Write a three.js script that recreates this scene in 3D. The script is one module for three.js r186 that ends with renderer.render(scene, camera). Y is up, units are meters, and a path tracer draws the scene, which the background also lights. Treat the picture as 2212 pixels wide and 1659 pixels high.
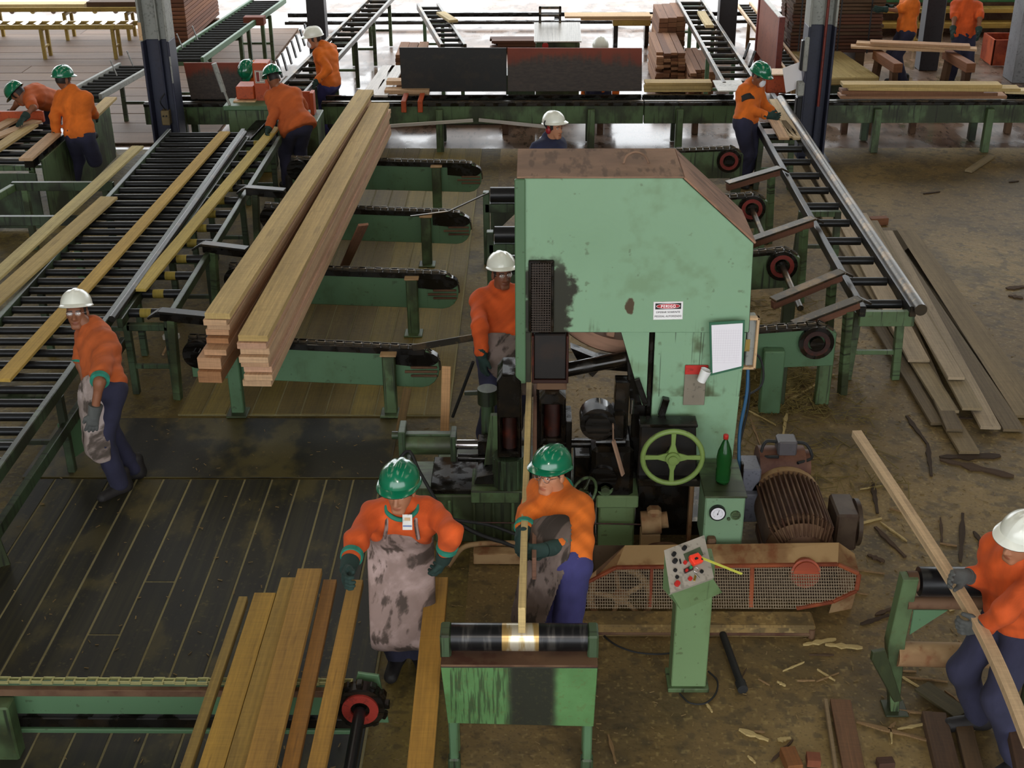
import * as THREE from 'three';
import { mergeGeometries } from 'three/addons/utils/BufferGeometryUtils.js';
import { RectAreaLightUniformsLib } from 'three/addons/lights/RectAreaLightUniformsLib.js';

// ---------------------------------------------------------------- camera, sky, light, exposure
const FRAME_W = 2212, FRAME_H = 1659, FOCAL = 2800, EYE = 5.35;
const rad = (d) => d * Math.PI / 180;
const scene = new THREE.Scene();
const camera = new THREE.PerspectiveCamera(2 * Math.atan(FRAME_H / 2 / FOCAL) * 180 / Math.PI, FRAME_W / FRAME_H, 0.1, 200);
camera.rotation.order = 'YXZ';
camera.position.set(0, EYE, 0);
camera.rotation.set(rad(-26.8), rad(1.0), rad(-0.4));
camera.updateMatrixWorld(true);
scene.add(camera);
const SKY = new THREE.Color(0.93, 0.97, 1.0);
scene.background = SKY;
scene.backgroundIntensity = 4.6;
const renderer = new THREE.WebGLRenderer();
renderer.toneMapping = THREE.LinearToneMapping;
renderer.toneMappingExposure = 0.85;
renderer.shadowMap.enabled = true;
RectAreaLightUniformsLib.init();
// added area lights under the unseen roof, paired with glowing sheets built later
const ROOF_Y = 8.2;
const SHEETS = [[-9.5, -4.5], [-3.2, -4.5], [3.2, -4.5], [9.5, -4.5], [-9.5, -12.5], [-3.2, -12.5], [3.2, -12.5], [9.5, -12.5], [-9.5, -20], [-3.2, -20], [3.2, -20], [9.5, -20]];
const SHEET_W = 1.1, SHEET_L = 5.2, SHEET_NITS = 2.6;
for (const [x, z] of SHEETS) {
  const l = new THREE.RectAreaLight(0xfff3d8, SHEET_NITS, SHEET_W, SHEET_L);
  l.position.set(x, ROOF_Y - 0.03, z); l.rotation.x = -Math.PI / 2; l.name = 'added_roof_light';
  scene.add(l);
}
// the camera's flash, beside the lens
const flash = new THREE.SpotLight(0xfff6ea, 30, 0, rad(36), 0.6, 2);
flash.position.set(-0.06, EYE + 0.05, -0.05); flash.castShadow = true; flash.name = 'camera_flash';
flash.target.position.set(-0.2, 0.4, -9.4); scene.add(flash, flash.target);

// ---------------------------------------------------------------- helpers
const V = (x, y, z) => new THREE.Vector3(x, y, z);
const AX = [V(), V(), V()];
camera.matrixWorld.extractBasis(...AX);
const rayOf = (px, py) => AX[2].clone().negate().addScaledVector(AX[0], (px - FRAME_W / 2) / FOCAL).addScaledVector(AX[1], -(py - FRAME_H / 2) / FOCAL);
const atHeight = (px, py, h = 0) => { const d = rayOf(px, py); return d.multiplyScalar((h - EYE) / d.y).add(camera.position); };
const atDepth = (px, py, z) => { const d = rayOf(px, py); return d.multiplyScalar(z / d.z).add(camera.position); };
let seed = 7;
const rnd = (a = 0, b = 1) => { seed = (seed * 1664525 + 1013904223) >>> 0; return a + (b - a) * (seed / 4294967296); };
const pick = (a) => a[Math.floor(rnd() * a.length) % a.length];

function hash(x, y, s) { let h = (x * 374761393 + y * 668265263 + s * 974634777) | 0; h = Math.imul(h ^ (h >>> 13), 1274126177); return ((h ^ (h >>> 16)) >>> 0) / 4294967296; }
function noise(x, y, px, py, s) {
  const xi = Math.floor(x), yi = Math.floor(y), fx = x - xi, fy = y - yi, u = fx * fx * (3 - 2 * fx), v = fy * fy * (3 - 2 * fy);
  const X0 = ((xi % px) + px) % px, X1 = (X0 + 1) % px, Y0 = ((yi % py) + py) % py, Y1 = (Y0 + 1) % py;
  const a = hash(X0, Y0, s), b = hash(X1, Y0, s), c = hash(X0, Y1, s), d = hash(X1, Y1, s);
  return a + (b - a) * u + (c - a) * v + (a - b - c + d) * u * v;
}
function fbm(u, v, fx, fy, oct, s) { let a = 0.5, t = 0, n = 0; for (let i = 0; i < oct; i++) { t += a * noise(u * fx, v * fy, fx, fy, s + i); n += a; a *= 0.55; fx *= 2; fy *= 2; } return t / n; }
const clamp = (x, a = 0, b = 1) => Math.min(b, Math.max(a, x));
const sstep = (a, b, x) => { const t = clamp((x - a) / (b - a)); return t * t * (3 - 2 * t); };
const mix = (a, b, t) => a.map((x, i) => x + (b[i] - x) * t);
function texture(w, h, mw, mh, fn, srgb = true) {   // fn(u, v) gives sRGB 0..255; mw x mh metres a tile
  const d = new Uint8Array(w * h * 4);
  for (let j = 0; j < h; j++) for (let i = 0; i < w; i++) { const c = fn((i + 0.5) / w, (j + 0.5) / h), k = (j * w + i) * 4; d[k] = clamp(c[0], 0, 255); d[k + 1] = clamp(c[1], 0, 255); d[k + 2] = clamp(c[2], 0, 255); d[k + 3] = 255; }
  const t = new THREE.DataTexture(d, w, h, THREE.RGBAFormat);
  t.wrapS = t.wrapT = THREE.RepeatWrapping; t.magFilter = THREE.LinearFilter; t.minFilter = THREE.LinearMipmapLinearFilter; t.generateMipmaps = true;
  if (srgb) t.colorSpace = THREE.SRGBColorSpace;
  t.repeat.set(1 / mw, 1 / mh); t.needsUpdate = true;
  return t;
}
const grey = (g) => [g, g, g];

// ---------------------------------------------------------------- textures and materials
const T = {};
T.wood = texture(1024, 256, 2.4, 0.6, (u, v) => {
  const streak = fbm(u, v, 3, 60, 4, 11), wide = fbm(u, v, 2, 8, 3, 21), saw = noise(u * 420, v * 6, 420, 6, 31), fleck = fbm(u, v, 40, 60, 2, 41);
  const k = 0.70 + 0.2 * streak + 0.14 * (wide - 0.3) + 0.06 * (saw - 0.5) + 0.08 * (fleck - 0.5), dk = sstep(0.68, 0.82, fbm(u, v, 5, 14, 4, 51)) * 0.1;
  return [255 * (k - dk), 255 * (k - dk * 1.05) * 0.985, 255 * (k - dk * 1.1) * 0.96];
});
T.paint = texture(1024, 1024, 2.2, 2.2, (u, v) => {
  const b = fbm(u, v, 4, 4, 4, 61), sp = fbm(u, v, 60, 60, 3, 62), drip = fbm(u, v, 90, 3, 4, 63), dirt = fbm(u, v, 7, 5, 6, 64);
  let c = mix([206, 232, 210], [190, 218, 194], b);
  c = mix(c, [150, 160, 126], 0.55 * sstep(0.52, 0.78, dirt));
  c = mix(c, [70, 72, 52], 0.4 * sstep(0.66, 0.84, drip) * sstep(0.45, 0.65, dirt));
  c = mix(c, [110, 104, 84], 0.4 * sstep(0.76, 0.86, sp));
  return c;
});
T.grime = texture(768, 768, 1.6, 1.6, (u, v) => {   // green paint under a heavy oily layer
  const dirt = fbm(u, v, 5, 4, 6, 71), drip = fbm(u, v, 70, 3, 4, 73), sp = fbm(u, v, 50, 50, 3, 74);
  let c = mix([186, 206, 176], [140, 152, 122], fbm(u, v, 6, 6, 3, 75));
  c = mix(c, [88, 84, 64], 0.85 * sstep(0.44, 0.7, dirt));
  c = mix(c, [44, 42, 34], 0.7 * sstep(0.6, 0.76, drip));
  return mix(c, [150, 130, 90], 0.3 * sstep(0.66, 0.78, sp));
});
T.oil = texture(512, 512, 0.8, 0.8, (u, v) => {
  const a = fbm(u, v, 6, 6, 5, 81), b = fbm(u, v, 30, 30, 3, 82);
  return mix(mix([92, 88, 82], [150, 128, 100], sstep(0.5, 0.75, a)), [230, 200, 140], 0.35 * sstep(0.68, 0.8, b));
});
T.oilRough = texture(256, 256, 0.8, 0.8, (u, v) => grey(70 + 190 * sstep(0.35, 0.7, fbm(u, v, 8, 8, 5, 83))), false);
T.wetRough = texture(512, 512, 6, 6, (u, v) => grey(90 + 165 * sstep(0.42, 0.62, fbm(u, v, 5, 7, 5, 86))), false);
T.stain = texture(768, 384, 3, 1.5, (u, v) => { const a = fbm(u, v, 4, 3, 5, 87), b = fbm(u, v, 30, 20, 3, 88), s = noise(u * 300, v * 150, 300, 150, 89); let c = mix([92, 82, 46], [36, 34, 27], sstep(0.36, 0.6, a + 0.25 * (b - 0.5))); return mix(c, [132, 118, 76], 0.35 * sstep(0.8, 0.97, s)); });
T.floor = texture(1536, 1536, 7, 7, (u, v) => {
  const a = fbm(u, v, 5, 5, 4, 91), b = fbm(u, v, 17, 17, 4, 92), c1 = noise(u * 330, v * 330, 330, 330, 93), f = fbm(u, v, 95, 95, 2, 94), w = noise(u * 640, v * 640, 640, 640, 95);
  let c = mix([156, 134, 90], [124, 104, 66], sstep(0.3, 0.7, a));
  c = mix(c, [76, 67, 48], 0.5 * sstep(0.48, 0.76, b));
  c = mix(c, [66, 58, 43], 0.4 * sstep(0.55, 0.76, f));
  c = mix(c, [196, 178, 128], 0.4 * sstep(0.72, 0.95, c1));
  return mix(c, [44, 38, 28], 0.3 * sstep(0.7, 0.95, w));
});
T.floorBump = texture(512, 512, 2.2, 2.2, (u, v) => grey(255 * fbm(u, v, 40, 40, 3, 98)), false);
T.deck = texture(1024, 384, 4.4, 2.2, (u, v) => {
  const a = fbm(u, v, 8, 5, 6, 101), g = fbm(u, v, 4, 90, 4, 102), s = fbm(u, v, 160, 90, 3, 103);
  let c = mix([70, 68, 46], [44, 43, 32], sstep(0.35, 0.65, g));
  c = mix(c, [128, 118, 76], 0.85 * sstep(0.52, 0.7, a));
  c = mix(c, [26, 26, 20], 0.7 * sstep(0.55, 0.7, fbm(u, v, 5, 7, 5, 104)));
  return mix(c, [150, 138, 92], 0.6 * sstep(0.66, 0.8, s) * sstep(0.3, 0.6, a));
});
T.rust = texture(512, 512, 1.2, 1.2, (u, v) => {
  const a = fbm(u, v, 5, 5, 6, 111), b = fbm(u, v, 24, 24, 4, 112);
  return mix(mix([186, 168, 138], [150, 126, 98], sstep(0.35, 0.6, a)), [122, 72, 42], 0.7 * sstep(0.52, 0.74, b * 0.5 + a * 0.5));
});
T.cloth = texture(512, 512, 0.35, 0.35, (u, v) => { const w = 0.5 + 0.25 * (Math.sin(u * 400) + Math.sin(v * 400)), f = fbm(u, v, 5, 3, 5, 121); return grey(255 * (0.72 + 0.25 * f + 0.04 * (w - 0.5))); });
T.soil = texture(512, 512, 0.55, 0.55, (u, v) => { const f = fbm(u, v, 4, 4, 6, 131), g = fbm(u, v, 9, 5, 5, 132); return mix(mix([232, 222, 220], [180, 168, 162], sstep(0.3, 0.7, f)), [82, 74, 66], 0.85 * sstep(0.5, 0.68, g)); });
T.plain = texture(256, 256, 1, 1, (u, v) => { const f = fbm(u, v, 5, 5, 6, 141), s = fbm(u, v, 40, 40, 3, 142); return grey(255 * (0.8 + 0.2 * f - 0.16 * sstep(0.62, 0.78, s))); });
T.dust = texture(512, 512, 1.4, 1.4, (u, v) => { const f = fbm(u, v, 5, 3, 6, 151), s = fbm(u, v, 8, 30, 4, 152); return mix(mix([168, 140, 118], [138, 114, 96], sstep(0.3, 0.7, f)), [98, 80, 66], 0.6 * sstep(0.55, 0.75, s)); });

const std = (o) => new THREE.MeshStandardMaterial({ roughness: 0.75, ...o });
const C = (r, g, b) => new THREE.Color(r / 255, g / 255, b / 255).convertSRGBToLinear();
const M = {
  green: std({ map: T.paint, color: C(160, 176, 156), roughness: 0.5 }),
  green3: std({ map: T.paint, color: C(134, 146, 112), roughness: 0.5 }),
  green2: std({ map: T.paint, color: C(104, 126, 102), roughness: 0.5 }),
  greenDark: std({ map: T.grime, color: C(130, 148, 120), roughness: 0.5 }),
  greenDeep: std({ map: T.grime, color: C(98, 114, 98), roughness: 0.45 }),
  oil: std({ map: T.oil, color: C(70, 66, 62), roughness: 0.42, roughnessMap: T.oilRough, metalness: 0.2 }),
  oilRed: std({ map: T.oil, color: C(128, 62, 44), roughness: 0.5 }),
  black: std({ map: T.plain, color: C(34, 35, 38), roughness: 0.35, metalness: 0.3 }),
  rubber: std({ map: T.plain, color: C(26, 27, 28), roughness: 0.7 }),
  steel: std({ map: T.plain, color: C(150, 150, 148), roughness: 0.3, metalness: 0.85 }),
  chrome: std({ color: C(225, 225, 228), roughness: 0.12, metalness: 1 }),
  worn: std({ map: T.oil, color: C(190, 186, 178), roughness: 0.36, metalness: 0.75 }),
  darksteel: std({ map: T.oil, color: C(112, 112, 112), roughness: 0.4, metalness: 0.55 }),
  navy: std({ map: T.plain, color: C(40, 44, 66), roughness: 0.5 }),
  greyPaint: std({ map: T.plain, color: C(160, 162, 156), roughness: 0.6 }),
  cream: std({ map: T.plain, color: C(222, 184, 140), roughness: 0.6 }),
  white: std({ map: T.plain, color: C(226, 224, 218), roughness: 0.6 }),
  yellow: std({ map: T.plain, color: C(168, 140, 62), roughness: 0.5 }),
  orangePaint: std({ map: T.rust, color: C(236, 116, 66), roughness: 0.5 }),
  orange2: std({ map: T.plain, color: C(196, 82, 32), roughness: 0.55 }),
  redbrown: std({ map: T.plain, color: C(128, 50, 38), roughness: 0.5 }),
  red: std({ map: T.plain, color: C(196, 48, 40), roughness: 0.45 }),
  rust: std({ map: T.rust, color: C(216, 196, 172), roughness: 0.85 }),
  rustDark: std({ map: T.rust, color: C(136, 112, 98), roughness: 0.8 }),
  dust: std({ map: T.dust, color: C(236, 226, 220), roughness: 0.9 }),
  dustPink: std({ map: T.dust, color: C(250, 230, 222), roughness: 0.9 }),
  concrete: std({ map: T.floor, color: C(236, 226, 206), roughness: 0.85 }),
  woodNew: std({ map: T.wood, color: C(226, 190, 146), roughness: 0.8 }),
  woodPale: std({ map: T.wood, color: C(236, 214, 164), roughness: 0.8 }),
  woodYellow: std({ map: T.wood, color: C(214, 178, 92), roughness: 0.8 }),
  woodAmber: std({ map: T.wood, color: C(206, 146, 62), roughness: 0.75 }),
  woodPink: std({ map: T.wood, color: C(222, 172, 142), roughness: 0.8 }),
  woodBrown: std({ map: T.wood, color: C(150, 98, 66), roughness: 0.8 }),
  woodDark: std({ map: T.wood, color: C(96, 70, 48), roughness: 0.8 }),
  woodGrey: std({ map: T.wood, color: C(176, 160, 134), roughness: 0.85 }),
  floor: std({ map: T.floor, bumpMap: T.floorBump, bumpScale: 0.006, color: C(218, 212, 194), roughness: 0.7 }),
  floorFar: std({ map: T.dust, color: C(206, 204, 206), roughness: 0.42, roughnessMap: T.wetRough }),
  deck: std({ map: T.deck, color: C(225, 225, 215), roughness: 0.62 }),
  deckPale: std({ map: T.deck, color: C(255, 250, 235), roughness: 0.5 }),
  deckPink: std({ map: T.wood, color: C(176, 150, 132), roughness: 0.55 }),
  paper: std({ color: C(236, 234, 238), roughness: 0.85 }),
};
for (const k in M) M[k].name = k;

// ---------------------------------------------------------------- geometry
const _m = new THREE.Matrix4(), _q = new THREE.Quaternion(), _e = new THREE.Euler();
function metreUV(g, off = true) {   // flat-shaded faces take uv from their own plane, in metres; u runs along z where it can
  const p = g.attributes.position, n = g.attributes.normal, uv = new Float32Array(p.count * 2), o1 = off ? rnd(0, 7) : 0, o2 = off ? rnd(0, 7) : 0;
  for (let i = 0; i < p.count; i++) {
    const ax = Math.abs(n.getX(i)), ay = Math.abs(n.getY(i)), az = Math.abs(n.getZ(i)), x = p.getX(i), y = p.getY(i), z = p.getZ(i);
    const [a, b] = ay >= ax && ay >= az ? [z, x] : ax >= az ? [z, y] : [x, y];
    uv[2 * i] = a + o1; uv[2 * i + 1] = b + o2;
  }
  g.setAttribute('uv', new THREE.BufferAttribute(uv, 2));
  return g;
}
function cbox(w, h, d, c = 0.006) {   // box with chamfered edges, centred
  c = Math.min(c, w * 0.3, h * 0.3, d * 0.3);
  const H = [w / 2, h / 2, d / 2], I = H.map((x) => x - c), pos = [];
  const P = (f, s) => [0, 1, 2].map((k) => s[k] * (k === f ? H[k] : I[k]));   // corner s seen on face axis f
  const quad = (a, b, c2, d2, out) => { const e1 = b.map((x, i) => x - a[i]), e2 = c2.map((x, i) => x - a[i]); const n = [e1[1] * e2[2] - e1[2] * e2[1], e1[2] * e2[0] - e1[0] * e2[2], e1[0] * e2[1] - e1[1] * e2[0]]; const s = n[0] * out[0] + n[1] * out[1] + n[2] * out[2]; const L = s > 0 ? [a, b, c2, a, c2, d2] : [a, c2, b, a, d2, c2]; pos.push(...L.flat()); };
  for (let f = 0; f < 3; f++) for (const s of [-1, 1]) { const u = (f + 1) % 3, v = (f + 2) % 3, k = (a, b) => { const t = [0, 0, 0]; t[f] = s; t[u] = a; t[v] = b; return P(f, t); }; const o = [0, 0, 0]; o[f] = s; quad(k(-1, -1), k(1, -1), k(1, 1), k(-1, 1), o); }
  for (let f = 0; f < 3; f++) for (const s of [-1, 1]) for (const t of [-1, 1]) { const u = (f + 1) % 3, v = (f + 2) % 3, k = (face, e) => { const q = [0, 0, 0]; q[f] = e; q[u] = s; q[v] = t; return P(face, q); }; const o = [0, 0, 0]; o[u] = s; o[v] = t; quad(k(u, -1), k(u, 1), k(v, 1), k(v, -1), o); }
  for (const a of [-1, 1]) for (const b of [-1, 1]) for (const c2 of [-1, 1]) { const s = [a, b, c2], [x, y, z] = [P(0, s), P(1, s), P(2, s)]; pos.push(...(a * b * c2 > 0 ? [x, y, z] : [x, z, y]).flat()); }
  const g = new THREE.BufferGeometry(); g.setAttribute('position', new THREE.Float32BufferAttribute(pos, 3)); g.computeVertexNormals();
  return metreUV(g);
}
function place(g, pos, rot) { _m.compose(pos instanceof THREE.Vector3 ? pos : V(...pos), _q.setFromEuler(_e.set(...(rot || [0, 0, 0]))), V(1, 1, 1)); return g.applyMatrix4(_m); }
const box = (x0, x1, y0, y1, z0, z1, c) => place(cbox(Math.abs(x1 - x0), Math.abs(y1 - y0), Math.abs(z1 - z0), c), [(x0 + x1) / 2, (y0 + y1) / 2, (z0 + z1) / 2]);
const vv = (a) => a instanceof THREE.Vector3 ? a : V(...a);
function frameTo(a, b, up = V(0, 1, 0)) { const z = b.clone().sub(a).normalize(); if (Math.abs(z.dot(up)) > 0.999) up = V(1, 0, 0); const x = up.clone().cross(z).normalize(), y = z.clone().cross(x); return new THREE.Matrix4().makeBasis(x, y, z); }
function bar(a, b, w, h, c = 0.005, up) { a = vv(a); b = vv(b); const g = cbox(w, h, a.distanceTo(b), c); return g.applyMatrix4(frameTo(a, b, up).setPosition(a.clone().add(b).multiplyScalar(0.5))); }
function rod(a, b, r, seg = 12, r2 = r) { a = vv(a); b = vv(b); const g = new THREE.CylinderGeometry(r2, r, a.distanceTo(b), seg).rotateX(Math.PI / 2); scaleUV(g, 2 * Math.PI * r, a.distanceTo(b)); return g.applyMatrix4(frameTo(a, b).setPosition(a.clone().add(b).multiplyScalar(0.5))); }
function scaleUV(g, su, sv) { const u = g.attributes.uv, o = rnd(0, 5); for (let i = 0; i < u.count; i++) u.setXY(i, u.getX(i) * su + o, u.getY(i) * sv + o); return g; }
function cable(pts, r, seg = 6, n = 0, closed = false) { const c = new THREE.CatmullRomCurve3(pts.map(vv), closed); const L = c.getLength(); return scaleUV(new THREE.TubeGeometry(c, n || Math.max(8, pts.length * 6), r, seg, closed), L, 0.1); }
function pipe(a, b, rOut, rIn, seg = 20) { a = vv(a); b = vv(b); const h = a.distanceTo(b) / 2, g = new THREE.LatheGeometry([[rIn, -h], [rOut, -h], [rOut, -h], [rOut, h], [rOut, h], [rIn, h], [rIn, h], [rIn, -h]].map((p) => new THREE.Vector2(...p)), seg).rotateX(Math.PI / 2); scaleUV(g, 1, 0.4); return g.applyMatrix4(frameTo(a, b).setPosition(a.clone().add(b).multiplyScalar(0.5))); }
function extrude(pts, depth, bevel = 0.004, holes = []) {   // outline in x,y; front face at z = 0, body behind it
  const s = new THREE.Shape(pts.map((p) => new THREE.Vector2(...p)));
  for (const h of holes) s.holes.push(new THREE.Path(h.map((p) => new THREE.Vector2(...p))));
  const g = new THREE.ExtrudeGeometry(s, { depth: depth - 2 * bevel, bevelEnabled: bevel > 0, bevelThickness: bevel, bevelSize: bevel, bevelOffset: -bevel, bevelSegments: 1, curveSegments: 10 });
  g.translate(0, 0, -depth + bevel); return metreUV(g, false);
}
function sheet(pts, th, bevel) { return extrude(pts, th, bevel); }
function lathe(pts, seg = 24) { return scaleUV(new THREE.LatheGeometry(pts.map((p) => new THREE.Vector2(...p)), seg), 0.5, 0.5); }
const flat = (g) => { const h = g.index ? g.toNonIndexed() : g; for (const k of Object.keys(h.attributes)) if (!['position', 'normal', 'uv', 'color'].includes(k)) h.deleteAttribute(k); return h; };
function join(gs) { gs = gs.flat(3); if (gs.length === 1) return gs[0]; const col = gs.some((g) => g.attributes.color); return mergeGeometries(gs.map((g) => { const f = flat(g); if (!col) f.deleteAttribute('color'); f.morphAttributes = {}; return f; })); }

// ---------------------------------------------------------------- things and parts
const used = new Map();
function numbered(name) { const n = used.get(name) || 0; used.set(name, n + 1); return n ? `${name}_${String(n).padStart(3, '0')}` : name; }
function tag(o, label, category, group, kind) { o.userData = { ...o.userData, label, category }; if (group) o.userData.group = group; if (kind) o.userData.kind = kind; return o; }
function mesh(name, geo, mat, parent) { const m = new THREE.Mesh(Array.isArray(geo) ? join(geo) : geo, mat); m.name = name; m.castShadow = m.receiveShadow = true; if (parent) parent.add(m); return m; }
function thing(name, label, category, group) { const g = new THREE.Group(); g.name = numbered(name); scene.add(g); return tag(g, label, category, group); }
function single(name, geo, mat, label, category, group) { const m = mesh(numbered(name), geo, mat); scene.add(m); return tag(m, label, category, group); }
function structure(name, geo, mat, label, category) { const m = mesh(name, geo, mat); scene.add(m); tag(m, label, category, null, 'structure'); return m; }
function settle() {   // every thing's origin goes to the middle of its base
  scene.updateMatrixWorld(true);
  for (const o of [...scene.children]) {
    if (!(o.isGroup || o.isMesh) || o.userData.placed) continue;
    const b = new THREE.Box3().setFromObject(o); if (b.isEmpty()) continue;
    const base = V((b.min.x + b.max.x) / 2, b.min.y, (b.min.z + b.max.z) / 2);
    if (o.isMesh) { o.geometry.translate(-base.x, -base.y, -base.z); for (const c of o.children) c.position.sub(base); } else for (const c of o.children) c.position.sub(base);
    o.position.add(base);
  }
}
// ---------------------------------------------------------------- the shed: floors, roof, columns
structure('floor', box(-0.45, 15, -0.3, 0, -18.05, 8, 0), M.floor, 'brown concrete floor strewn with sawdust and bark', 'floor');
structure('floor_olive', box(-15, -0.45, -0.3, 0, -18.05, 8, 0), (() => { const m = M.floor.clone(); m.color = C(186, 186, 138); return m; })(), 'olive concrete floor dusted with yellow sawdust under the roller tables', 'floor');
structure('floor_far', box(-30, 30, -0.3, -0.015, -60, -18.06, 0), M.floorFar, 'pale damp concrete floor behind the cross conveyor', 'floor');
structure('floor_front', box(-30, 30, -0.32, -0.02, 8.01, 40, 0), M.floorFar, 'pale concrete yard in front of the shed', 'floor');
function planks(name, label, x0, x1, z0, z1, w, mats, y = 0.022, gap = 0.014, alongX = false, fill = std({ map: T.wood, color: C(150, 142, 104), roughness: 0.9 })) {
  const f = structure(name, box(x0, x1, 0.001, y - 0.005, z0, z1, 0), fill, label, 'floor');
  const n = Math.round((alongX ? z0 - z1 : x1 - x0) / w);
  for (let i = 0; i < n; i++) {
    const cut = rnd() < 0.22 || alongX ? rnd(0.25, 0.75) : 1, a0 = alongX ? x0 : z0, a1 = alongX ? x1 : z1, c = a0 + (a1 - a0) * cut, s = Math.sign(a1 - a0);
    for (const [p, q] of cut === 1 ? [[a0, a1]] : [[a0, c - s * gap / 2], [c + s * gap / 2, a1]]) {
      const lo = (alongX ? z1 : x0) + i * (alongX ? (z0 - z1) : (x1 - x0)) / n, hi = lo + (alongX ? (z0 - z1) : (x1 - x0)) / n - gap, t = y + rnd(-0.003, 0.003);
      if (alongX) { const g = cbox(hi - lo, 0.03, Math.abs(q - p), 0.004); mesh('plank', place(g, [(p + q) / 2, t - 0.015, (lo + hi) / 2], [0, Math.PI / 2, 0]), pick(mats), f); }
      else mesh('plank', box(lo, hi, t - 0.03, t, p, q, 0.004), pick(mats), f);
    }
  }
  return f;
}
const deckDark = [[148, 144, 108], [134, 130, 98], [156, 150, 114]].map((c) => { const m = M.deck.clone(); m.color = C(...c); return m; });
const deckOlive = [[156, 138, 66], [144, 126, 58], [162, 146, 76], [134, 116, 60]].map((c) => std({ map: T.wood, bumpMap: T.floorBump, bumpScale: 0.003, color: C(...c).multiplyScalar(0.8), roughness: 0.72 }));
const deckRose = [[116, 88, 66], [108, 82, 62], [124, 96, 74]].map((c) => std({ map: T.wood, color: C(...c), roughness: 0.7 }));
planks('floor_deck', 'dark oily plank deck in front of the transfer chains', -4.02, -0.98, -4.4, -8.86, 0.217, deckDark);
planks('floor_deck_rear', 'olive sawdust-covered plank deck under the transfer chains', -3.1, -0.72, -9.96, -18.0, 0.21, deckOlive);
planks('floor_deck_far', 'wide rose-grey planks laid crosswise behind the infeed tables', -14, -4.7, -18.3, -26.4, 0.55, deckRose, 0.02, 0.014, true, M.woodDark);
structure('floor_plate', box(-4.1, -1.15, 0.001, 0.014, -8.9, -9.9, 0.003), std({ map: T.stain, color: C(225, 225, 215), roughness: 0.6 }), 'black oily steel plate let into the plank deck', 'floor plate');
structure('ceiling', box(-15, 15, ROOF_Y + 0.02, ROOF_Y + 0.2, -26, 7.5, 0), std({ map: T.plain, color: C(120, 118, 112), roughness: 0.9 }), 'grey sheet roof of the open shed', 'roof');
for (const [n, x, l] of [['added_wall_left', -15.2, 'unseen grey side wall added beyond the edger to cut sky light'], ['added_wall_right', 15.2, 'unseen grey side wall added beyond the cabinet to cut sky light']]) structure(n, box(x - 0.15, x + 0.15, -0.3, ROOF_Y + 0.2, -26, 7.5, 0), std({ map: T.plain, color: C(150, 146, 136), roughness: 0.9 }), l, 'wall');  // side walls out of view, added to keep sky light off the interior
const sheetGlow = new THREE.MeshStandardMaterial({ color: 0xffffff, emissive: 0xfffdf2, emissiveIntensity: 1.0, roughness: 0.8 });  // unseen sheets that glow below the solid roof, added for overhead fill
for (const [x, z] of SHEETS) { const m = mesh(numbered('added_glow_sheet'), box(x - SHEET_W / 2, x + SHEET_W / 2, ROOF_Y, ROOF_Y + 0.018, z - SHEET_L / 2, z + SHEET_L / 2, 0), sheetGlow); scene.add(m); tag(m, 'glowing sheet added under the unseen shed roof', 'added_roof_light', 'added glowing roof sheets', 'structure'); }

function column(label, x, z, tall, edges) {
  const t = thing('steel_column', label, 'column'); t.userData.kind = 'structure';
  const H = (y0, y1, m, n) => mesh(n, [box(x - 0.185, x - 0.155, y0, y1, z - 0.17, z + 0.17), box(x + 0.155, x + 0.185, y0, y1, z - 0.17, z + 0.17), box(x - 0.155, x + 0.155, y0, y1, z - 0.02, z + 0.02), box(x + 0.03, x + 0.05, y0, y1, z + 0.02, z + 0.1)], m, t);
  H(0.012, tall, M.navy, 'painted_shaft'); H(tall, ROOF_Y, M.greyPaint, 'upper_shaft');
  mesh('base_plate', box(x - 0.27, x + 0.27, 0, 0.012, z - 0.25, z + 0.25, 0.002), M.navy, t);
  return t;
}
{
  const c = column('navy steel column with cream paint band beside the infeed roller table', -4.93, -17.2, 1.74);
  mesh('paint_band', [box(-5.12, -5.075, 1.76, 1.99, -17.025, -17.02, 0), box(-5.1155, -5.112, 1.76, 1.99, -17.36, -17.03, 0)], M.cream, c);
  mesh('pale_patch', box(-4.76, -4.742, 1.2, 1.55, -17.026, -17.02, 0), M.greyPaint, c);
  const sw = mesh('switch_box', box(-4.98, -4.87, 0.62, 0.82, -17.18, -17.06, 0.01), std({ map: T.plain, color: C(120, 104, 70) }), c);
  for (const dx of [-0.02, 0.02]) mesh('button', rod([-4.925 + dx, 0.75, -17.06], [-4.925 + dx, 0.75, -17.045], 0.012, 8), M.black, sw);
  mesh('wire', cable([[-4.92, 0.82, -17.1], [-4.96, 0.95, -17.05], [-4.9, 1.05, -17.1]], 0.008), M.black, c);
  const d = column('navy steel column with red conduit beside the outfeed ladder conveyor', 3.83, -17.6, 1.82);
  mesh('conduit', rod([3.88, 0.75, -17.48], [3.88, 4, -17.48], 0.02, 8), M.redbrown, d);
  mesh('switch_gear', [box(3.56, 3.64, 0.6, 0.9, -17.5, -17.36, 0.01), box(3.57, 3.63, 1.25, 1.65, -17.5, -17.4, 0.01)], M.black, d);
  mesh('fluorescent_tube_box', [box(3.6, 3.66, 1.25, 1.7, -17.4, -17.36, 0.01), box(3.56, 3.65, 0.92, 1.1, -17.5, -17.36, 0.01)], M.greyPaint, d);
  mesh('notice_sheet', place(cbox(0.26, 0.36, 0.004, 0), [3.5, 1.15, -17.46], [0.1, 0.3, 0.25]), M.paper, d);
}
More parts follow.
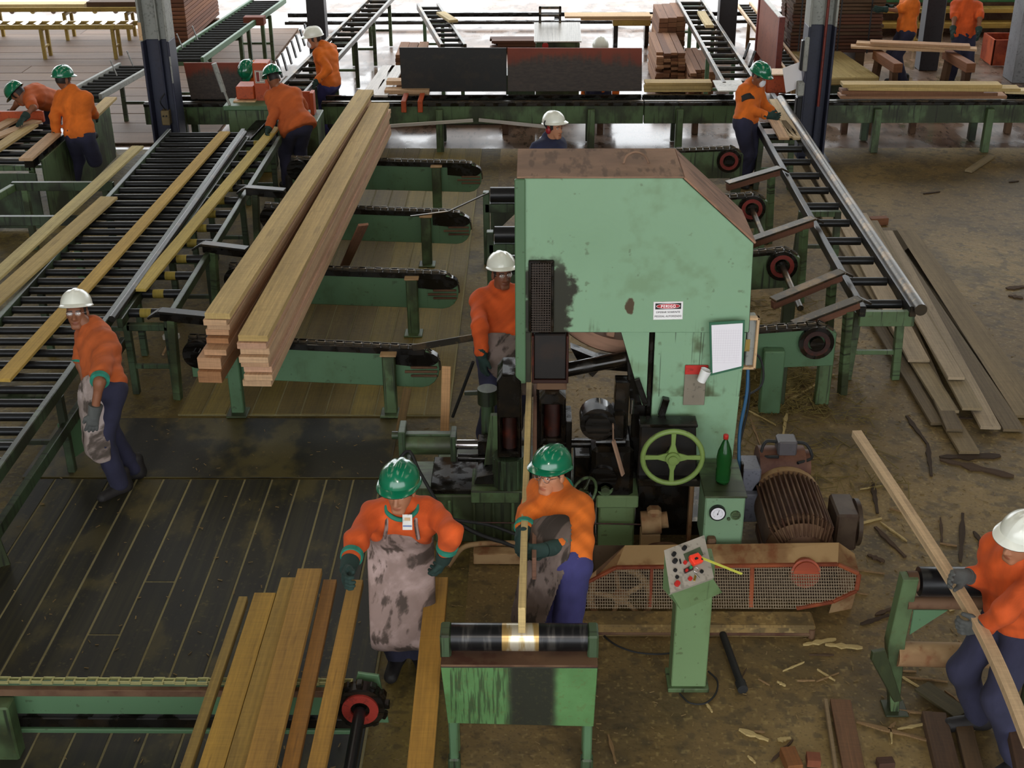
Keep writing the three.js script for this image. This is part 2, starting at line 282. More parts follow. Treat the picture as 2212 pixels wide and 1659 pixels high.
// ---------------------------------------------------------------- the band resaw
const MZ = -8.02, MB = -8.64;   // front and back of its hood
T.hood = texture(1024, 1024, 1.7, 1.7, (u, v) => {   // u: x from -0.15, v: y from 1.2
  const x = u * 1.7 - 0.15, y = v * 1.7 + 1.2, n = fbm(u, v, 8, 8, 5, 201), n2 = fbm(u, v, 30, 30, 4, 202), dr = fbm(u, v, 120, 4, 4, 203);
  let c = mix([200, 228, 206], [188, 216, 192], fbm(u, v, 3, 3, 4, 204));
  c = mix(c, [168, 186, 156], 0.5 * sstep(0.55, 0.8, n));
  const g = 1 - sstep(0.0, 0.16, Math.max(Math.abs(x - 0.09) - 0.085, 0) + Math.max(y - 2.1, 0) * 0.9 - (n2 - 0.5) * 0.16 - (n - 0.5) * 0.12);   // sawdust and oil thrown out round the grille
  c = mix(c, [58, 50, 40], 0.95 * sstep(0.1, 0.6, g) * sstep(2.32, 2.1, y));
  c = mix(c, [84, 84, 62], 0.5 * sstep(0.56, 0.72, dr) * sstep(1.85, 1.69, y) * sstep(0.45, 0.7, n));
  const r = Math.hypot((x - 0.655) / 0.028, (y - 1.885) / 0.06) + (n2 - 0.5) * 1.1; c = mix(c, [116, 82, 62], sstep(1.1, 0.8, r));
  c = mix(c, [120, 122, 98], 0.4 * sstep(0.76, 0.86, n2));
  if (x > 0.8 && y < 1.69) { const k = fbm(u, v, 160, 3, 3, 205); c = mix(c, [34, 36, 30], 0.85 * sstep(0.68, 0.74, k) * sstep(0.45, 0.6, fbm(u, v, 10, 3, 2, 206))); c = mix(c, [104, 100, 74], 0.75 * sstep(0.46, 0.7, n + 0.35 * (1.35 - y) - 0.25 * (x - 0.9))); }
  return c;
});
T.hood.offset.set(0.15 / 1.7, -1.2 / 1.7);
const hoodM = std({ map: T.hood, color: C(166, 184, 166), roughness: 0.45 });
{
  const t = thing('band_resaw', 'large mint green band resaw with chamfered hood and oily feed works', 'saw');
  const prof = [[-0.09, 1.69], [1.47, 1.69], [1.45, 2.33], [0.96, 2.775], [-0.09, 2.775]];
  const hood = mesh('hood', [place(extrude(prof, 0.03), [0, 0, MZ]), place(extrude(prof, 0.03), [0, 0, MB + 0.03]), box(-0.09, -0.06, 1.69, 2.775, MB + 0.03, MZ - 0.03), bar([1.455, 1.69, (MZ + MB) / 2], [1.435, 2.33, (MZ + MB) / 2], 0.56, 0.03, 0.004, V(1, 0, 0))], hoodM, t);
  mesh('top_plate', box(-0.1, 0.97, 2.776, 2.79, MB, MZ + 0.004, 0.003), M.dust, t);
  mesh('slope_plate', bar([0.972, 2.782, (MZ + MB) / 2], [1.462, 2.336, (MZ + MB) / 2], 0.64, 0.014, 0.003), M.dustPink, t);
  mesh('lifting_handle', cable([[0.6, 2.785, -8.3], [0.62, 2.84, -8.3], [0.68, 2.865, -8.3], [0.74, 2.84, -8.3], [0.77, 2.785, -8.3]], 0.009), M.dust, t);
  mesh('edge_trim', box(-0.115, -0.045, 1.31, 2.775, MZ - 0.01, MZ + 0.02, 0.006), M.green2, t);
  // grille over the blade slot
  const gr = mesh('grille_frame', [box(-0.025, -0.005, 1.7, 2.215, MZ, MZ + 0.02), box(0.125, 0.145, 1.7, 2.215, MZ, MZ + 0.02), box(-0.025, 0.145, 2.2, 2.22, MZ, MZ + 0.02), box(-0.005, 0.125, 1.69, 2.21, MZ + 0.001, MZ + 0.004, 0)], M.oil, t);
  const wires = []; for (let i = 0; i < 8; i++) wires.push(box(0.002 + i * 0.017, 0.008 + i * 0.017, 1.7, 2.2, MZ + 0.008, MZ + 0.014, 0)); for (let i = 0; i < 28; i++) wires.push(box(-0.005, 0.125, 1.705 + i * 0.0178, 1.711 + i * 0.0178, MZ + 0.012, MZ + 0.018, 0));
  mesh('grille_mesh', wires, std({ color: C(56, 45, 37), roughness: 0.7 }), gr);
  // right-hand body column
  mesh('column_body', place(extrude([[0.835, 1.69], [1.455, 1.69], [1.425, 0.62], [1.17, 0.62], [1.07, 0.82], [0.835, 0.82]], 0.5), [0, 0, MZ - 0.005]), hoodM, t);
  mesh('column_wing', place(extrude([[0.6, 1.69], [0.8, 1.69], [0.8, 1.12], [0.77, 1.12]], 0.4), [0, 0, MZ - 0.02]), hoodM, t);
  mesh('dark_gap_bar', [box(0.8, 0.832, 0.5, 1.69, MZ - 0.3, MZ - 0.03), box(0.7, 0.8, 0.5, 1.1, MZ - 0.4, MZ - 0.06)], M.oil, t);  // dark bars standing in for the shaded gap beside the column
  // upper wheel inside the hood, its rim below the hood's edge
  const wh = mesh('saw_wheel', [pipe([0.66, 2.03, -8.38], [0.66, 2.03, -8.24], 0.6, 0.5, 56), pipe([0.66, 2.03, -8.42], [0.66, 2.03, -8.2], 0.1, 0.03), ...[0, 1, 2, 3, 4, 5].map((k) => bar([0.66 + 0.08 * Math.cos(k), 2.03 + 0.08 * Math.sin(k), -8.31], [0.66 + 0.52 * Math.cos(k * 1.047 + 0.3), 2.03 + 0.52 * Math.sin(k * 1.047 + 0.3), -8.31], 0.07, 0.06))], M.dustPink, t);
  mesh('saw_band', pipe([0.66, 2.03, -8.37], [0.66, 2.03, -8.23], 0.604, 0.6, 56), M.worn, wh);
  mesh('saw_blade', box(0.055, 0.06, 0.4, 2.1, -8.38, -8.24, 0), M.worn, t);
  mesh('wheel_scraper', [place(extrude([[0.27, 1.46], [0.45, 1.38], [0.72, 1.36], [0.72, 1.27], [0.48, 1.29], [0.43, 1.23], [0.34, 1.32]], 0.1), [0, 0, -8.26])], M.oil, t);
  // guide box and pressure arm
  const gb = mesh('guide_box', [box(0.01, 0.235, 1.325, 1.665, MZ - 0.2, MZ - 0.02, 0.008)], std({ map: T.oil, color: C(62, 50, 46), roughness: 0.6 }), t);
  mesh('guide_frame', [box(-0.005, 0.012, 1.31, 1.66, MZ - 0.2, MZ), box(0.233, 0.25, 1.31, 1.66, MZ - 0.2, MZ), box(-0.005, 0.25, 1.3, 1.325, MZ - 0.2, MZ)], M.oilRed, gb);
  mesh('guide_post', box(-0.05, -0.008, 1.31, 1.69, MZ - 0.1, MZ, 0.004), hoodM, t);
  mesh('pressure_arm', rod([0.24, 1.36, -8.12], [0.66, 1.43, -8.16], 0.052, 16), M.oil, t);
  mesh('tension_post', [bar([0.66, 1.69, -8.12], [0.69, 1.55, -8.12], 0.09, 0.09), bar([0.69, 1.56, -8.12], [0.74, 1.1, -8.12], 0.09, 0.1), bar([0.63, 1.3, -8.1], [0.62, 0.85, -8.1], 0.12, 0.1), bar([0.72, 1.35, -8.0], [0.79, 1.15, -8.0], 0.03, 0.04)], M.oil, t);
  mesh('chrome_pin', rod([0.695, 1.19, -8.0], [0.695, 1.08, -8.0], 0.014, 10), M.chrome, t);
  // feed roller housings either side of the board
  const fh = (x0, x1, y0, y1, z) => { const h = mesh('feed_housing', [place(extrude([[x0, y0], [x1, y0], [x1, y1 - 0.05], [x1 - 0.05, y1], [x0 + 0.04, y1], [x0, y1 - 0.06]], 0.3, 0.012, [[[x0 + 0.03, y0 + 0.05], [x1 - 0.03, y0 + 0.05], [x1 - 0.03, y0 + 0.32], [x0 + 0.03, y0 + 0.32]]]), [0, 0, z])], M.oil, t); mesh('feed_roller', rod([(x0 + x1) / 2, y0 + 0.03, z - 0.1], [(x0 + x1) / 2, y0 + 0.34, z - 0.1], (x1 - x0) / 2 - 0.03, 20), M.oilRed, h); };
  fh(-0.245, -0.075, 0.72, 1.38, MZ + 0.03); fh(0.05, 0.235, 0.82, 1.24, MZ + 0.02);
  mesh('feed_plate', box(0.03, 0.24, 1.24, 1.3, MZ - 0.2, MZ - 0.02), M.rustDark, t);
  mesh('ribbed_roller', [rod([-0.17, 0.42, MZ - 0.06], [-0.17, 0.7, MZ - 0.06], 0.11, 28), ...[...Array(14).keys()].map((k) => { const a = k * 0.4488; return box(-0.17 + 0.108 * Math.cos(a) - 0.008, -0.17 + 0.108 * Math.cos(a) + 0.008, 0.43, 0.69, MZ - 0.06 + 0.108 * Math.sin(a) - 0.008, MZ - 0.06 + 0.108 * Math.sin(a) + 0.008); })], M.greenDeep, t);
  mesh('guide_fence', [box(0.1, 0.24, 0.5, 0.84, MZ - 0.2, MZ + 0.02), box(0.235, 0.28, 0.5, 1.0, MZ - 0.25, MZ), box(0.03, 0.08, 0.5, 1.25, MZ - 0.3, MZ - 0.2)], M.oil, t);
  // left bed with feed cylinder
  mesh('bed', [box(-0.72, 0.3, 0, 0.4, -8.75, MZ + 0.02, 0.01), box(-0.44, 0.1, 0.36, 0.46, -8.3, MZ + 0.06, 0.008)], M.greenDark, t);
  mesh('bed_ribs', [-0.6, -0.42, -0.28, -0.14].map((x) => box(x - 0.012, x + 0.012, 0.02, 0.37, MZ + 0.02, MZ + 0.05)), M.greenDark, t);
  mesh('slide_top', [box(-0.74, -0.4, 0.4, 0.44, -8.5, -8.02), place(extrude([[-0.42, 0.46], [0.0, 0.46], [-0.04, 0.52], [-0.25, 0.56], [-0.4, 0.52]], 0.3), [0, 0, -8.06])], M.oil, t);
  mesh('upright_bracket', [place(extrude([[-0.36, 0.46], [-0.22, 0.46], [-0.24, 0.95], [-0.3, 0.95]], 0.05), [0, 0, -8.2]), box(-0.22, -0.19, 0.46, 0.8, -8.2, -8.1)], M.greenDark, t);
  const cyl = mesh('feed_cylinder', rod([-0.95, 0.63, -8.35], [-0.58, 0.63, -8.35], 0.075, 24), M.greenDark, t);
  mesh('cylinder_flange', [box(-0.98, -0.93, 0.5, 0.78, -8.45, -8.26), box(-0.6, -0.56, 0.53, 0.74, -8.44, -8.26), rod([-1.04, 0.68, -8.4], [-0.95, 0.68, -8.4], 0.03), box(-0.95, -0.58, 0.7, 0.72, -8.4, -8.34)], M.greenDeep, cyl);
  mesh('chrome_rod', rod([-0.56, 0.63, -8.35], [-0.38, 0.63, -8.35], 0.036, 20), M.chrome, cyl);
  mesh('rod_end', [box(-0.4, -0.26, 0.57, 0.68, -8.42, -8.3), rod([-0.55, 0.53, -8.33], [-0.2, 0.52, -8.33], 0.03), box(-0.35, -0.12, 0.42, 0.55, -8.3, -8.2)], M.oil, t);
  mesh('cylinder_foot', [box(-0.97, -0.9, 0, 0.52, -8.44, -8.3), box(-0.9, -0.55, 0.25, 0.4, -8.5, -8.1), box(-0.6, -0.36, 0.02, 0.3, -8.6, -8.3)], M.greenDark, t);
  // post with locking lever on the far left
  mesh('clamp_post', [rod([-0.33, 0.45, -8.5], [-0.33, 1.0, -8.5], 0.05), rod([-0.33, 0.9, -8.5], [-0.33, 1.02, -8.5], 0.075, 16), bar([-0.5, 0.98, -8.5], [-0.18, 0.99, -8.5], 0.03, 0.03)], M.greenDeep, t);
  // middle works
  mesh('hydraulic_motor', [rod([0.46, 1.0, -8.15], [0.46, 1.0, -7.98], 0.125, 26), rod([0.46, 1.0, -7.98], [0.46, 1.0, -7.95], 0.09, 20), box(0.56, 0.66, 0.86, 1.08, -8.2, -8.0, 0.02), rod([0.45, 0.83, -8.05], [0.66, 0.83, -8.05], 0.05)], M.oil, t);
  mesh('shift_lever', [bar([0.56, 1.05, -7.9], [0.565, 0.92, -7.9], 0.03, 0.012), bar([0.565, 0.92, -7.9], [0.64, 0.66, -7.86], 0.045, 0.014)], M.dust, t);
  mesh('gear_case', [box(0.42, 0.72, 0.42, 0.84, -8.3, -7.92, 0.03), rod([0.5, 0.6, -7.95], [0.5, 0.6, -7.9], 0.1, 20), box(0.3, 0.42, 0.4, 0.72, -8.3, -8.02, 0.01), rod([0.25, 0.78, -8.1], [0.5, 0.78, -8.1], 0.03)], M.oil, t);
  mesh('gear_cap', [rod([0.52, 0.52, -7.92], [0.52, 0.52, -7.87], 0.035, 6), rod([0.52, 0.52, -7.92], [0.52, 0.52, -7.9], 0.055, 18)], M.greenDark, t);
  const hwheel = (x, y, z, R, mat, name, ns) => { const g = [new THREE.TorusGeometry(R, R * 0.09, 10, 40)]; scaleUV(g[0], 1, 0.1); for (let k = 0; k < ns; k++) { const a = k * 2 * Math.PI / ns + Math.PI / 2; g.push(place(extrude([[-0.035 * R / 0.2, 0.03], [-0.014 * R / 0.2, R * 0.5], [-0.017 * R / 0.2, R * 0.97], [0.017 * R / 0.2, R * 0.97], [0.014 * R / 0.2, R * 0.5], [0.035 * R / 0.2, 0.03]], 0.02, 0.004), [0, 0, 0.01], [0, 0, a])); } g.push(rod([0, 0, -0.03], [0, 0, 0.03], R * 0.24, 20), rod([0, 0, 0.03], [0, 0, 0.045], R * 0.15, 16)); return mesh(name, g.map((q) => place(q, [x, y, z])), mat, t); };
  const wheelM = std({ map: T.paint, color: C(150, 158, 92), roughness: 0.5 });
  const hw = hwheel(0.965, 0.875, -7.74, 0.205, wheelM, 'handwheel', 4);
  mesh('wheel_spindle', rod([0.965, 0.875, -7.9], [0.965, 0.875, -7.74], 0.025), M.oil, hw);
  mesh('wheel_panel', [place(extrude([[0.74, 0.64], [1.16, 0.62], [1.13, 1.06], [0.75, 1.06]], 0.08, 0.01), [0, 0, -7.86])], std({ map: T.oil, color: C(84, 82, 86), roughness: 0.4 }), t);
  mesh('panel_lip', [box(0.74, 1.14, 1.05, 1.075, -7.98, -7.84), bar([0.9, 1.07, -8.0], [0.93, 1.2, -8.0], 0.05, 0.05)], M.oil, t);
  const hs = hwheel(0, 0, 0, 0.12, M.greenDark, 'small_handwheel', 3); hs.geometry.rotateY(0.7); hs.geometry.translate(0.36, 0.56, -7.78);
  // front base boxes
  mesh('base_box', [box(0.48, 0.74, 0, 0.36, -8.2, -7.92, 0.012), box(0.46, 0.76, 0.36, 0.46, -8.2, -7.9, 0.01)], std({ map: T.paint, color: C(132, 140, 104), roughness: 0.6 }), t);
  mesh('base_recess', [box(0.76, 1.16, 0.1, 0.62, -8.3, -8.02, 0.01), box(0.74, 1.2, 0.6, 0.66, -8.1, -7.8, 0.01), box(0.28, 0.46, 0, 0.36, -8.3, -8.0), box(0.75, 1.46, 0, 0.12, -8.6, -8.1)], M.oil, t);
  mesh('base_post', box(1.12, 1.15, 0.05, 0.6, -7.95, -7.88), M.rust, t);
  mesh('dusty_pump', [rod([0.78, 0.27, -7.85], [0.92, 0.28, -7.85], 0.085, 18), rod([0.9, 0.29, -7.85], [0.97, 0.3, -7.85], 0.06, 16), box(0.82, 0.92, 0.33, 0.4, -7.9, -7.8, 0.02), box(0.78, 0.92, 0.02, 0.2, -7.92, -7.8)], M.rust, t);
  const gbx = mesh('gauge_box', box(1.175, 1.445, 0.28, 0.7, -7.82, -7.5, 0.01), M.green, t);
  mesh('gauge_lid', box(1.165, 1.455, 0.7, 0.715, -8.0, -7.49, 0.004), M.greenDark, gbx);
  const dial = mesh('pressure_gauge', [rod([1.26, 0.59, -7.5], [1.26, 0.59, -7.47], 0.056, 28)], M.black, gbx);
  const dm = canvasMat(256, 256, (c) => { c.fillStyle = '#e9e8f0'; c.fillRect(0, 0, 256, 256); c.strokeStyle = '#333'; c.lineWidth = 4; for (let k = 0; k < 21; k++) { const a = rad(135 + k * 13.5); c.beginPath(); c.moveTo(128 + 96 * Math.cos(a), 128 + 96 * Math.sin(a)); c.lineTo(128 + (k % 5 ? 82 : 70) * Math.cos(a), 128 + (k % 5 ? 82 : 70) * Math.sin(a)); c.stroke(); } c.lineWidth = 9; c.strokeStyle = '#20222a'; c.beginPath(); c.moveTo(118, 160); c.lineTo(150, 52); c.stroke(); c.fillStyle = '#20222a'; c.beginPath(); c.arc(126, 132, 14, 0, 7); c.fill(); });
  const face = new THREE.CircleGeometry(0.047, 28); mesh('dial_face', place(face, [1.26, 0.59, -7.4695]), dm, dial);
  mesh('small_gauge', [pipe([1.385, 0.565, -7.5], [1.385, 0.565, -7.485], 0.034, 0.025, 20), rod([1.385, 0.565, -7.5], [1.385, 0.565, -7.492], 0.027, 20), rod([1.34, 0.535, -7.5], [1.34, 0.535, -7.488], 0.012, 10)], M.greenDark, gbx);
  mesh('valve_block', [box(1.2, 1.26, 0.3, 0.4, -7.5, -7.44, 0.01), rod([1.22, 0.24, -7.45], [1.26, 0.34, -7.45], 0.03)], M.rustDark, gbx);
  mesh('hose_loop', [cable([[0.75, 0.12, -7.7], [0.85, 0.24, -7.62], [0.97, 0.26, -7.6], [1.06, 0.2, -7.62], [1.14, 0.1, -7.7]], 0.012), cable([[0.78, 0.1, -7.66], [0.88, 0.21, -7.6], [0.98, 0.23, -7.58], [1.05, 0.17, -7.6], [1.1, 0.08, -7.66]], 0.01), cable([[0.3, 0.14, -7.7], [0.45, 0.1, -7.6], [0.75, 0.14, -7.62]], 0.01)], M.rustDark, t);
  mesh('pull_wire', cable([[-0.66, 0.27, -7.86], [-0.1, 0.26, -7.86], [0.3, 0.26, -7.86], [0.82, 0.25, -7.86]], 0.006), M.oilRed, t);
  mesh('hydraulic_hose', [cable([[-0.98, 0.58, -8.2], [-0.9, 0.66, -8.2], [-0.82, 0.55, -8.1], [-0.66, 0.35, -7.92], [-0.62, 0.3, -7.88], [-0.3, 0.24, -7.86], [0.0, 0.12, -7.84]], 0.014), cable([[-0.66, 0.32, -7.9], [-0.4, 0.2, -7.82], [-0.1, 0.1, -7.78], [0.1, 0.02, -7.7]], 0.016)], M.rubber, t);
  mesh('sawdust_tray', [cable([[-0.6, 0.03, -7.65], [-0.5, 0.1, -7.78], [-0.4, 0.12, -7.8], [0.0, 0.12, -7.8], [0.2, 0.1, -7.78]], 0.02), box(-0.42, 0.1, 0.01, 0.1, -7.8, -7.7)], M.rust, t);
  // blue air hose and cabling at the right edge
  mesh('air_hose', [cable([[1.49, 1.5, -8.1], [1.5, 1.2, -8.08], [1.47, 0.9, -8.06], [1.48, 0.6, -8.0], [1.5, 0.4, -7.95]], 0.013)], std({ color: C(40, 84, 120), roughness: 0.5 }), t);
  mesh('cable_run', cable([[1.5, 1.45, -8.15], [1.53, 1.1, -8.14], [1.48, 0.7, -8.1], [1.5, 0.3, -8.0]], 0.009), M.rubber, t); mesh('cable_run', [cable([[1.5, 1.5, -8.2], [1.6, 1.4, -8.2], [1.62, 1.2, -8.2], [1.5, 1.1, -8.2]], 0.008)], M.rubber, t);
  mesh('spray', [box(1.48, 1.5, 0.3, 0.7, -8.0, -7.95)], M.oil, t);
}
function canvasMat(w, h, draw, extra = {}) { const c = document.createElement('canvas'); c.width = w; c.height = h; draw(c.getContext('2d')); const t = new THREE.CanvasTexture(c); t.colorSpace = THREE.SRGBColorSpace; t.magFilter = THREE.LinearFilter; return new THREE.MeshStandardMaterial({ map: t, roughness: 0.6, ...extra }); }
{ // danger plate riveted to the hood
  const s = thing('danger_sign', 'white danger sign with red oval on the mint green hood', 'sign');
  const a = atDepth(1412, 651, MZ), b = atDepth(1474, 690, MZ), cx = (a.x + b.x) / 2, cy = (a.y + b.y) / 2, w = b.x - a.x, h = a.y - b.y;
  mesh('plate', place(cbox(w, h, 0.004, 0.001), [cx, cy, MZ + 0.0025], [0, 0, 0.02]), M.white, s);
  const m = canvasMat(512, 336, (c) => { c.fillStyle = '#ecebec'; c.fillRect(0, 0, 512, 336); c.fillStyle = '#23181a'; c.fillRect(26, 20, 460, 118); c.fillStyle = '#ffffff'; c.beginPath(); c.ellipse(256, 79, 212, 50, 0, 0, 7); c.fill(); c.fillStyle = '#b4232a'; c.beginPath(); c.ellipse(256, 79, 204, 44, 0, 0, 7); c.fill(); c.fillStyle = '#fff'; c.font = 'bold 74px sans-serif'; c.textAlign = 'center'; c.textBaseline = 'middle'; c.fillText('PERIGO', 256, 82); c.fillStyle = '#1c1a1e'; c.font = 'bold 50px sans-serif'; c.fillText('OPERAR SOMENTE', 256, 196, 430); c.fillText('PESSOAL AUTORIZADO', 256, 276, 480); });
  mesh('lettering', place(new THREE.PlaneGeometry(w * 0.97, h * 0.95), [cx, cy, MZ + 0.0053], [0, 0, 0.02]), m, s);
}
{ // clipboard hung at the corner, white-framed box behind it, packet and cup
  const z = -7.94, p = (x, y) => atDepth(x, y, z), q = [p(1532, 697), p(1609, 692), p(1606, 795), p(1535, 812)];
  const t = thing('clipboard', 'green clipboard with white paper hanging on the saw column', 'clipboard');
  const out = q.map((v) => [v.x, v.y]), cx = out.reduce((s, v) => s + v[0], 0) / 4, cy = out.reduce((s, v) => s + v[1], 0) / 4;
  mesh('backing', place(extrude(out, 0.01, 0.002), [0, 0, z]), std({ color: C(44, 96, 70), roughness: 0.5 }), t);
  const pg = extrude(out.map(([x, y]) => [cx + (x - cx) * 0.88, cy + (y - cy) * 0.9]), 0.003, 0), u = pg.attributes.uv; const xs = out.map((v) => v[0]), ys = out.map((v) => v[1]); for (let i = 0; i < u.count; i++) u.setXY(i, (pg.attributes.position.getX(i) - Math.min(...xs)) / (Math.max(...xs) - Math.min(...xs)), (pg.attributes.position.getY(i) - Math.min(...ys)) / (Math.max(...ys) - Math.min(...ys)));
  mesh('paper', place(pg, [0, 0, z + 0.0035]), canvasMat(256, 320, (c) => { c.fillStyle = '#e6e3ea'; c.fillRect(0, 0, 256, 320); c.strokeStyle = 'rgba(150,140,160,0.16)'; c.lineWidth = 2; for (let k = 0; k < 12; k++) { c.beginPath(); c.moveTo(40 + k * 16, 50); c.lineTo(40 + k * 16, 250 - (k * 37) % 60); c.stroke(); } for (let k = 0; k < 14; k++) { c.beginPath(); c.moveTo(34, 60 + k * 14); c.lineTo(220, 58 + k * 14); c.stroke(); } }), t);
  const b = thing('breaker_box', 'white framed electrical box jutting from the saw column', 'box');
  const a0 = atDepth(1602, 686, -8.06), a1 = atDepth(1632, 798, -8.06);
  mesh('frame', [box(a0.x, a1.x, a0.y - 0.02, a0.y, -8.1, -8.05), box(a0.x, a1.x, a1.y, a1.y + 0.02, -8.1, -8.05), box(a1.x - 0.02, a1.x, a1.y, a0.y, -8.1, -8.05), box(a0.x, a0.x + 0.012, a1.y, a0.y, -8.1, -8.05)], M.cream, b);
  mesh('body', box(1.47, a1.x - 0.01, a1.y + 0.02, a0.y - 0.02, -8.2, -8.08), M.greyPaint, b);
  mesh('warning_sticker', box(a0.x + 0.03, a0.x + 0.075, a1.y + 0.13, a1.y + 0.22, -8.08, -8.076, 0), M.yellow, b);
  const k0 = atDepth(1480, 788, MZ), k1 = atDepth(1524, 874, MZ), pk = thing('hanging_packet', 'grey plastic packet with red header on the saw column', 'packet');
  mesh('pouch', box(k0.x, k1.x - 0.01, k1.y, k0.y - 0.05, MZ, MZ + 0.01, 0.003), std({ map: T.plain, color: C(138, 128, 112), roughness: 0.5 }), pk); mesh('header', box(k0.x, k1.x, k0.y - 0.07, k0.y, MZ, MZ + 0.012, 0.003), M.red, pk);
  const cp = atDepth(1514, 824, -7.95), cup = lathe([[0.026, 0], [0.03, 0.002], [0.037, 0.09], [0.039, 0.094], [0.035, 0.094], [0.026, 0.004], [0, 0.004]], 20); place(cup, [cp.x, cp.y, cp.z], [0, 0, -0.35]);
  single('plastic_cup', cup, std({ color: C(228, 228, 226), roughness: 0.4 }), 'small white plastic cup hung beside the packet', 'cup');
}
{ // soft drink bottle
  const b = thing('drink_bottle', 'green plastic bottle with red cap on the gauge box', 'bottle');
  const g = new THREE.MeshPhysicalMaterial({ color: C(50, 130, 62), roughness: 0.12, transmission: 0.75, thickness: 0.05, ior: 1.35, attenuationColor: C(28, 110, 44), attenuationDistance: 0.06 });
  mesh('bottle_body', place(lathe([[0, 0], [0.042, 0], [0.05, 0.02], [0.052, 0.1], [0.046, 0.12], [0.05, 0.14], [0.053, 0.2], [0.045, 0.25], [0.022, 0.315], [0.015, 0.33], [0.014, 0.345], [0, 0.345]], 28), [1.31, 0.716, -7.68]), g, b);
  mesh('cap', place(lathe([[0.0, 0], [0.018, 0], [0.018, 0.028], [0.014, 0.032], [0, 0.032]], 18), [1.31, 1.058, -7.68]), M.red, b);
}
{ // drive motors beside the saw
  const t = thing('brown_motor', 'brown electric motor with black terminal box beside the saw', 'motor');
  const c = atDepth(1690, 1005, -8.4);
  mesh('housing', [rod([c.x - 0.19, c.y, c.z], [c.x + 0.15, c.y, c.z], 0.15, 28), rod([c.x + 0.15, c.y, c.z], [c.x + 0.19, c.y, c.z], 0.12, 24)], std({ map: T.rust, color: C(138, 100, 90), roughness: 0.7 }), t);
  mesh('foot', [box(c.x - 0.15, c.x + 0.12, 0, c.y - 0.1, c.z - 0.14, c.z + 0.1)], M.oil, t);
  mesh('terminal_box', box(c.x - 0.06, c.x + 0.08, c.y + 0.12, c.y + 0.24, c.z - 0.06, c.z + 0.08, 0.012), std({ map: T.plain, color: C(88, 84, 88), roughness: 0.5 }), t);
  mesh('motor_cable', cable([[c.x - 0.04, c.y + 0.2, c.z], [c.x - 0.14, c.y + 0.2, c.z], [c.x - 0.17, c.y + 0.12, c.z + 0.06], [c.x - 0.06, c.y + 0.14, c.z + 0.12]], 0.012), M.rubber, t); mesh('motor_cable', [cable([[c.x + 0.08, c.y + 0.2, c.z], [c.x + 0.16, c.y + 0.18, c.z], [c.x + 0.2, c.y + 0.1, c.z + 0.05], [c.x + 0.08, c.y + 0.1, c.z + 0.14]], 0.012)], M.rubber, t);
  mesh('coupling_box', [box(c.x - 0.33, c.x - 0.19, c.y - 0.15, c.y + 0.08, c.z - 0.02, c.z + 0.2, 0.012), box(c.x - 0.32, c.x - 0.2, c.y - 0.34, c.y - 0.1, c.z + 0.12, c.z + 0.26, 0.01)], std({ map: T.plain, color: C(120, 122, 134), roughness: 0.6 }), t);
  const f = thing('finned_motor', 'rusty ribbed drive motor bolted behind the belt guard', 'motor');
  const x0 = 1.63, x1 = 2.13, y0 = 0.05, z0 = -7.62, z1 = -8.2, cy = 0.235, cz = -7.92, R = 0.235;
  mesh('shell', rod([1.87, cy, z0], [1.87, cy, z1], R, 36), M.rustDark, f);
  mesh('shield', rod([1.87, cy, z1], [1.87, cy, z1 - 0.06], R + 0.03, 36), M.rust, f); mesh('end_bell', rod([1.87, cy, z0], [1.87, cy - 0.04, z0 + 0.14], R, 36, R * 0.6), M.rustDark, f);
  for (let k = 0; k < 15; k++) { const a = rad(34 + k * 8), c1 = Math.cos(a), s1 = Math.sin(a), up = V(c1, s1, 0), r = R + 0.014; mesh('cooling_fin', [bar([1.87 + r * c1, cy + r * s1, z0 + 0.005], [1.87 + r * c1, cy + r * s1, z1 + 0.02], 0.012, 0.05, 0.004, up), bar([1.87 + r * c1, cy + r * s1, z0], [1.87 + r * 0.72 * c1, cy + r * 0.6 * s1, z0 + 0.12], 0.012, 0.05, 0.004, up)], M.rustDark, f); }
  mesh('side_box', [box(2.14, 2.3, 0.12, 0.42, -8.02, -7.72, 0.015)], std({ map: T.rust, color: C(110, 100, 96), roughness: 0.6 }), f);
  mesh('fan_cover', rod([2.3, 0.27, -7.87], [2.33, 0.27, -7.87], 0.17, 26), std({ map: T.rust, color: C(96, 86, 80), roughness: 0.6 }), f);
  mesh('foot', box(1.66, 2.08, 0, 0.08, -8.15, -7.66), M.rustDark, f);
}
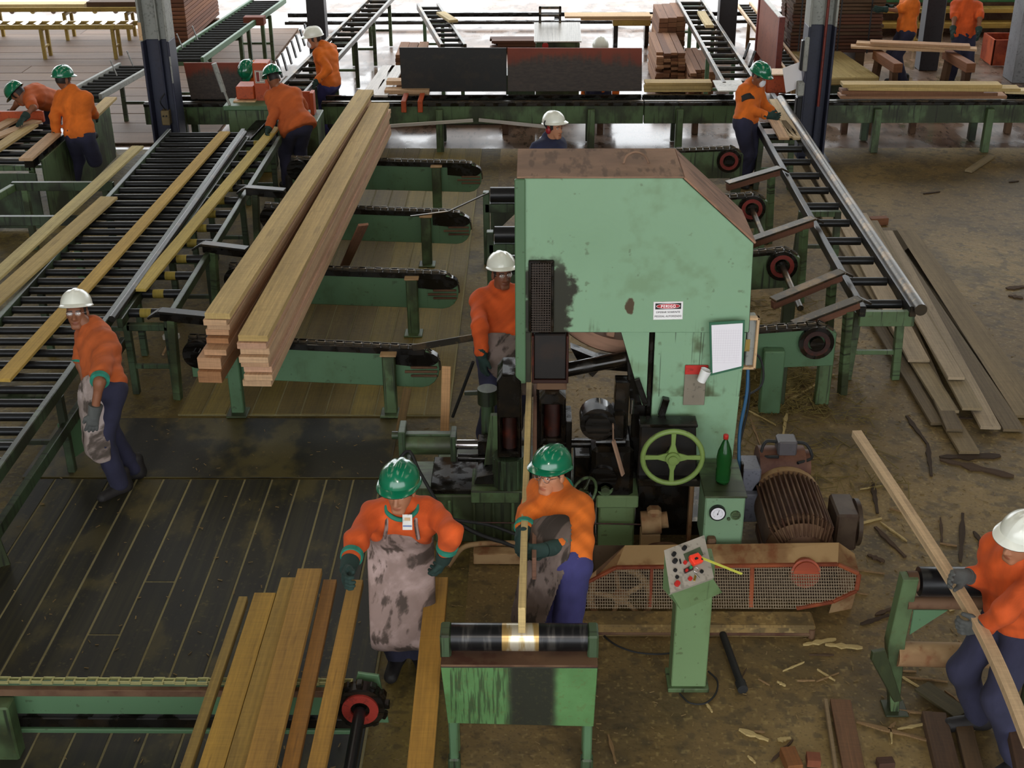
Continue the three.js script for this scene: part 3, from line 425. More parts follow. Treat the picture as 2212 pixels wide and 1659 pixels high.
{ // belt guard: tan box with an orange-framed mesh front
  const t = thing('belt_guard', 'long dusty belt guard with orange-edged wire mesh front', 'guard');
  const zT = -7.58, pts = [[1240, 1272], [1330, 1226], [1810, 1219], [1856, 1240], [1850, 1276], [1798, 1300], [1720, 1314], [1240, 1314]];
  // mesh face leans: its top edge at z -7.33, its bottom on the plinth at z -7.05
  const fz = (y) => -7.07 - (y - 0.1) * 1.0, solve = (px, py) => { let z = -7.2, v; for (let k = 0; k < 12; k++) { v = atDepth(px, py, z); z = fz(v.y); } return atDepth(px, py, z); };
  const P = pts.map(([x, y]) => solve(x, y));
  mesh('mesh_frame', P.slice(0, 7).map((p, i) => i < 6 ? bar(p, P[i + 1], 0.03, 0.022) : null).filter(Boolean).concat([bar(solve(1625, 1222), solve(1622, 1312), 0.03, 0.015), bar(solve(1408, 1224), solve(1404, 1312), 0.022, 0.015)]), std({ map: T.rust, color: C(196, 108, 66), roughness: 0.7 }), t);
  const inside = (p) => { let c = false; for (let i = 0, j = P.length - 1; i < P.length; j = i++) { const a = P[i], b = P[j]; if ((a.y > p.y) !== (b.y > p.y) && p.x < (b.x - a.x) * (p.y - a.y) / (b.y - a.y) + a.x) c = !c; } return c; };
  const xs = P.map((p) => p.x), ys = P.map((p) => p.y), X0 = Math.min(...xs), X1 = Math.max(...xs), Y0 = Math.min(...ys), Y1 = Math.max(...ys), wires = [], run = (f, a, b) => { let s = null; const n = 260; for (let k = 0; k <= n + 1; k++) { const q = k <= n ? a + (b - a) * k / n : null, on = q !== null && inside(f(q)); if (on && s === null) s = q; if (!on && s !== null) { const e = a + (b - a) * (k - 1) / n; if (e - s > 0.01) { const p0 = f(s), p1 = f(e); wires.push(bar(p0, p1, 0.0042, 0.0042, 0)); } s = null; } } };
  for (let x = X0 + 0.01; x < X1; x += 0.0165) run((y) => V(x, y, fz(y)), Y0, Y1);
  for (let y = Y0 + 0.008; y < Y1; y += 0.0145) run((x) => V(x, y, fz(y) + 0.003), X0, X1);
  mesh('wire_mesh', wires, std({ map: T.plain, color: C(158, 140, 116), roughness: 0.8 }), t).userData.kind = 'stuff';
  const top = [[1250, 1230], [1300, 1180], [1400, 1174], [1800, 1170], [1850, 1200]].map(([x, y]) => atHeight(x, y, 0.42));
  const rustBand = std({ map: T.rust, color: C(214, 192, 162), roughness: 0.9 });
  const q = (a, b, c, d) => { const g = new THREE.BufferGeometry(); g.setAttribute('position', new THREE.Float32BufferAttribute([a, b, c, a, c, d].flatMap((v) => [v.x, v.y, v.z]), 3)); g.computeVertexNormals(); return metreUV(g); };
  const edge = [P[0], P[1], P[2], P[3]], rear = [atHeight(1288, 1232, 0.3), atHeight(1350, 1178, 0.36), atHeight(1812, 1172, 0.4), atHeight(1846, 1196, 0.3)];
  mesh('cover', [0, 1, 2].map((i) => q(edge[i], edge[i + 1], rear[i + 1], rear[i])), rustBand, t);
  mesh('cover_back', [0, 1, 2].map((i) => q(rear[i], rear[i + 1], V(rear[i + 1].x, 0, rear[i + 1].z), V(rear[i].x, 0, rear[i].z))), M.rustDark, t);
  mesh('side_cover', q(edge[0], rear[0], V(rear[0].x, 0, rear[0].z), V(edge[0].x, 0, edge[0].z)), M.rust, t); mesh('side_cover', [q(P[3], P[4], V(P[4].x, 0, P[4].z - 0.05), rear[3]), q(P[4], P[5], V(P[5].x, 0, P[5].z - 0.05), V(P[4].x, 0, P[4].z - 0.05))], M.rust, t);
  mesh('back_panel', q(V(0.35, 0.02, -7.3), V(2.1, 0.02, -7.3), V(2.1, 0.3, -7.52), V(0.35, 0.3, -7.52)), std({ map: T.rust, color: C(96, 84, 72), roughness: 0.9 }), t);
  const wc = solve(1342, 1286).add(V(0, -0.06, -0.06)); const wheel = [new THREE.TorusGeometry(0.2, 0.026, 10, 40)]; scaleUV(wheel[0], 1, 0.2); for (let k = 0; k < 5; k++) { const a = k * 1.2566 + 0.5; wheel.push(bar([0, 0, 0], [0.19 * Math.cos(a), 0.19 * Math.sin(a), 0], 0.045, 0.03)); } wheel.push(rod([0, 0, -0.03], [0, 0, 0.03], 0.055, 20));
  mesh('flywheel', wheel.map((g) => place(g, [wc.x, wc.y, wc.z], [-0.785, 0, 0])), M.rust, t);
  const pc = solve(1742, 1250); const pu = mesh('pulley', [rod([pc.x, pc.y, pc.z - 0.09], [pc.x, pc.y + 0.02, pc.z - 0.03], 0.1, 28), rod([pc.x, pc.y + 0.02, pc.z - 0.03], [pc.x, pc.y + 0.022, pc.z - 0.02], 0.085, 28)], M.orangePaint, t);
  mesh('pulley_rim', pipe([pc.x, pc.y - 0.004, pc.z - 0.1], [pc.x, pc.y, pc.z - 0.06], 0.105, 0.08, 28), M.rust, pu);
  mesh('belt', [bar([wc.x, wc.y + 0.12, wc.z - 0.15], [pc.x, pc.y + 0.05, pc.z - 0.12], 0.05, 0.008)], M.rustDark, t);
  const b0 = atHeight(1235, 1316, 0.1), b1 = atHeight(1752, 1316, 0.1), b2 = atHeight(1752, 1352, 0.1);
  const pl = thing('concrete_plinth', 'low tan concrete plinth under the belt guard', 'plinth');
  mesh('slab', box(b0.x, b1.x, 0, 0.095, b2.z, b0.z + 0.0, 0.012), M.concrete, pl);
  const r0 = atHeight(1275, 1356, 0.05), r1 = atHeight(1752, 1358, 0.05);
  const rp = thing('conduit_pipe', 'thin brown pipe lying along the foot of the plinth', 'pipe');
  mesh('pipe', rod([r0.x, 0.03, r0.z + 0.03], [r1.x, 0.03, r1.z + 0.03], 0.014), M.rustDark, rp); mesh('pipe_end', [rod([r1.x, 0, r1.z + 0.03], [r1.x, 0.07, r1.z + 0.03], 0.022)], M.rustDark, rp);
}
// ---------------------------------------------------------------- conveyors and stands
const rollerG = new Map();
function conveyor(name, label, o) {   // o.axis 'z' or 'x'; a0..a1 along, c0..c1 across
  const t = thing(name, label, o.cat || 'conveyor', o.group), ax = o.axis !== 'x', P = (s, y, c) => { const k = (o.skew || 0) * (s - o.a0); return ax ? V(c + k, y, s) : V(s, y, c + k); };
  const { a0, a1, c0, c1, h } = o, rr = o.rr || 0.035, rh = o.railH || 0.12, rw = o.railW || 0.05, up = o.railUp ?? 0.03;
  const hAt = (s) => h + (o.rise || 0) * (s - a0) / (a1 - a0);
  for (const c of [c0 - rw / 2, c1 + rw / 2]) mesh('side_rail', bar(P(a0, hAt(a0) - rh / 2 + up, c), P(a1, hAt(a1) - rh / 2 + up, c), rw, rh, 0.006), o.rail || M.greenDark, t);
  const n = o.n ?? Math.round(Math.abs(a1 - a0) / (o.pitch || 0.22));
  for (let i = 0; i < n; i++) { const s = a0 + (a1 - a0) * (i + 0.5) / n; mesh('roller', rod(P(s, hAt(s) - rr, c0 + 0.004), P(s, hAt(s) - rr, c1 - 0.004), rr, o.seg || 14), o.roller || M.black, t); if (o.band) mesh('worn_band', rod(P(s, hAt(s) - rr, c0 + o.band[0]), P(s, hAt(s) - rr, c0 + o.band[1]), rr + 0.002, 14), o.bandMat || M.woodYellow, t); }
  for (const s of o.legs || []) {
    for (const c of [c0, c1]) { const out = (o.splay || 0) * Math.sign(c - (c0 + c1) / 2); mesh('leg', bar(P(s, hAt(s) - rh, c), P(s, 0.001, c + out), o.legW || 0.06, o.legW || 0.06), o.leg || M.greenDark, t); }
    if (o.brace !== false) mesh('cross_brace', bar(P(s, h * 0.35, c0), P(s, h * 0.35, c1), 0.04, 0.04), o.leg || M.greenDark, t);
    mesh('cross_beam', bar(P(s, h - rh - 0.03, c0), P(s, h - rh - 0.03, c1), 0.06, 0.06), o.leg || M.greenDark, t);
  }
  return t;
}
// roller table on the left, its side bay
{
  const t = conveyor('roller_table', 'long roller table carrying sawn boards past the navy column', { a0: -16.2, a1: -6.4, c0: -4.62, c1: -3.72, h: 0.8, pitch: 0.222, rr: 0.033, legs: [-15.8, -13.4, -11.2, -9.0], rail: M.greenDeep, leg: M.greenDeep, railH: 0.1, railUp: 0.02 });
  mesh('lower_stringer', bar([-3.7, 0.42, -10.6], [-3.7, 0.42, -6.6], 0.05, 0.1), M.greenDeep, t);
  mesh('foot_plate', place(extrude([[-0.16, 0], [0.14, 0], [0.06, 0.62], [-0.1, 0.62]], 0.03), [-3.86, 0, -7.6], [0, 0.5, 0]), M.greenDark, t);
  mesh('stringer_plate', place(extrude([[-0.1, 0], [0.08, 0], [0.14, 0.36], [-0.16, 0.36]], 0.03), [-3.72, 0.05, -9.2], [0, 1.2, 0]), M.green2, t);
  const yband = std({ map: T.wood, color: C(168, 150, 60), roughness: 0.7 });
  const s = conveyor('side_roller_bay', 'narrow roller bay with yellow worn rollers beside the roller table', { a0: -16.0, a1: -10.3, c0: -3.58, c1: -3.22, h: 0.78, pitch: 0.44, rr: 0.04, legs: [-15.6, -13.7, -12.0, -10.4], rail: M.greenDeep, leg: M.greenDeep, railH: 0.09, railUp: 0.0, band: [0.1, 0.2], bandMat: yband });
  mesh('divider_bar', rod([-3.635, 0.82, -16.0], [-3.635, 0.82, -10.2], 0.032, 12), M.darksteel, s);
}
// cross skids left of the roller table
{
  const t = thing('cross_skid', 'dark green skid rails reaching from the edger to the roller table', 'conveyor');
  for (const [z, x0, x1] of [[-14.05, -5.9, -4.74], [-12.9, -6.1, -4.74]]) { mesh('skid_rail', bar([x0, 0.76, z], [x1, 0.76, z], 0.06, 0.1), M.greenDeep, t); for (const x of [x0 + 0.14, x1 - 0.1]) mesh('leg', bar([x, 0.72, z], [x, 0.001, z], 0.07, 0.07), M.greenDark, t); }
  mesh('tie_bar', bar([-5.87, 0.76, -14.0], [-6.07, 0.76, -12.95], 0.06, 0.08), M.greenDark, t);
  mesh('yellow_rod', bar([-5.2, 0.6, -13.8], [-5.16, 0.02, -13.6], 0.03, 0.03), M.yellow, t);
}
// transfer chains under the lumber bundle (left of the saw) and beyond it on the right
const linkG = [box(-0.024, 0.024, -0.008, 0.008, -0.016, -0.011, 0.001), box(-0.024, 0.024, -0.008, 0.008, 0.011, 0.016, 0.001), rod([0.018, 0, -0.018], [0.018, 0, 0.018], 0.006, 6)];
function chainAlong(pts, pitch = 0.078, s = 1.55) { const c = new THREE.CatmullRomCurve3(pts.map(vv), false, 'catmullrom', 0.05), L = c.getLength(), n = Math.floor(L / pitch), out = []; for (let i = 0; i < n; i++) { const p = c.getPointAt((i + 0.5) / n), d = c.getTangentAt((i + 0.5) / n), a = Math.atan2(d.y, d.x), w = i % 2 ? 0.72 : 1; out.push(...linkG.map((g) => place(g.clone().scale(s, s, s * w), [p.x, p.y, p.z], [0, 0, a]))); } return out; }
const M_chain = std({ map: T.oil, color: C(214, 214, 210), roughness: 0.28, metalness: 0.8 });
function beamProfile(x0, x1, y0, y1, d, rEnd, lEnd) {   // sloping beam, round nose at x1
  const p = [[x0, y0 - d], [x1 - 0.16, y1 - d]]; for (let k = 0; k <= 8; k++) { const a = -Math.PI / 2 + k * Math.PI / 8; p.push([x1 - 0.16 + 0.16 * Math.cos(a), y1 - d / 2 + d / 2 * Math.sin(a)]); } p.push([x0, y0]); return p;
}
[[-10.08, -2.95, -0.8, 0.70, 0.60], [-11.75, -2.95, -0.72, 0.70, 0.62], [-13.6, -2.95, -0.68, 0.68, 0.60], [-15.35, -2.95, -0.62, 0.68, 0.62]].forEach(([z, x0, x1, y0, y1], i) => {
  const t = thing('transfer_chain', ['green transfer chain beam nearest the black floor plate under the bundle', 'second green transfer chain beam back from the black floor plate', 'third green transfer chain beam, level with the rear of the saw', 'green transfer chain beam furthest from the black floor plate'][i], 'conveyor');
  mesh('beam', place(extrude(beamProfile(x0, x1, y0, y1, 0.36), 0.07, 0.006), [0, 0, z + 0.035]), M.green2, t);
  mesh('oily_track', [bar([x0, y0 - 0.02, z], [x1 - 0.12, y1 - 0.02, z], 0.1, 0.06), place(extrude(beamProfile(x1 - 0.42, x1 - 0.005, y0 - (y0 - y1) * 0.82, y1 - 0.015, 0.15), 0.085, 0.004), [0, 0, z + 0.0425])], M.oil, t);
  mesh('chain', chainAlong([[x0, y0 + 0.022, z], [x1 - 0.22, y1 + 0.022, z], [x1 - 0.1, y1 - 0.01, z], [x1 - 0.01, y1 - 0.11, z], [x1 - 0.0, y1 - 0.2, z]]), M_chain, t).userData.kind = 'stuff';
  mesh('tension_slot', [box(x1 - 0.25, x1 - 0.02, y1 - 0.17, y1 - 0.15, z + 0.035, z + 0.06), box(x1 - 0.25, x1 - 0.02, y1 - 0.25, y1 - 0.23, z + 0.035, z + 0.06), rod([x1 - 0.3, y1 - 0.2, z + 0.05], [x1 - 0.02, y1 - 0.2, z + 0.05], 0.012)], M.rustDark, t);
  for (const x of i === 0 ? [-2.57, -1.23] : [-2.6, -1.17]) { mesh('post', box(x - 0.055, x + 0.055, 0.02, y1 - 0.02, z + 0.04, z + 0.13, 0.008), i === 0 && x < -2 ? M.green2 : M.greenDark, t); mesh('post_cap', box(x - 0.07, x + 0.07, y1 - 0.02, y1 - 0.005, z + 0.035, z + 0.14), M.rust, t); mesh('post_foot', box(x - 0.09, x + 0.09, 0.022, 0.04, z + 0.02, z + 0.2), M.greenDark, t); }
  mesh('sprocket', [rod([x0 + 0.08, y0 - 0.12, z - 0.05], [x0 + 0.08, y0 - 0.12, z + 0.09], 0.13, 22), rod([x0 + 0.08, y0 - 0.12, z + 0.09], [x0 + 0.08, y0 - 0.12, z + 0.13], 0.05, 14)], M.oil, t);
});
[[-10.15, 1.75, 2.6, 0.72, 0.78], [-11.78, 1.55, 2.58, 0.74, 0.84], [-13.62, 1.5, 2.57, 0.7, 0.78], [-15.65, 1.45, 2.6, 0.66, 0.7]].forEach(([z, x0, x1, y0, y1], i) => {
  const t = thing('outfeed_chain', ['outfeed chain beam ending beside the near end of the ladder conveyor', 'outfeed chain beam with two red sprockets behind the saw', 'outfeed chain beam with one red sprocket beside the ladder conveyor', 'outfeed chain beam at the feet of the masked worker'][i], 'conveyor');
  mesh('beam', place(extrude([[x0, y0 - 0.34], [x1, y1 - 0.36], [x1, y1 - 0.06], [x1 - 0.1, y1], [x0, y0]], 0.07, 0.006), [0, 0, z + 0.035]), i ? M.greenDark : M.green2, t);
  mesh('oily_track', bar([x0, y0 + 0.006, z], [x1 - 0.1, y1 + 0.006, z], 0.1, 0.03), M.oil, t);
  mesh('chain', chainAlong([[x0, y0 + 0.03, z], [x1 - 0.14, y1 + 0.03, z], [x1 - 0.02, y1 - 0.04, z]]), M_chain, t).userData.kind = 'stuff';
  const sx = x1 - 0.17, sy = y1 - 0.13, rim = i === 0 ? M.oilRed : std({ map: T.plain, color: C(132, 40, 30), roughness: 0.5 });
  const sp = mesh('sprocket', [pipe([sx, sy, z + 0.035], [sx, sy, z + 0.075], 0.15, 0.1, 24), rod([sx, sy, z + 0.035], [sx, sy, z + 0.1], 0.06, 16)], M.oil, t);
  mesh('sprocket_ring', pipe([sx, sy, z + 0.045], [sx, sy, z + 0.082], 0.115, 0.075, 24), rim, sp);
  for (const x of [x0 + 0.42, x1 - 0.04]) mesh('post', box(x - 0.06, x + 0.06, 0.001, y1 - 0.08, z - 0.12, z - 0.03, 0.008), M.greenDark, t);
  if (!i) mesh('post', box(1.98, 2.16, 0.001, 0.6, z + 0.04, z + 0.14, 0.01), M.green2, t);
  if (i < 3 && i) mesh('shaft', rod([sx, sy, z + 0.08], [sx + 0.02, sy - 0.06, z + 0.95], 0.03, 12), M.worn, t);
});
// tipping arms between chains and conveyors
function arm(label, a, b, wood, strap = M.worn) {
  const t = thing('tipping_arm', label, 'conveyor arm'), d = b.clone().sub(a).normalize(), hook = b.clone().addScaledVector(d, 0.1); hook.y -= 0.07;
  mesh('metal_strap', [bar(a, b, 0.11, 0.022), bar(b, hook, 0.11, 0.022)], strap, t);
  mesh('wooden_core', bar(a.clone().setY(a.y - 0.05), b.clone().setY(b.y - 0.05), 0.05, 0.08), wood, t);
  mesh('pivot_post', bar(b.clone().setY(b.y - 0.08).addScaledVector(d, -0.1), b.clone().setY(0.001).addScaledVector(d, -0.06), 0.07, 0.07), M.greenDark, t);
}
const armWood = std({ map: T.wood, color: C(120, 78, 58), roughness: 0.8 });
[[[2.18, 0.8, -14.0], [2.8, 0.9, -14.25]], [[2.18, 0.8, -12.2], [2.84, 0.92, -12.5]], [[2.15, 0.78, -10.72], [2.82, 0.92, -11.05]], [[2.24, 0.78, -10.2], [2.84, 0.92, -10.42]]].forEach(([a, b], i) => arm(['tipping arm furthest up the ladder conveyor, beside its dark red core', 'tipping arm between the two red sprockets and the ladder conveyor', 'tipping arm with bare reddish wood at the ladder conveyor', 'lowest tipping arm at the near end of the ladder conveyor'][i], V(...a), V(...b), armWood));
[[[-2.72, 0.84, -13.65], [-3.16, 0.86, -13.7]], [[-2.78, 0.84, -11.85], [-3.24, 0.86, -11.95]], [[-2.8, 0.84, -10.24], [-3.24, 0.86, -10.3]]].forEach(([a, b], i) => arm(['dark tipping arm by the feet of the worker at the edger', 'dark tipping arm midway along the side roller bay', 'dark tipping arm at the near end of the side roller bay'][i], V(...a), V(...b), M.oil, M.darksteel));
// short rollers behind the saw
[[-13.6, -0.46], [-12.35, -0.38], [-11.55, -0.3]].forEach(([z, x0], i) => {
  const t = thing('roller_stand', ['black roller on a gusseted green stand with a white flat bar', 'black roller stand behind the hood, middle of three', 'black roller stand next to the white-helmeted operator'][i], 'roller stand');
  mesh('roller', rod([x0, 0.8, z], [-0.06, 0.8, z], 0.085, 22), M.black, t);
  mesh('frame', [bar([x0 - 0.06, 0.66, z], [-0.03, 0.66, z], 0.1, 0.1), box(x0 - 0.08, x0 - 0.01, 0.001, 0.84, z - 0.04, z + 0.05), box(-0.07, -0.01, 0.001, 0.82, z - 0.04, z + 0.05), place(extrude([[x0, 0.62], [x0 + 0.3, 0.62], [x0, 0.32]], 0.03), [0, 0, z + 0.03])], M.greenDeep, t);
  if (!i) mesh('flat_bar', [bar([x0 - 0.02, 0.84, z + 0.05], [x0 - 0.45, 0.68, z + 0.2], 0.03, 0.012), bar([x0 - 0.45, 0.68, z + 0.2], [x0 - 0.86, 0.66, z + 0.3], 0.03, 0.012)], M.worn, t);
});
{ const t = thing('guide_bar', 'grey steel bar from the operator to the nearest transfer chain', 'bar'); mesh('bar', bar([-0.42, 0.8, -9.9], [-1.02, 0.66, -9.96], 0.012, 0.06), M.worn, t); mesh('clamp', box(-0.46, -0.4, 0.72, 0.83, -9.94, -9.86), M.oil, t); }
// ladder conveyor on the right
{
  const t = conveyor('ladder_conveyor', 'ladder-like roller conveyor running back from the saw past the navy column', { a0: -10.45, a1: -17.9, c0: 2.92, c1: 3.3, h: 0.78, n: 14, rr: 0.04, seg: 14, legs: [-10.7, -13.4, -16.2], rail: M.darksteel, leg: M.greenDark, railH: 0.1, railW: 0.06, railUp: 0.05, legW: 0.07, splay: 0.03 });
  mesh('fence_rail', rod([3.38, 0.82, -10.4], [3.38, 0.82, -17.6], 0.055, 14), M.worn, t);
  mesh('end_beam', bar([2.88, 0.7, -10.5], [3.36, 0.7, -10.5], 0.06, 0.14), M.greenDark, t);
}
// roller stand in front, and the board on edge
T.apron = texture(512, 256, 0.82, 0.45, (u, v) => { const n = fbm(u, v, 8, 4, 5, 301), d = fbm(u, v, 80, 3, 4, 302), e = Math.abs(u - 0.55 - 0.03 * (n - 0.5)) ; let c = mix([150, 196, 146], [122, 160, 112], n); c = mix(c, [70, 80, 56], 0.7 * sstep(0.45, 0.65, d) * sstep(0.75, 0.3, u)); c = mix(c, [52, 46, 40], 0.95 * sstep(0.19, 0.12, e)); return mix(c, [150, 126, 84], 0.25 * sstep(0.6, 0.75, fbm(u, v, 50, 30, 3, 303))); });
T.apron.offset.set(0.45 / 0.82, -0.36 / 0.45);
T.roll = texture(512, 64, 0.8, 0.47, (u, v) => { const n = fbm(u, v, 30, 3, 4, 311); return u > 0.38 && u < 0.635 ? mix([206, 198, 178], [168, 138, 84], sstep(0.45, 0.8, n + (u < 0.41 || u > 0.6 ? 0.3 : 0))) : mix([30, 30, 32], [66, 64, 62], sstep(0.45, 0.75, n)); });
{
  const t = thing('infeed_roller_stand', 'green roller stand with black roller polished bright in the middle', 'roller stand');
  const rg = new THREE.CylinderGeometry(0.077, 0.077, 0.75, 40).rotateZ(Math.PI / 2); { const p = rg.attributes.position, u = rg.attributes.uv; for (let i = 0; i < p.count; i++) u.setXY(i, (p.getX(i) + 0.4), u.getX(i) * 0.47); }
  mesh('roller', place(rg, [-0.07, 0.875, -5.76]), std({ map: T.roll, roughness: 0.3, metalness: 0.55 }), t);
  mesh('roller_shaft', [rod([-0.5, 0.875, -5.76], [0.36, 0.875, -5.76], 0.02)], M.steel, t);
  for (const x of [-0.475, 0.335]) mesh('bearing', [box(x - 0.03, x + 0.03, 0.77, 0.93, -5.83, -5.69, 0.01)], M.greenDeep, t);
  mesh('tray', box(-0.5, 0.36, 0.775, 0.79, -5.86, -5.62), M.rustDark, t);
  mesh('apron_plate', place(extrude([[-0.47, 0.38], [0.345, 0.36], [0.36, 0.775], [-0.5, 0.775]], 0.012, 0.003), [0, 0, -5.62]), std({ map: T.apron, color: C(150, 170, 140), roughness: 0.55 }), t);
  mesh('rear_plate', box(-0.48, 0.34, 0.45, 0.775, -5.87, -5.86), M.greenDark, t);
  for (const x of [-0.445, 0.315]) { mesh('leg', box(x - 0.025, x + 0.025, 0.03, 0.775, -5.69, -5.64, 0.008), M.green2, t); mesh('rear_leg', box(x - 0.025, x + 0.025, 0.0, 0.775, -5.85, -5.8, 0.008), M.greenDark, t); mesh('foot', box(x - 0.035, x + 0.035, 0, 0.1, -5.7, -5.63, 0.01), M.greenDeep, t); }
}
// roller stand at the right edge
{
  const t = thing('outer_roller_stand', 'green roller stand with bent Y-shaped leg beside the plank carrier', 'roller stand'), z = -6.22;
  mesh('roller', rod([2.24, 0.93, z], [2.98, 0.93, z], 0.085, 24), M.black, t);
  mesh('bearing', rod([2.17, 0.93, z], [2.23, 0.93, z], 0.06, 16), M.rustDark, t);
  mesh('upper_tube', rod([2.18, 0.8, z + 0.03], [3.0, 0.8, z + 0.03], 0.04, 14), M.rustDark, t);
  mesh('lower_tube', rod([2.17, 0.42, z + 0.02], [3.0, 0.4, z + 0.02], 0.075, 18), M.rust, t);
  mesh('leg', [place(extrude([[2.13, 0.98], [2.22, 0.98], [2.2, 0.55], [2.23, 0.0], [2.18, 0.0], [2.1, 0.5]], 0.09), [0, 0, z + 0.06])], M.greenDark, t);
  mesh('brace_plate', place(extrude([[0.0, 0], [0.05, 0], [-0.12, 0.42], [-0.2, 0.42], [-0.2, 0.36]], 0.03), [2.17, 0.14, z + 0.13], [0, 0.3, 0]), M.greenDark, t);
  mesh('gusset', place(extrude([[2.22, 0.76], [2.42, 0.76], [2.22, 0.58]], 0.012), [0, 0, z + 0.05]), M.green2, t);
  mesh('foot', box(2.14, 2.28, 0, 0.012, z - 0.05, z + 0.1), M.greenDark, t);
  mesh('far_leg', box(2.98, 3.06, 0, 0.98, z - 0.03, z + 0.06), M.greenDark, t);
}
// chain conveyor along the bottom left
{
  const t = thing('front_chain_conveyor', 'green chain conveyor with open link chain in front of the deck', 'conveyor'), z = -5.86, y = 0.47;
  const p0 = atHeight(0, 1455, y), p1 = atHeight(760, 1441, y);
  mesh('upper_beam', [box(-3.4, -1.05, 0.41, 0.45, z - 0.05, z + 0.06), box(-3.4, -1.05, 0.24, 0.41, z - 0.02, z + 0.02, 0.004)], M.green2, t);
  mesh('oily_strip', box(-3.4, -1.05, 0.405, 0.452, z + 0.02, z + 0.062, 0.004), M.rustDark, t);
  mesh('lower_track', box(-3.4, -1.05, 0.155, 0.225, z - 0.03, z + 0.04), M.oil, t);
  mesh('lower_lip', box(-3.4, -1.05, 0.12, 0.15, z + 0.02, z + 0.05), M.green2, t);
  mesh('end_post', [box(-3.3, -2.98, 0.001, 0.4, z + 0.05, z + 0.16, 0.01)], M.greenDark, t);
  const link = mesh('chain_link', linkG.map((g) => g.clone().scale(1.35, 1.3, 1.5)), std({ map: T.plain, color: C(176, 172, 118), roughness: 0.4, metalness: 0.4 }));
  for (let i = 0; i < 36; i++) { const l = link.clone(); l.name = 'chain_link'; l.position.set(-3.3 + i * 0.064, y + 0.002, z); if (i % 2) l.scale.z = 0.72; t.add(l); }
  const sp = mesh('sprocket', [rod([-0.98, 0.36, z + 0.02], [-0.98, 0.36, z + 0.1], 0.14, 30), ...[...Array(12).keys()].map((k) => { const a = k * 0.5236; return place(cbox(0.05, 0.04, 0.05), [-0.98 + 0.14 * Math.cos(a), 0.36 + 0.14 * Math.sin(a), z + 0.06], [0, 0, a]); })], M.oil, t);
  mesh('sprocket_ring', pipe([-0.98, 0.36, z + 0.1], [-0.98, 0.36, z + 0.115], 0.105, 0.055, 28), std({ map: T.plain, color: C(160, 50, 38), roughness: 0.5 }), sp);
  
  mesh('end_plate', place(extrude([[-1.1, 0.15], [-0.84, 0.15], [-0.88, 0.5], [-1.0, 0.52]], 0.02), [0, 0, z - 0.02]), M.green2, t);
  const c = t.clone(); c.name = numbered('front_chain_conveyor'); tag(c, 'second green chain conveyor under the near ends of the amber boards', 'conveyor'); c.position.z = 1.4; c.userData.placed = true; scene.add(c);
  single('drive_shaft', rod([-0.98, 0.36, z + 0.12], [-0.98, 0.36, z + 1.37], 0.035, 16), M.black, 'black drive shaft linking the two front chain conveyors', 'shaft');
}
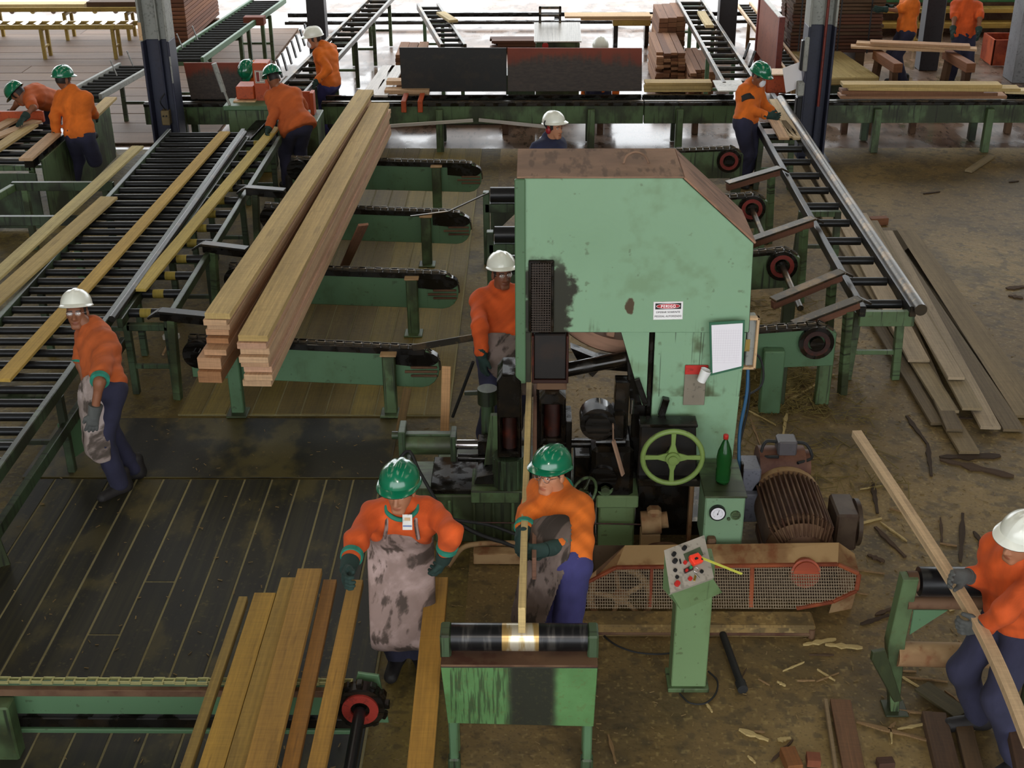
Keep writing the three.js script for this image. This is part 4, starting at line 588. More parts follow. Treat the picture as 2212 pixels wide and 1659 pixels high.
// control console
{
  const t = thing('control_console', 'mint green control console with tilted grey push-button panel', 'console');
  const A = atHeight(1436, 1191, 1.11), B = atHeight(1518, 1160, 1.11), Cc = atHeight(1538, 1247, 0.99), D = atHeight(1449, 1279, 0.99), E = atHeight(1560, 1280, 0.83), F = atHeight(1472, 1319, 0.83);
  const f0 = atHeight(1449, 1492, 0), f1 = atHeight(1524, 1494, 0);
  const quad = (a, b, c, d) => { const g = new THREE.BufferGeometry(); g.setAttribute('position', new THREE.Float32BufferAttribute([a, b, c, a, c, d].flatMap((v) => [v.x, v.y, v.z]), 3)); g.computeVertexNormals(); return metreUV(g); };
  const lo = (v, y) => V(v.x, y, v.z);
  mesh('pedestal', box(f0.x, f1.x, 0.03, 0.95, f0.z - 0.17, f0.z, 0.006), M.green3, t);
  mesh('foot', box(f0.x - 0.02, f1.x + 0.02, 0, 0.03, f0.z - 0.19, f0.z + 0.02, 0.004), M.greenDark, t);
  mesh('head_box', [quad(D, Cc, E, F), quad(Cc, B, lo(B, 0.85), E), quad(A, D, F, lo(A, 0.85)), quad(B, A, lo(A, 0.85), lo(B, 0.85)), quad(F, E, lo(B, 0.85), lo(A, 0.85))], M.green3, t);
  const N = B.clone().sub(A).cross(D.clone().sub(A)).normalize(); if (N.y < 0) N.negate();
  const at = (u, v, o = 0) => A.clone().multiplyScalar((1 - u) * (1 - v)).addScaledVector(B, u * (1 - v)).addScaledVector(Cc, u * v).addScaledVector(D, (1 - u) * v).addScaledVector(N, o);
  const pa = mesh('panel', [quad(at(-0.03, -0.02, 0.008), at(-0.03, 1.03, 0.008), at(1.03, 1.03, 0.008), at(1.03, -0.02, 0.008)), quad(at(-0.03, 1.03, 0.008), at(-0.03, 1.03, -0.02), at(1.03, 1.03, -0.02), at(1.03, 1.03, 0.008)), quad(at(1.03, -0.02, 0.008), at(1.03, 1.03, 0.008), at(1.03, 1.03, -0.02), at(1.03, -0.02, -0.02))], std({ map: T.plain, color: C(172, 164, 152), roughness: 0.5 }), t);
  const knob = (n, u, v, r, hh, m) => mesh(n, rod(at(u, v, 0.008), at(u, v, 0.008 + hh), r, 16, r * 0.9), m, pa);
  const redB = std({ color: C(176, 34, 30), roughness: 0.35 }), blk = M.black;
  knob('selector_knob', 0.18, 0.17, 0.013, 0.022, blk); knob('selector_knob', 0.46, 0.12, 0.014, 0.022, blk); knob('selector_knob', 0.18, 0.34, 0.015, 0.022, blk); knob('push_button', 0.16, 0.55, 0.012, 0.01, blk); knob('push_button', 0.18, 0.72, 0.012, 0.008, blk); knob('stop_button', 0.15, 0.88, 0.017, 0.02, redB); knob('stop_button', 0.42, 0.46, 0.012, 0.014, redB); knob('stop_button', 0.47, 0.87, 0.013, 0.014, redB); knob('push_button', 0.77, 0.8, 0.012, 0.01, blk);
  mesh('twin_button', [quad(at(0.35, 0.6, 0.016), at(0.36, 0.72, 0.016), at(0.58, 0.7, 0.016), at(0.57, 0.58, 0.016))], std({ color: C(52, 28, 30), roughness: 0.5 }), pa); knob('stop_button', 0.41, 0.66, 0.009, 0.02, redB); knob('start_button', 0.52, 0.63, 0.009, 0.02, std({ color: C(40, 140, 90), roughness: 0.4 }));
  mesh('display_screen', [quad(at(0.42, 0.24, 0.011), at(0.46, 0.46, 0.011), at(0.9, 0.44, 0.011), at(0.86, 0.22, 0.011))], std({ color: C(74, 86, 66), roughness: 0.25 }), pa);
  mesh('slot', [quad(at(0.29, 0.33, 0.012), at(0.3, 0.45, 0.012), at(0.34, 0.45, 0.012), at(0.33, 0.32, 0.012))], blk, pa);
  // tape measure and keys lying on the panel
  const tm = thing('tape_measure', 'orange-red tape measure with yellow tape pulled out on the console', 'tape measure');
  const tc = at(0.66, 0.5, 0.03), X = B.clone().sub(A).normalize(), Y = N.clone().cross(X);
  const g = extrude([[-0.036, -0.03], [0.03, -0.03], [0.036, 0.005], [0.03, 0.03], [-0.028, 0.032], [-0.038, 0.012]], 0.036, 0.006); g.translate(0, 0, 0.018).applyMatrix4(new THREE.Matrix4().makeBasis(X, Y, N).setPosition(tc));
  mesh('case', g, std({ color: C(240, 62, 40), roughness: 0.35 }), tm);
  mesh('grip', [bar(tc.clone().addScaledVector(N, 0.017).addScaledVector(X, -0.018), tc.clone().addScaledVector(N, 0.019).addScaledVector(X, 0.004), 0.02, 0.006), bar(tc.clone().addScaledVector(N, 0.016).addScaledVector(X, 0.02).addScaledVector(Y, -0.016), tc.clone().addScaledVector(N, 0.018).addScaledVector(X, 0.03).addScaledVector(Y, -0.016), 0.016, 0.006)], M.black, tm);
  const e0 = tc.clone().addScaledVector(X, 0.035), e1 = atHeight(1603, 1240, 1.06);
  mesh('tape', bar(e0, e1, 0.02, 0.002, 0), std({ color: C(206, 208, 70), roughness: 0.4 }), tm);
  const ky = thing('key_ring', 'small brass keys on a ring hanging at the console panel', 'keys'), kc = at(0.62, 0.82, 0.014);
  const tor = new THREE.TorusGeometry(0.016, 0.0025, 6, 18); tor.applyMatrix4(new THREE.Matrix4().makeBasis(X, Y, N).setPosition(at(0.64, 0.72, 0.016)));
  mesh('ring', tor, M.chrome, ky); mesh('key', bar(kc, at(0.55, 0.96, 0.014), 0.012, 0.003), std({ color: C(190, 160, 80), roughness: 0.3, metalness: 0.8 }), ky); mesh('key', bar(at(0.6, 0.8, 0.018), at(0.68, 0.93, 0.016), 0.012, 0.003), M.steel, ky);
}
{ // black bar and loose cable on the floor
  const t = thing('iron_bar', 'black iron bar lying on the floor beside the console', 'bar'), a = atHeight(1548, 1333, 0.03), b = atHeight(1603, 1485, 0.03);
  mesh('shaft', rod(a, b, 0.024, 14), M.rubber, t); mesh('socket_end', rod(b.clone().lerp(a, 0.07), b.clone().lerp(a, -0.03), 0.033, 16), M.rubber, t); mesh('collar_end', rod(a, a.clone().lerp(b, 0.06), 0.028, 14), M.rubber, t);
  const w = (l) => l.map(([x, y, h = 0.015]) => atHeight(x, y, h));
  single('floor_cable', cable(w([[1283, 1361], [1310, 1360], [1328, 1340, 0.06], [1318, 1325, 0.08], [1295, 1335, 0.05], [1298, 1362], [1325, 1390], [1370, 1408], [1420, 1413], [1449, 1411]]), 0.007, 6, 60), M.rubber, 'thin black cable looping over the floor to the console', 'cable');
  single('ground_wire', cable(w([[1530, 1450], [1549, 1470], [1545, 1500], [1520, 1520], [1490, 1518], [1468, 1498]]), 0.006, 6, 40), M.rubber, 'short wire curled round the foot of the console', 'cable');
}
// ---------------------------------------------------------------- people
function nets(field, lo, hi, cell) {   // naive surface nets over a signed distance field
  const n = [0, 1, 2].map((k) => Math.ceil((hi[k] - lo[k]) / cell) + 1), [nx, ny, nz] = n, S = new Float32Array(nx * ny * nz), id = (i, j, k) => i + nx * (j + ny * k);
  for (let k = 0; k < nz; k++) for (let j = 0; j < ny; j++) for (let i = 0; i < nx; i++) S[id(i, j, k)] = field(lo[0] + i * cell, lo[1] + j * cell, lo[2] + k * cell);
  const vid = new Int32Array(nx * ny * nz).fill(-1), pos = [], idx = [];
  for (let k = 0; k < nz - 1; k++) for (let j = 0; j < ny - 1; j++) for (let i = 0; i < nx - 1; i++) {
    let c = 0, x = 0, y = 0, z = 0; const s = []; for (let q = 0; q < 8; q++) s.push(S[id(i + (q & 1), j + (q >> 1 & 1), k + (q >> 2))]);
    if (s.every((v) => v > 0) || s.every((v) => v <= 0)) continue;
    for (let a = 0; a < 8; a++) for (const b of [a | 1, a | 2, a | 4]) if (b !== a && (s[a] > 0) !== (s[b] > 0)) { const t = s[a] / (s[a] - s[b]); x += (a & 1) + t * ((b & 1) - (a & 1)); y += (a >> 1 & 1) + t * ((b >> 1 & 1) - (a >> 1 & 1)); z += (a >> 2) + t * ((b >> 2) - (a >> 2)); c++; }
    vid[id(i, j, k)] = pos.length / 3; pos.push(lo[0] + (i + x / c) * cell, lo[1] + (j + y / c) * cell, lo[2] + (k + z / c) * cell);
  }
  const quad = (a, b, c, d, f) => { if (a < 0 || b < 0 || c < 0 || d < 0) return; f ? idx.push(a, b, c, a, c, d) : idx.push(a, c, b, a, d, c); };
  for (let k = 1; k < nz - 1; k++) for (let j = 1; j < ny - 1; j++) for (let i = 1; i < nx - 1; i++) {
    const s = S[id(i, j, k)] > 0;
    if (s !== S[id(i + 1, j, k)] > 0) quad(vid[id(i, j - 1, k - 1)], vid[id(i, j, k - 1)], vid[id(i, j, k)], vid[id(i, j - 1, k)], !s);
    if (s !== S[id(i, j + 1, k)] > 0) quad(vid[id(i - 1, j, k - 1)], vid[id(i - 1, j, k)], vid[id(i, j, k)], vid[id(i, j, k - 1)], !s);
    if (s !== S[id(i, j, k + 1)] > 0) quad(vid[id(i - 1, j - 1, k)], vid[id(i, j - 1, k)], vid[id(i, j, k)], vid[id(i - 1, j, k)], !s);
  }
  const g = new THREE.BufferGeometry(); g.setAttribute('position', new THREE.Float32BufferAttribute(pos, 3)); g.setIndex(idx); g.computeVertexNormals();
  const uv = new Float32Array(pos.length / 3 * 2); for (let i = 0; i < uv.length / 2; i++) { uv[2 * i] = pos[3 * i] + pos[3 * i + 2] * 0.8; uv[2 * i + 1] = pos[3 * i + 1] + pos[3 * i + 2] * 0.2; } g.setAttribute('uv', new THREE.BufferAttribute(uv, 2));
  return g;
}
const smin = (a, b, k) => { const h = Math.max(k - Math.abs(a - b), 0) / k; return Math.min(a, b) - h * h * k * 0.25; };
function capsule(a, b, ra, rb) { const dx = b.x - a.x, dy = b.y - a.y, dz = b.z - a.z, q = 1 / Math.max(dx * dx + dy * dy + dz * dz, 1e-9); return (x, y, z) => { const px = x - a.x, py = y - a.y, pz = z - a.z, t = Math.min(1, Math.max(0, (px * dx + py * dy + pz * dz) * q)), ex = px - dx * t, ey = py - dy * t, ez = pz - dz * t; return Math.sqrt(ex * ex + ey * ey + ez * ez) - (ra + (rb - ra) * t); }; }
function ell(cx, cy, cz, rx, ry, rz) { const m = Math.min(rx, ry, rz); return (x, y, z) => (Math.hypot((x - cx) / rx, (y - cy) / ry, (z - cz) / rz) - 1) * m; }
const blend = (fs, k) => (x, y, z) => { let d = fs[0](x, y, z); for (let i = 1; i < fs.length; i++) d = smin(d, fs[i](x, y, z), k); return d; };
const wrinkle = (x, y, z, s) => Math.sin(x * 31 + s + 2.2 * Math.sin(y * 17 + s)) * Math.sin(y * 37 - z * 23 + s * 2 + 1.7 * Math.sin(x * 19)) ;
function bounds(pts, pad) { const lo = [1e9, 1e9, 1e9], hi = [-1e9, -1e9, -1e9]; for (const p of pts) [p.x, p.y, p.z].forEach((v, k) => { lo[k] = Math.min(lo[k], v - pad); hi[k] = Math.max(hi[k], v + pad); }); return [lo, hi]; }
const paint = (g, fn) => { const p = g.attributes.position, c = new Float32Array(p.count * 3); for (let i = 0; i < p.count; i++) { const q = fn(p.getX(i), p.getY(i), p.getZ(i)); c.set(q, 3 * i); } g.setAttribute('color', new THREE.BufferAttribute(c, 3)); return g; };
const lin = (r, g, b) => C(r, g, b).toArray();

// head template: y up, z forward, centre of the skull at the origin
const headField = (() => {
  const parts = blend([ell(0, 0.02, -0.012, 0.076, 0.1, 0.096), ell(0, -0.045, 0.018, 0.061, 0.078, 0.072), capsule(V(-0.018, -0.108, 0.062), V(0.018, -0.108, 0.062), 0.018, 0.018), capsule(V(-0.035, 0.022, 0.075), V(0.035, 0.022, 0.075), 0.012, 0.012)], 0.03);
  const nose = blend([capsule(V(0, 0.005, 0.082), V(0, -0.04, 0.104), 0.009, 0.014), ell(-0.012, -0.045, 0.092, 0.01, 0.008, 0.01), ell(0.012, -0.045, 0.092, 0.01, 0.008, 0.01)], 0.012);
  const lips = blend([ell(0, -0.071, 0.083, 0.024, 0.006, 0.009), ell(0, -0.081, 0.081, 0.02, 0.007, 0.009)], 0.004);
  const ears = [-1, 1].map((s) => ell(s * 0.078, -0.018, -0.012, 0.009, 0.031, 0.019));
  const sock = [-1, 1].map((s) => ell(s * 0.031, 0.001, 0.093, 0.017, 0.011, 0.016)), eyes = [-1, 1].map((s) => ell(s * 0.031, 0.0, 0.072, 0.0125, 0.0115, 0.0125));
  return (x, y, z) => { let d = smin(parts(x, y, z), nose(x, y, z), 0.012); d = smin(d, lips(x, y, z), 0.006); for (const e of ears) d = smin(d, e(x, y, z), 0.008); for (const s of sock) { const q = -s(x, y, z); d = Math.max(d, q) ; } for (const e of eyes) d = Math.min(d, e(x, y, z)); return d; };
})();
const headBase = nets(headField, [-0.1, -0.14, -0.125], [0.1, 0.135, 0.13], 0.0042);
function headGeo(skin, hair) {
  const lip = skin.map((v, i) => v * (i ? 0.6 : 0.8)), brow = lin(34, 26, 22), dk = lin(20, 15, 12), wh = lin(206, 196, 186);
  return paint(headBase.clone(), (x, y, z) => {
    for (const s of [-1, 1]) { const ex = x - s * 0.031, ey = y; if (z > 0.074 && Math.hypot(ex / 0.0125, ey / 0.008) < 1) return Math.hypot(ex, ey) < 0.0058 ? dk : wh; if (z > 0.06 && Math.abs(ex) < 0.019 && Math.abs(y - 0.02 + Math.abs(ex) * 0.15) < 0.0045) return brow; }
    if (z > 0.074 && Math.hypot(x / 0.024, (y + 0.0755) / 0.011) < 1) return lip;
    if (z < 0.045 && y > -0.035 + Math.max(0, z) * 0.6 && !(Math.abs(x) > 0.074 && z > -0.04) || y > 0.06) return hair;
    return skin;
  });
}
// hand template: wrist at the origin, fingers down -y, back of the hand +z, thumb +x
function handGeo(curl, fat) {
  const fs = [capsule(V(-0.022, -0.03, 0), V(-0.026, -0.085, 0), 0.017 * fat, 0.015 * fat), capsule(V(0, -0.02, 0), V(0, -0.09, 0.002), 0.019 * fat, 0.016 * fat), capsule(V(0.022, -0.03, 0), V(0.027, -0.085, 0), 0.017 * fat, 0.015 * fat), capsule(V(0, 0.03, 0), V(0, -0.03, 0), 0.028 * fat, 0.025 * fat)];
  const palm = blend(fs, 0.02), fingers = [];
  [[-0.031, 0.062, -0.14], [-0.011, 0.078, -0.04], [0.010, 0.084, 0.04], [0.031, 0.074, 0.13]].forEach(([x, L, sp], i) => { let p = V(x, -0.088, 0), a = curl * 0.5; const seg = [0.45, 0.3, 0.25], ch = []; for (let k = 0; k < 3; k++) { const q = p.clone().add(V(Math.sin(sp) * L * seg[k], -Math.cos(a) * L * seg[k], -Math.sin(a) * L * seg[k])); ch.push(capsule(p, q, (0.0112 - k * 0.0008) * fat, (0.0105 - k * 0.0008) * fat)); p = q; a += curl * 0.8; } fingers.push(blend(ch, 0.006)); });
  const t0 = V(0.026, -0.03, -0.006), t1 = V(0.052, -0.062, -0.016 - 0.01 * curl), t2 = V(0.058, -0.098, -0.024 - 0.03 * curl), th = blend([capsule(t0, t1, 0.0165 * fat, 0.0125 * fat), capsule(t1, t2, 0.0125 * fat, 0.0105 * fat)], 0.01);
  return nets((x, y, z) => { let d = smin(palm(x, y, z), th(x, y, z), 0.014); for (const f of fingers) d = smin(d, f(x, y, z), 0.007); return d; }, [-0.075, -0.2, -0.12], [0.09, 0.06, 0.05], 0.0048);
}
const hands = { open: handGeo(0.3, 1.18), grip: handGeo(0.85, 1.18) };
const mirror = (g) => { const h = g.clone().scale(-1, 1, 1), a = h.index.array; for (let i = 0; i < a.length; i += 3) { const t = a[i + 1]; a[i + 1] = a[i + 2]; a[i + 2] = t; } h.computeVertexNormals(); return h; };
const bootGeo = nets(((f) => (x, y, z) => Math.max(f(x, y, z), -y))(blend([capsule(V(0, 0.045, -0.05), V(0, 0.035, 0.16), 0.05, 0.045), capsule(V(0, 0.06, -0.04), V(0, 0.17, -0.045), 0.055, 0.052)], 0.05)), [-0.08, -0.02, -0.13], [0.08, 0.25, 0.24], 0.011);
// hard hat: shell and brim round the head template
const [hatShell, hatBrim] = (() => {
  const nu = 48, nv = 12, pos = [], idx = [], P = (u, v) => { const a = u * 2 * Math.PI, t = v * Math.PI / 2, r = Math.pow(Math.cos(t), 0.82), x = 0.117 * r * Math.sin(a), z = 0.142 * r * Math.cos(a), y = 0.118 * Math.pow(Math.sin(t), 0.95); const rd = 0.010 * Math.exp(-Math.pow(x / 0.018, 4)) + 0.005 * (Math.exp(-Math.pow((x - 0.045) / 0.012, 2)) + Math.exp(-Math.pow((x + 0.045) / 0.012, 2))); return [x, y + rd * sstep(0.25, 0.6, v), z * (1 + rd * 0.5 * sstep(0.1, 0.5, v))]; };
  for (let j = 0; j <= nv; j++) for (let i = 0; i <= nu; i++) pos.push(...P(i / nu, Math.min(j / nv, 0.999)));
  for (let j = 0; j < nv; j++) for (let i = 0; i < nu; i++) { const a = j * (nu + 1) + i, b = a + 1, c = a + nu + 1, d = c + 1; idx.push(a, b, d, a, d, c); }
  const g = new THREE.BufferGeometry(); g.setAttribute('position', new THREE.Float32BufferAttribute(pos, 3)); g.setIndex(idx); g.computeVertexNormals();
  const bp = [], bi = [], ring = (u) => { const a = u * 2 * Math.PI, f = Math.max(0, Math.cos(a)), o = 0.009 + 0.034 * Math.pow(f, 2.0), x = Math.sin(a), z = Math.cos(a), i = [0.116 * x, 0.006, 0.141 * z], e = [(0.117 + o) * x, -0.006 - 0.012 * f, (0.142 + o) * z]; return [i, e, [e[0], e[1] - 0.006, e[2]], [i[0] * 0.98, -0.004, i[2] * 0.98]]; };
  for (let i = 0; i <= nu; i++) bp.push(...ring(i / nu).flat());
  for (let i = 0; i < nu; i++) for (let k = 0; k < 4; k++) { const a = i * 4 + k, b = i * 4 + (k + 1) % 4, c = a + 4, d = b + 4; bi.push(a, b, d, a, d, c); }
  const h = new THREE.BufferGeometry(); h.setAttribute('position', new THREE.Float32BufferAttribute(bp, 3)); h.setIndex(bi); h.computeVertexNormals();
  return [g, h];
})();
const PM = {
  shirt: std({ map: T.cloth, color: C(250, 126, 34), roughness: 0.9 }), shirtRed: std({ map: T.cloth, color: C(238, 98, 34), roughness: 0.9 }), shirtBurnt: std({ map: T.cloth, color: C(214, 104, 46), roughness: 0.9 }),
  navyCloth: std({ map: T.cloth, color: C(52, 52, 78), roughness: 0.95 }), blueCloth: std({ map: T.cloth, color: C(70, 68, 128), roughness: 0.95 }), navyShirt: std({ map: T.cloth, color: C(44, 50, 84), roughness: 0.9 }),
  hatGreen: new THREE.MeshPhysicalMaterial({ color: C(8, 106, 74), roughness: 0.22, clearcoat: 0.6, clearcoatRoughness: 0.12 }), hatWhite: new THREE.MeshPhysicalMaterial({ color: C(228, 230, 220), roughness: 0.3, clearcoat: 0.5, clearcoatRoughness: 0.15 }),
  glove: std({ map: T.cloth, color: C(34, 62, 56), roughness: 0.85 }), gloveGrey: std({ map: T.cloth, color: C(96, 98, 96), roughness: 0.9 }), trim: std({ map: T.cloth, color: C(44, 146, 122), roughness: 0.9 }), boot: std({ map: T.plain, color: C(36, 32, 32), roughness: 0.7 }),
  apron: std({ map: T.soil, color: C(190, 172, 168), roughness: 0.85 }), apronGrey: std({ map: T.soil, color: C(132, 120, 114), roughness: 0.85 }), apronPale: std({ map: T.soil, color: C(206, 198, 196), roughness: 0.85 }),
  skin: std({ vertexColors: true, roughness: 0.6 }), mask: std({ color: C(226, 228, 236), roughness: 0.9 }),
};
const SKINS = [lin(128, 80, 54), lin(160, 108, 78), lin(112, 68, 46), lin(178, 122, 90)];
function chainTo(from, [px, py, s = 1, z], L) {
  if (z) return atDepth(px, py, z);   // the point on that pixel's ray a bone's length away
  const d = rayOf(px, py).normalize(), o = camera.position.clone().sub(from), b = o.dot(d), c = o.lengthSq() - L * L, q = b * b - c;
  if (q <= 0) { const p = camera.position.clone().addScaledVector(d, -b).sub(from).setLength(L); return p.add(from); }
  return camera.position.clone().addScaledVector(d, -b - s * Math.sqrt(q));
}
function person(s) {
  const t = thing('person', s.label, 'person', s.group), cell = s.cell || 0.0125, up = V(0, 1, 0), k = s.k || 1;
  const F = V(Math.sin(rad(s.yaw)), 0, Math.cos(rad(s.yaw))), Lv = V(F.z, 0, -F.x);
  const hip = atDepth(s.hip[0], s.hip[1], s.z), sc = chainTo(hip, s.chest, 0.47 * k), head = chainTo(sc, s.head, 0.215 * k);
  const U = sc.clone().sub(hip).normalize(), Fb = F.clone().addScaledVector(U, -F.dot(U)).normalize(), tw = s.twist ? V(Math.sin(rad(s.twist)), 0, Math.cos(rad(s.twist))) : F, Ls = V(tw.z, 0, -tw.x);
  const neck = sc.clone().addScaledVector(U, 0.05).lerp(head, 0.18), J = {};
  for (const [n, sg] of [['L', 1], ['R', -1]]) {
    J['sh' + n] = sc.clone().addScaledVector(Ls, sg * 0.175 * k).addScaledVector(U, -0.01);
    J['el' + n] = s['el' + n] ? chainTo(J['sh' + n], s['el' + n], 0.285 * k) : J['sh' + n].clone().add(V(sg * Ls.x * 0.06, -0.27, 0.02));
    J['wr' + n] = s['wr' + n] ? chainTo(J['el' + n], s['wr' + n], 0.25 * k) : J['el' + n].clone().addScaledVector(F, 0.08).add(V(0, -0.23, 0));
    J['hip' + n] = hip.clone().addScaledVector(Lv, sg * 0.085 * k);
    const foot = s['an' + n] ? atHeight(s['an' + n][0], s['an' + n][1], 0.09) : J['hip' + n].clone().addScaledVector(Lv, sg * 0.04).setY(0.09);
    const mid = J['hip' + n].clone().lerp(foot, 0.5), reach = J['hip' + n].distanceTo(foot) / 2, bend = Math.sqrt(Math.max(0, 0.435 * 0.435 * k * k - reach * reach));
    if (reach > 0.44 * k) foot.copy(J['hip' + n]).addScaledVector(foot.clone().sub(J['hip' + n]).normalize(), 0.88 * k);
    J['kn' + n] = mid.addScaledVector(F, Math.min(bend, 0.3)); J['an' + n] = foot;
  }
  const c2 = (a, b, r1, r2, f = 1) => capsule(a, b, r1 * f * k, r2 * f * k), at = (p, l, u, f) => p.clone().addScaledVector(Lv, l).addScaledVector(U, u).addScaledVector(Fb, f);
  const torso = (g) => [c2(at(hip, -0.06, 0.02, 0), at(hip, 0.06, 0.02, 0), 0.115, 0.115, g), c2(at(hip, -0.05, 0.16, 0.01), at(hip, 0.05, 0.16, 0.01), 0.105, 0.105, g), c2(sc.clone().addScaledVector(Ls, -0.07).addScaledVector(U, -0.13), sc.clone().addScaledVector(Ls, 0.07).addScaledVector(U, -0.13), 0.118, 0.118, g), c2(J.shL.clone().lerp(sc, 0.25).addScaledVector(U, -0.02), J.shR.clone().lerp(sc, 0.25).addScaledVector(U, -0.02), 0.068, 0.068, g), c2(sc, neck, 0.075, 0.055, g)];
  const armsTo = (f, r) => ['L', 'R'].flatMap((n) => { const e = J['el' + n], h = J['sh' + n], w = J['wr' + n]; return f <= 1 ? [c2(h, h.clone().lerp(e, f), 0.05 * r, 0.048 * r)] : [c2(h, e, 0.05 * r, 0.04 * r), c2(e, e.clone().lerp(w, f - 1), 0.04 * r, 0.034 * r)]; });
  const legs = (r) => ['L', 'R'].flatMap((n) => [c2(J['hip' + n].clone().add(V(0, -0.03, 0)), J['kn' + n], 0.088 * r, 0.066 * r), c2(J['kn' + n], J['an' + n].clone().setY(Math.max(0.1, J['an' + n].y)), 0.066 * r, 0.055 * r)]);
  // skin: one continuous body with the head
  const skin = SKINS[s.skin || 0], neckB = c2(sc, head.clone().addScaledVector(U, -0.04), 0.058, 0.054);
  const all = Object.values(J).concat([hip, sc, head]);
  const core = blend([...torso(0.72), neckB, ...armsTo(1.98, 0.9), ...legs(0.72)], 0.05);
  const bg = paint(nets(core, ...bounds(all, 0.11), cell * 1.25), () => skin);
  const fd = s.look || [s.yaw, 15], HF = V(Math.sin(rad(fd[0])) * Math.cos(rad(fd[1])), -Math.sin(rad(fd[1])), Math.cos(rad(fd[0])) * Math.cos(rad(fd[1])));
  const HX = up.clone().cross(HF).normalize(), HY = HF.clone().cross(HX); if (s.tilt) { const r = rad(s.tilt), x = HX.clone(); HX.multiplyScalar(Math.cos(r)).addScaledVector(HY, Math.sin(r)); HY.multiplyScalar(Math.cos(r)).addScaledVector(x, -Math.sin(r)); }
  const HM = new THREE.Matrix4().makeBasis(HX, HY, HF).setPosition(head).scale(V(k, k, k));
  mesh('body', [bg, headGeo(skin, lin(30, 25, 24)).applyMatrix4(HM)], PM.skin, t);
  const inHead = (g) => g.clone().applyMatrix4(HM), hatM = new THREE.Matrix4().makeRotationX(s.hatTilt ?? -0.1).setPosition(0, 0.06, -0.004), hat = s.hat || PM.hatGreen;
  const hh = mesh('hard_hat', inHead(hatShell.clone().applyMatrix4(hatM)), hat, t); mesh('hat_brim', inHead(hatBrim.clone().applyMatrix4(hatM)), hat, hh);
  // shirt, trousers, boots, gloves
  const hem = hip.clone().addScaledVector(U, s.hem ?? -0.05), inf = s.baggy ?? 0.022, T1 = blend(torso(1), 0.09), slv = s.short ? 0.78 : s.sleeve ?? 1.86, A1 = armsTo(slv, s.short ? 1.18 : 1), sd = s.z;
  const flare = s.flare || 0;
  mesh('shirt', nets((x, y, z) => { const h = (x - hem.x) * U.x + (y - hem.y) * U.y + (z - hem.z) * U.z; let d = Math.max(T1(x, y, z) - flare * clamp(0.25 - h, 0, 0.25), -h); for (const a of A1) d = smin(d, a(x, y, z), 0.045); return d - inf - 0.007 * wrinkle(x, y, z, sd); }, ...bounds([hem, sc, neck, J.shL, J.shR, J.elL, J.elR, ...(s.short ? [] : [J.wrL, J.wrR])].concat([hip]), 0.19 + flare * 0.25), cell), s.shirt || PM.shirt, t);
  const Lg = blend([...legs(1), c2(at(hip, -0.06, 0.0, 0), at(hip, 0.06, 0.0, 0), 0.11, 0.11), c2(at(hip, -0.05, 0.06, 0), at(hip, 0.05, 0.06, 0), 0.1, 0.1)], 0.04);
  if (!s.noLegs) mesh('trousers', nets((x, y, z) => Math.max(Lg(x, y, z) - 0.02 - 0.005 * wrinkle(x, y * 0.8, z, sd + 2), 0.05 - y), ...bounds([hip, J.hipL, J.hipR, J.knL, J.knR, J.anL, J.anR], 0.16), cell * 1.1), s.trousers || PM.navyCloth, t);
  if (!s.noLegs) for (const n of ['L', 'R']) mesh('boot', place(bootGeo.clone(), V(J['an' + n].x, J['an' + n].y - 0.09 + (s.floor || 0), J['an' + n].z), [0, rad((s.feet ?? s.yaw) + (n === 'L' ? 12 : -12)), 0]), PM.boot, t);
  for (const n of ['L', 'R']) {
    const w = J['wr' + n], d = s['hd' + n] ? vv(s['hd' + n]).normalize() : w.clone().sub(J['el' + n]).normalize(), sg = n === 'L' ? 1 : -1, back = s['bk' + n] ? vv(s['bk' + n]) : Ls.clone().multiplyScalar(sg).addScaledVector(F, 0.3);
    const y = d.clone().negate(), x0 = y.clone().cross(back).normalize(), z = x0.clone().cross(y), thumb = s['th' + n] || F, flip = x0.dot(thumb) < 0, g0 = flip ? mirror(hands[s.grip ? 'grip' : 'open']) : hands[s.grip ? 'grip' : 'open'].clone();
    const g = g0.applyMatrix4(new THREE.Matrix4().makeBasis(x0, y, z).setPosition(w));
    if (s.bare) { paint(g, () => skin); mesh('hand', g, PM.skin, t); continue; }
    const gl = mesh('glove', g, s.glove || PM.glove, t);
    mesh('glove_cuff', rod(w.clone().addScaledVector(d, 0.02), w.clone().lerp(J['el' + n], s.cuff || 0.26), 0.044 * k, 18, 0.054 * k), s.glove || PM.glove, gl);
    if (s.trim && !s.short) mesh('sleeve_cuff', pipe(w.clone().lerp(J['el' + n], 1.98 - slv), w.clone().lerp(J['el' + n], 2.12 - slv), 0.064 * k, 0.045 * k, 20), PM.trim, t);
  }
  if (s.short && s.trim) for (const n of ['L', 'R']) mesh('sleeve_cuff', pipe(J['sh' + n].clone().lerp(J['el' + n], 0.9), J['sh' + n].clone().lerp(J['el' + n], 0.97), 0.071 * k, 0.045, 22), PM.trim, t);
  if (s.collar !== false) { const ce = sc.clone().addScaledVector(U, s.collarUp ?? 0.05), pts = [...Array(14).keys()].map((i) => { const a = i / 14 * 2 * Math.PI, f = Math.cos(a); return ce.clone().addScaledVector(Ls, 0.088 * Math.sin(a) * k).addScaledVector(tw, (0.088 * f + 0.025 + (f > 0 ? (s.vneck || 0) * 0.35 * f * f : 0)) * k).addScaledVector(U, f > 0 ? 0.012 - (s.vneck || 0.03) * f * f * f : 0.03); }); mesh('collar', cable(pts, (s.collarR || 0.014) * k, 8, 42, true), s.collarM || PM.trim, t); }
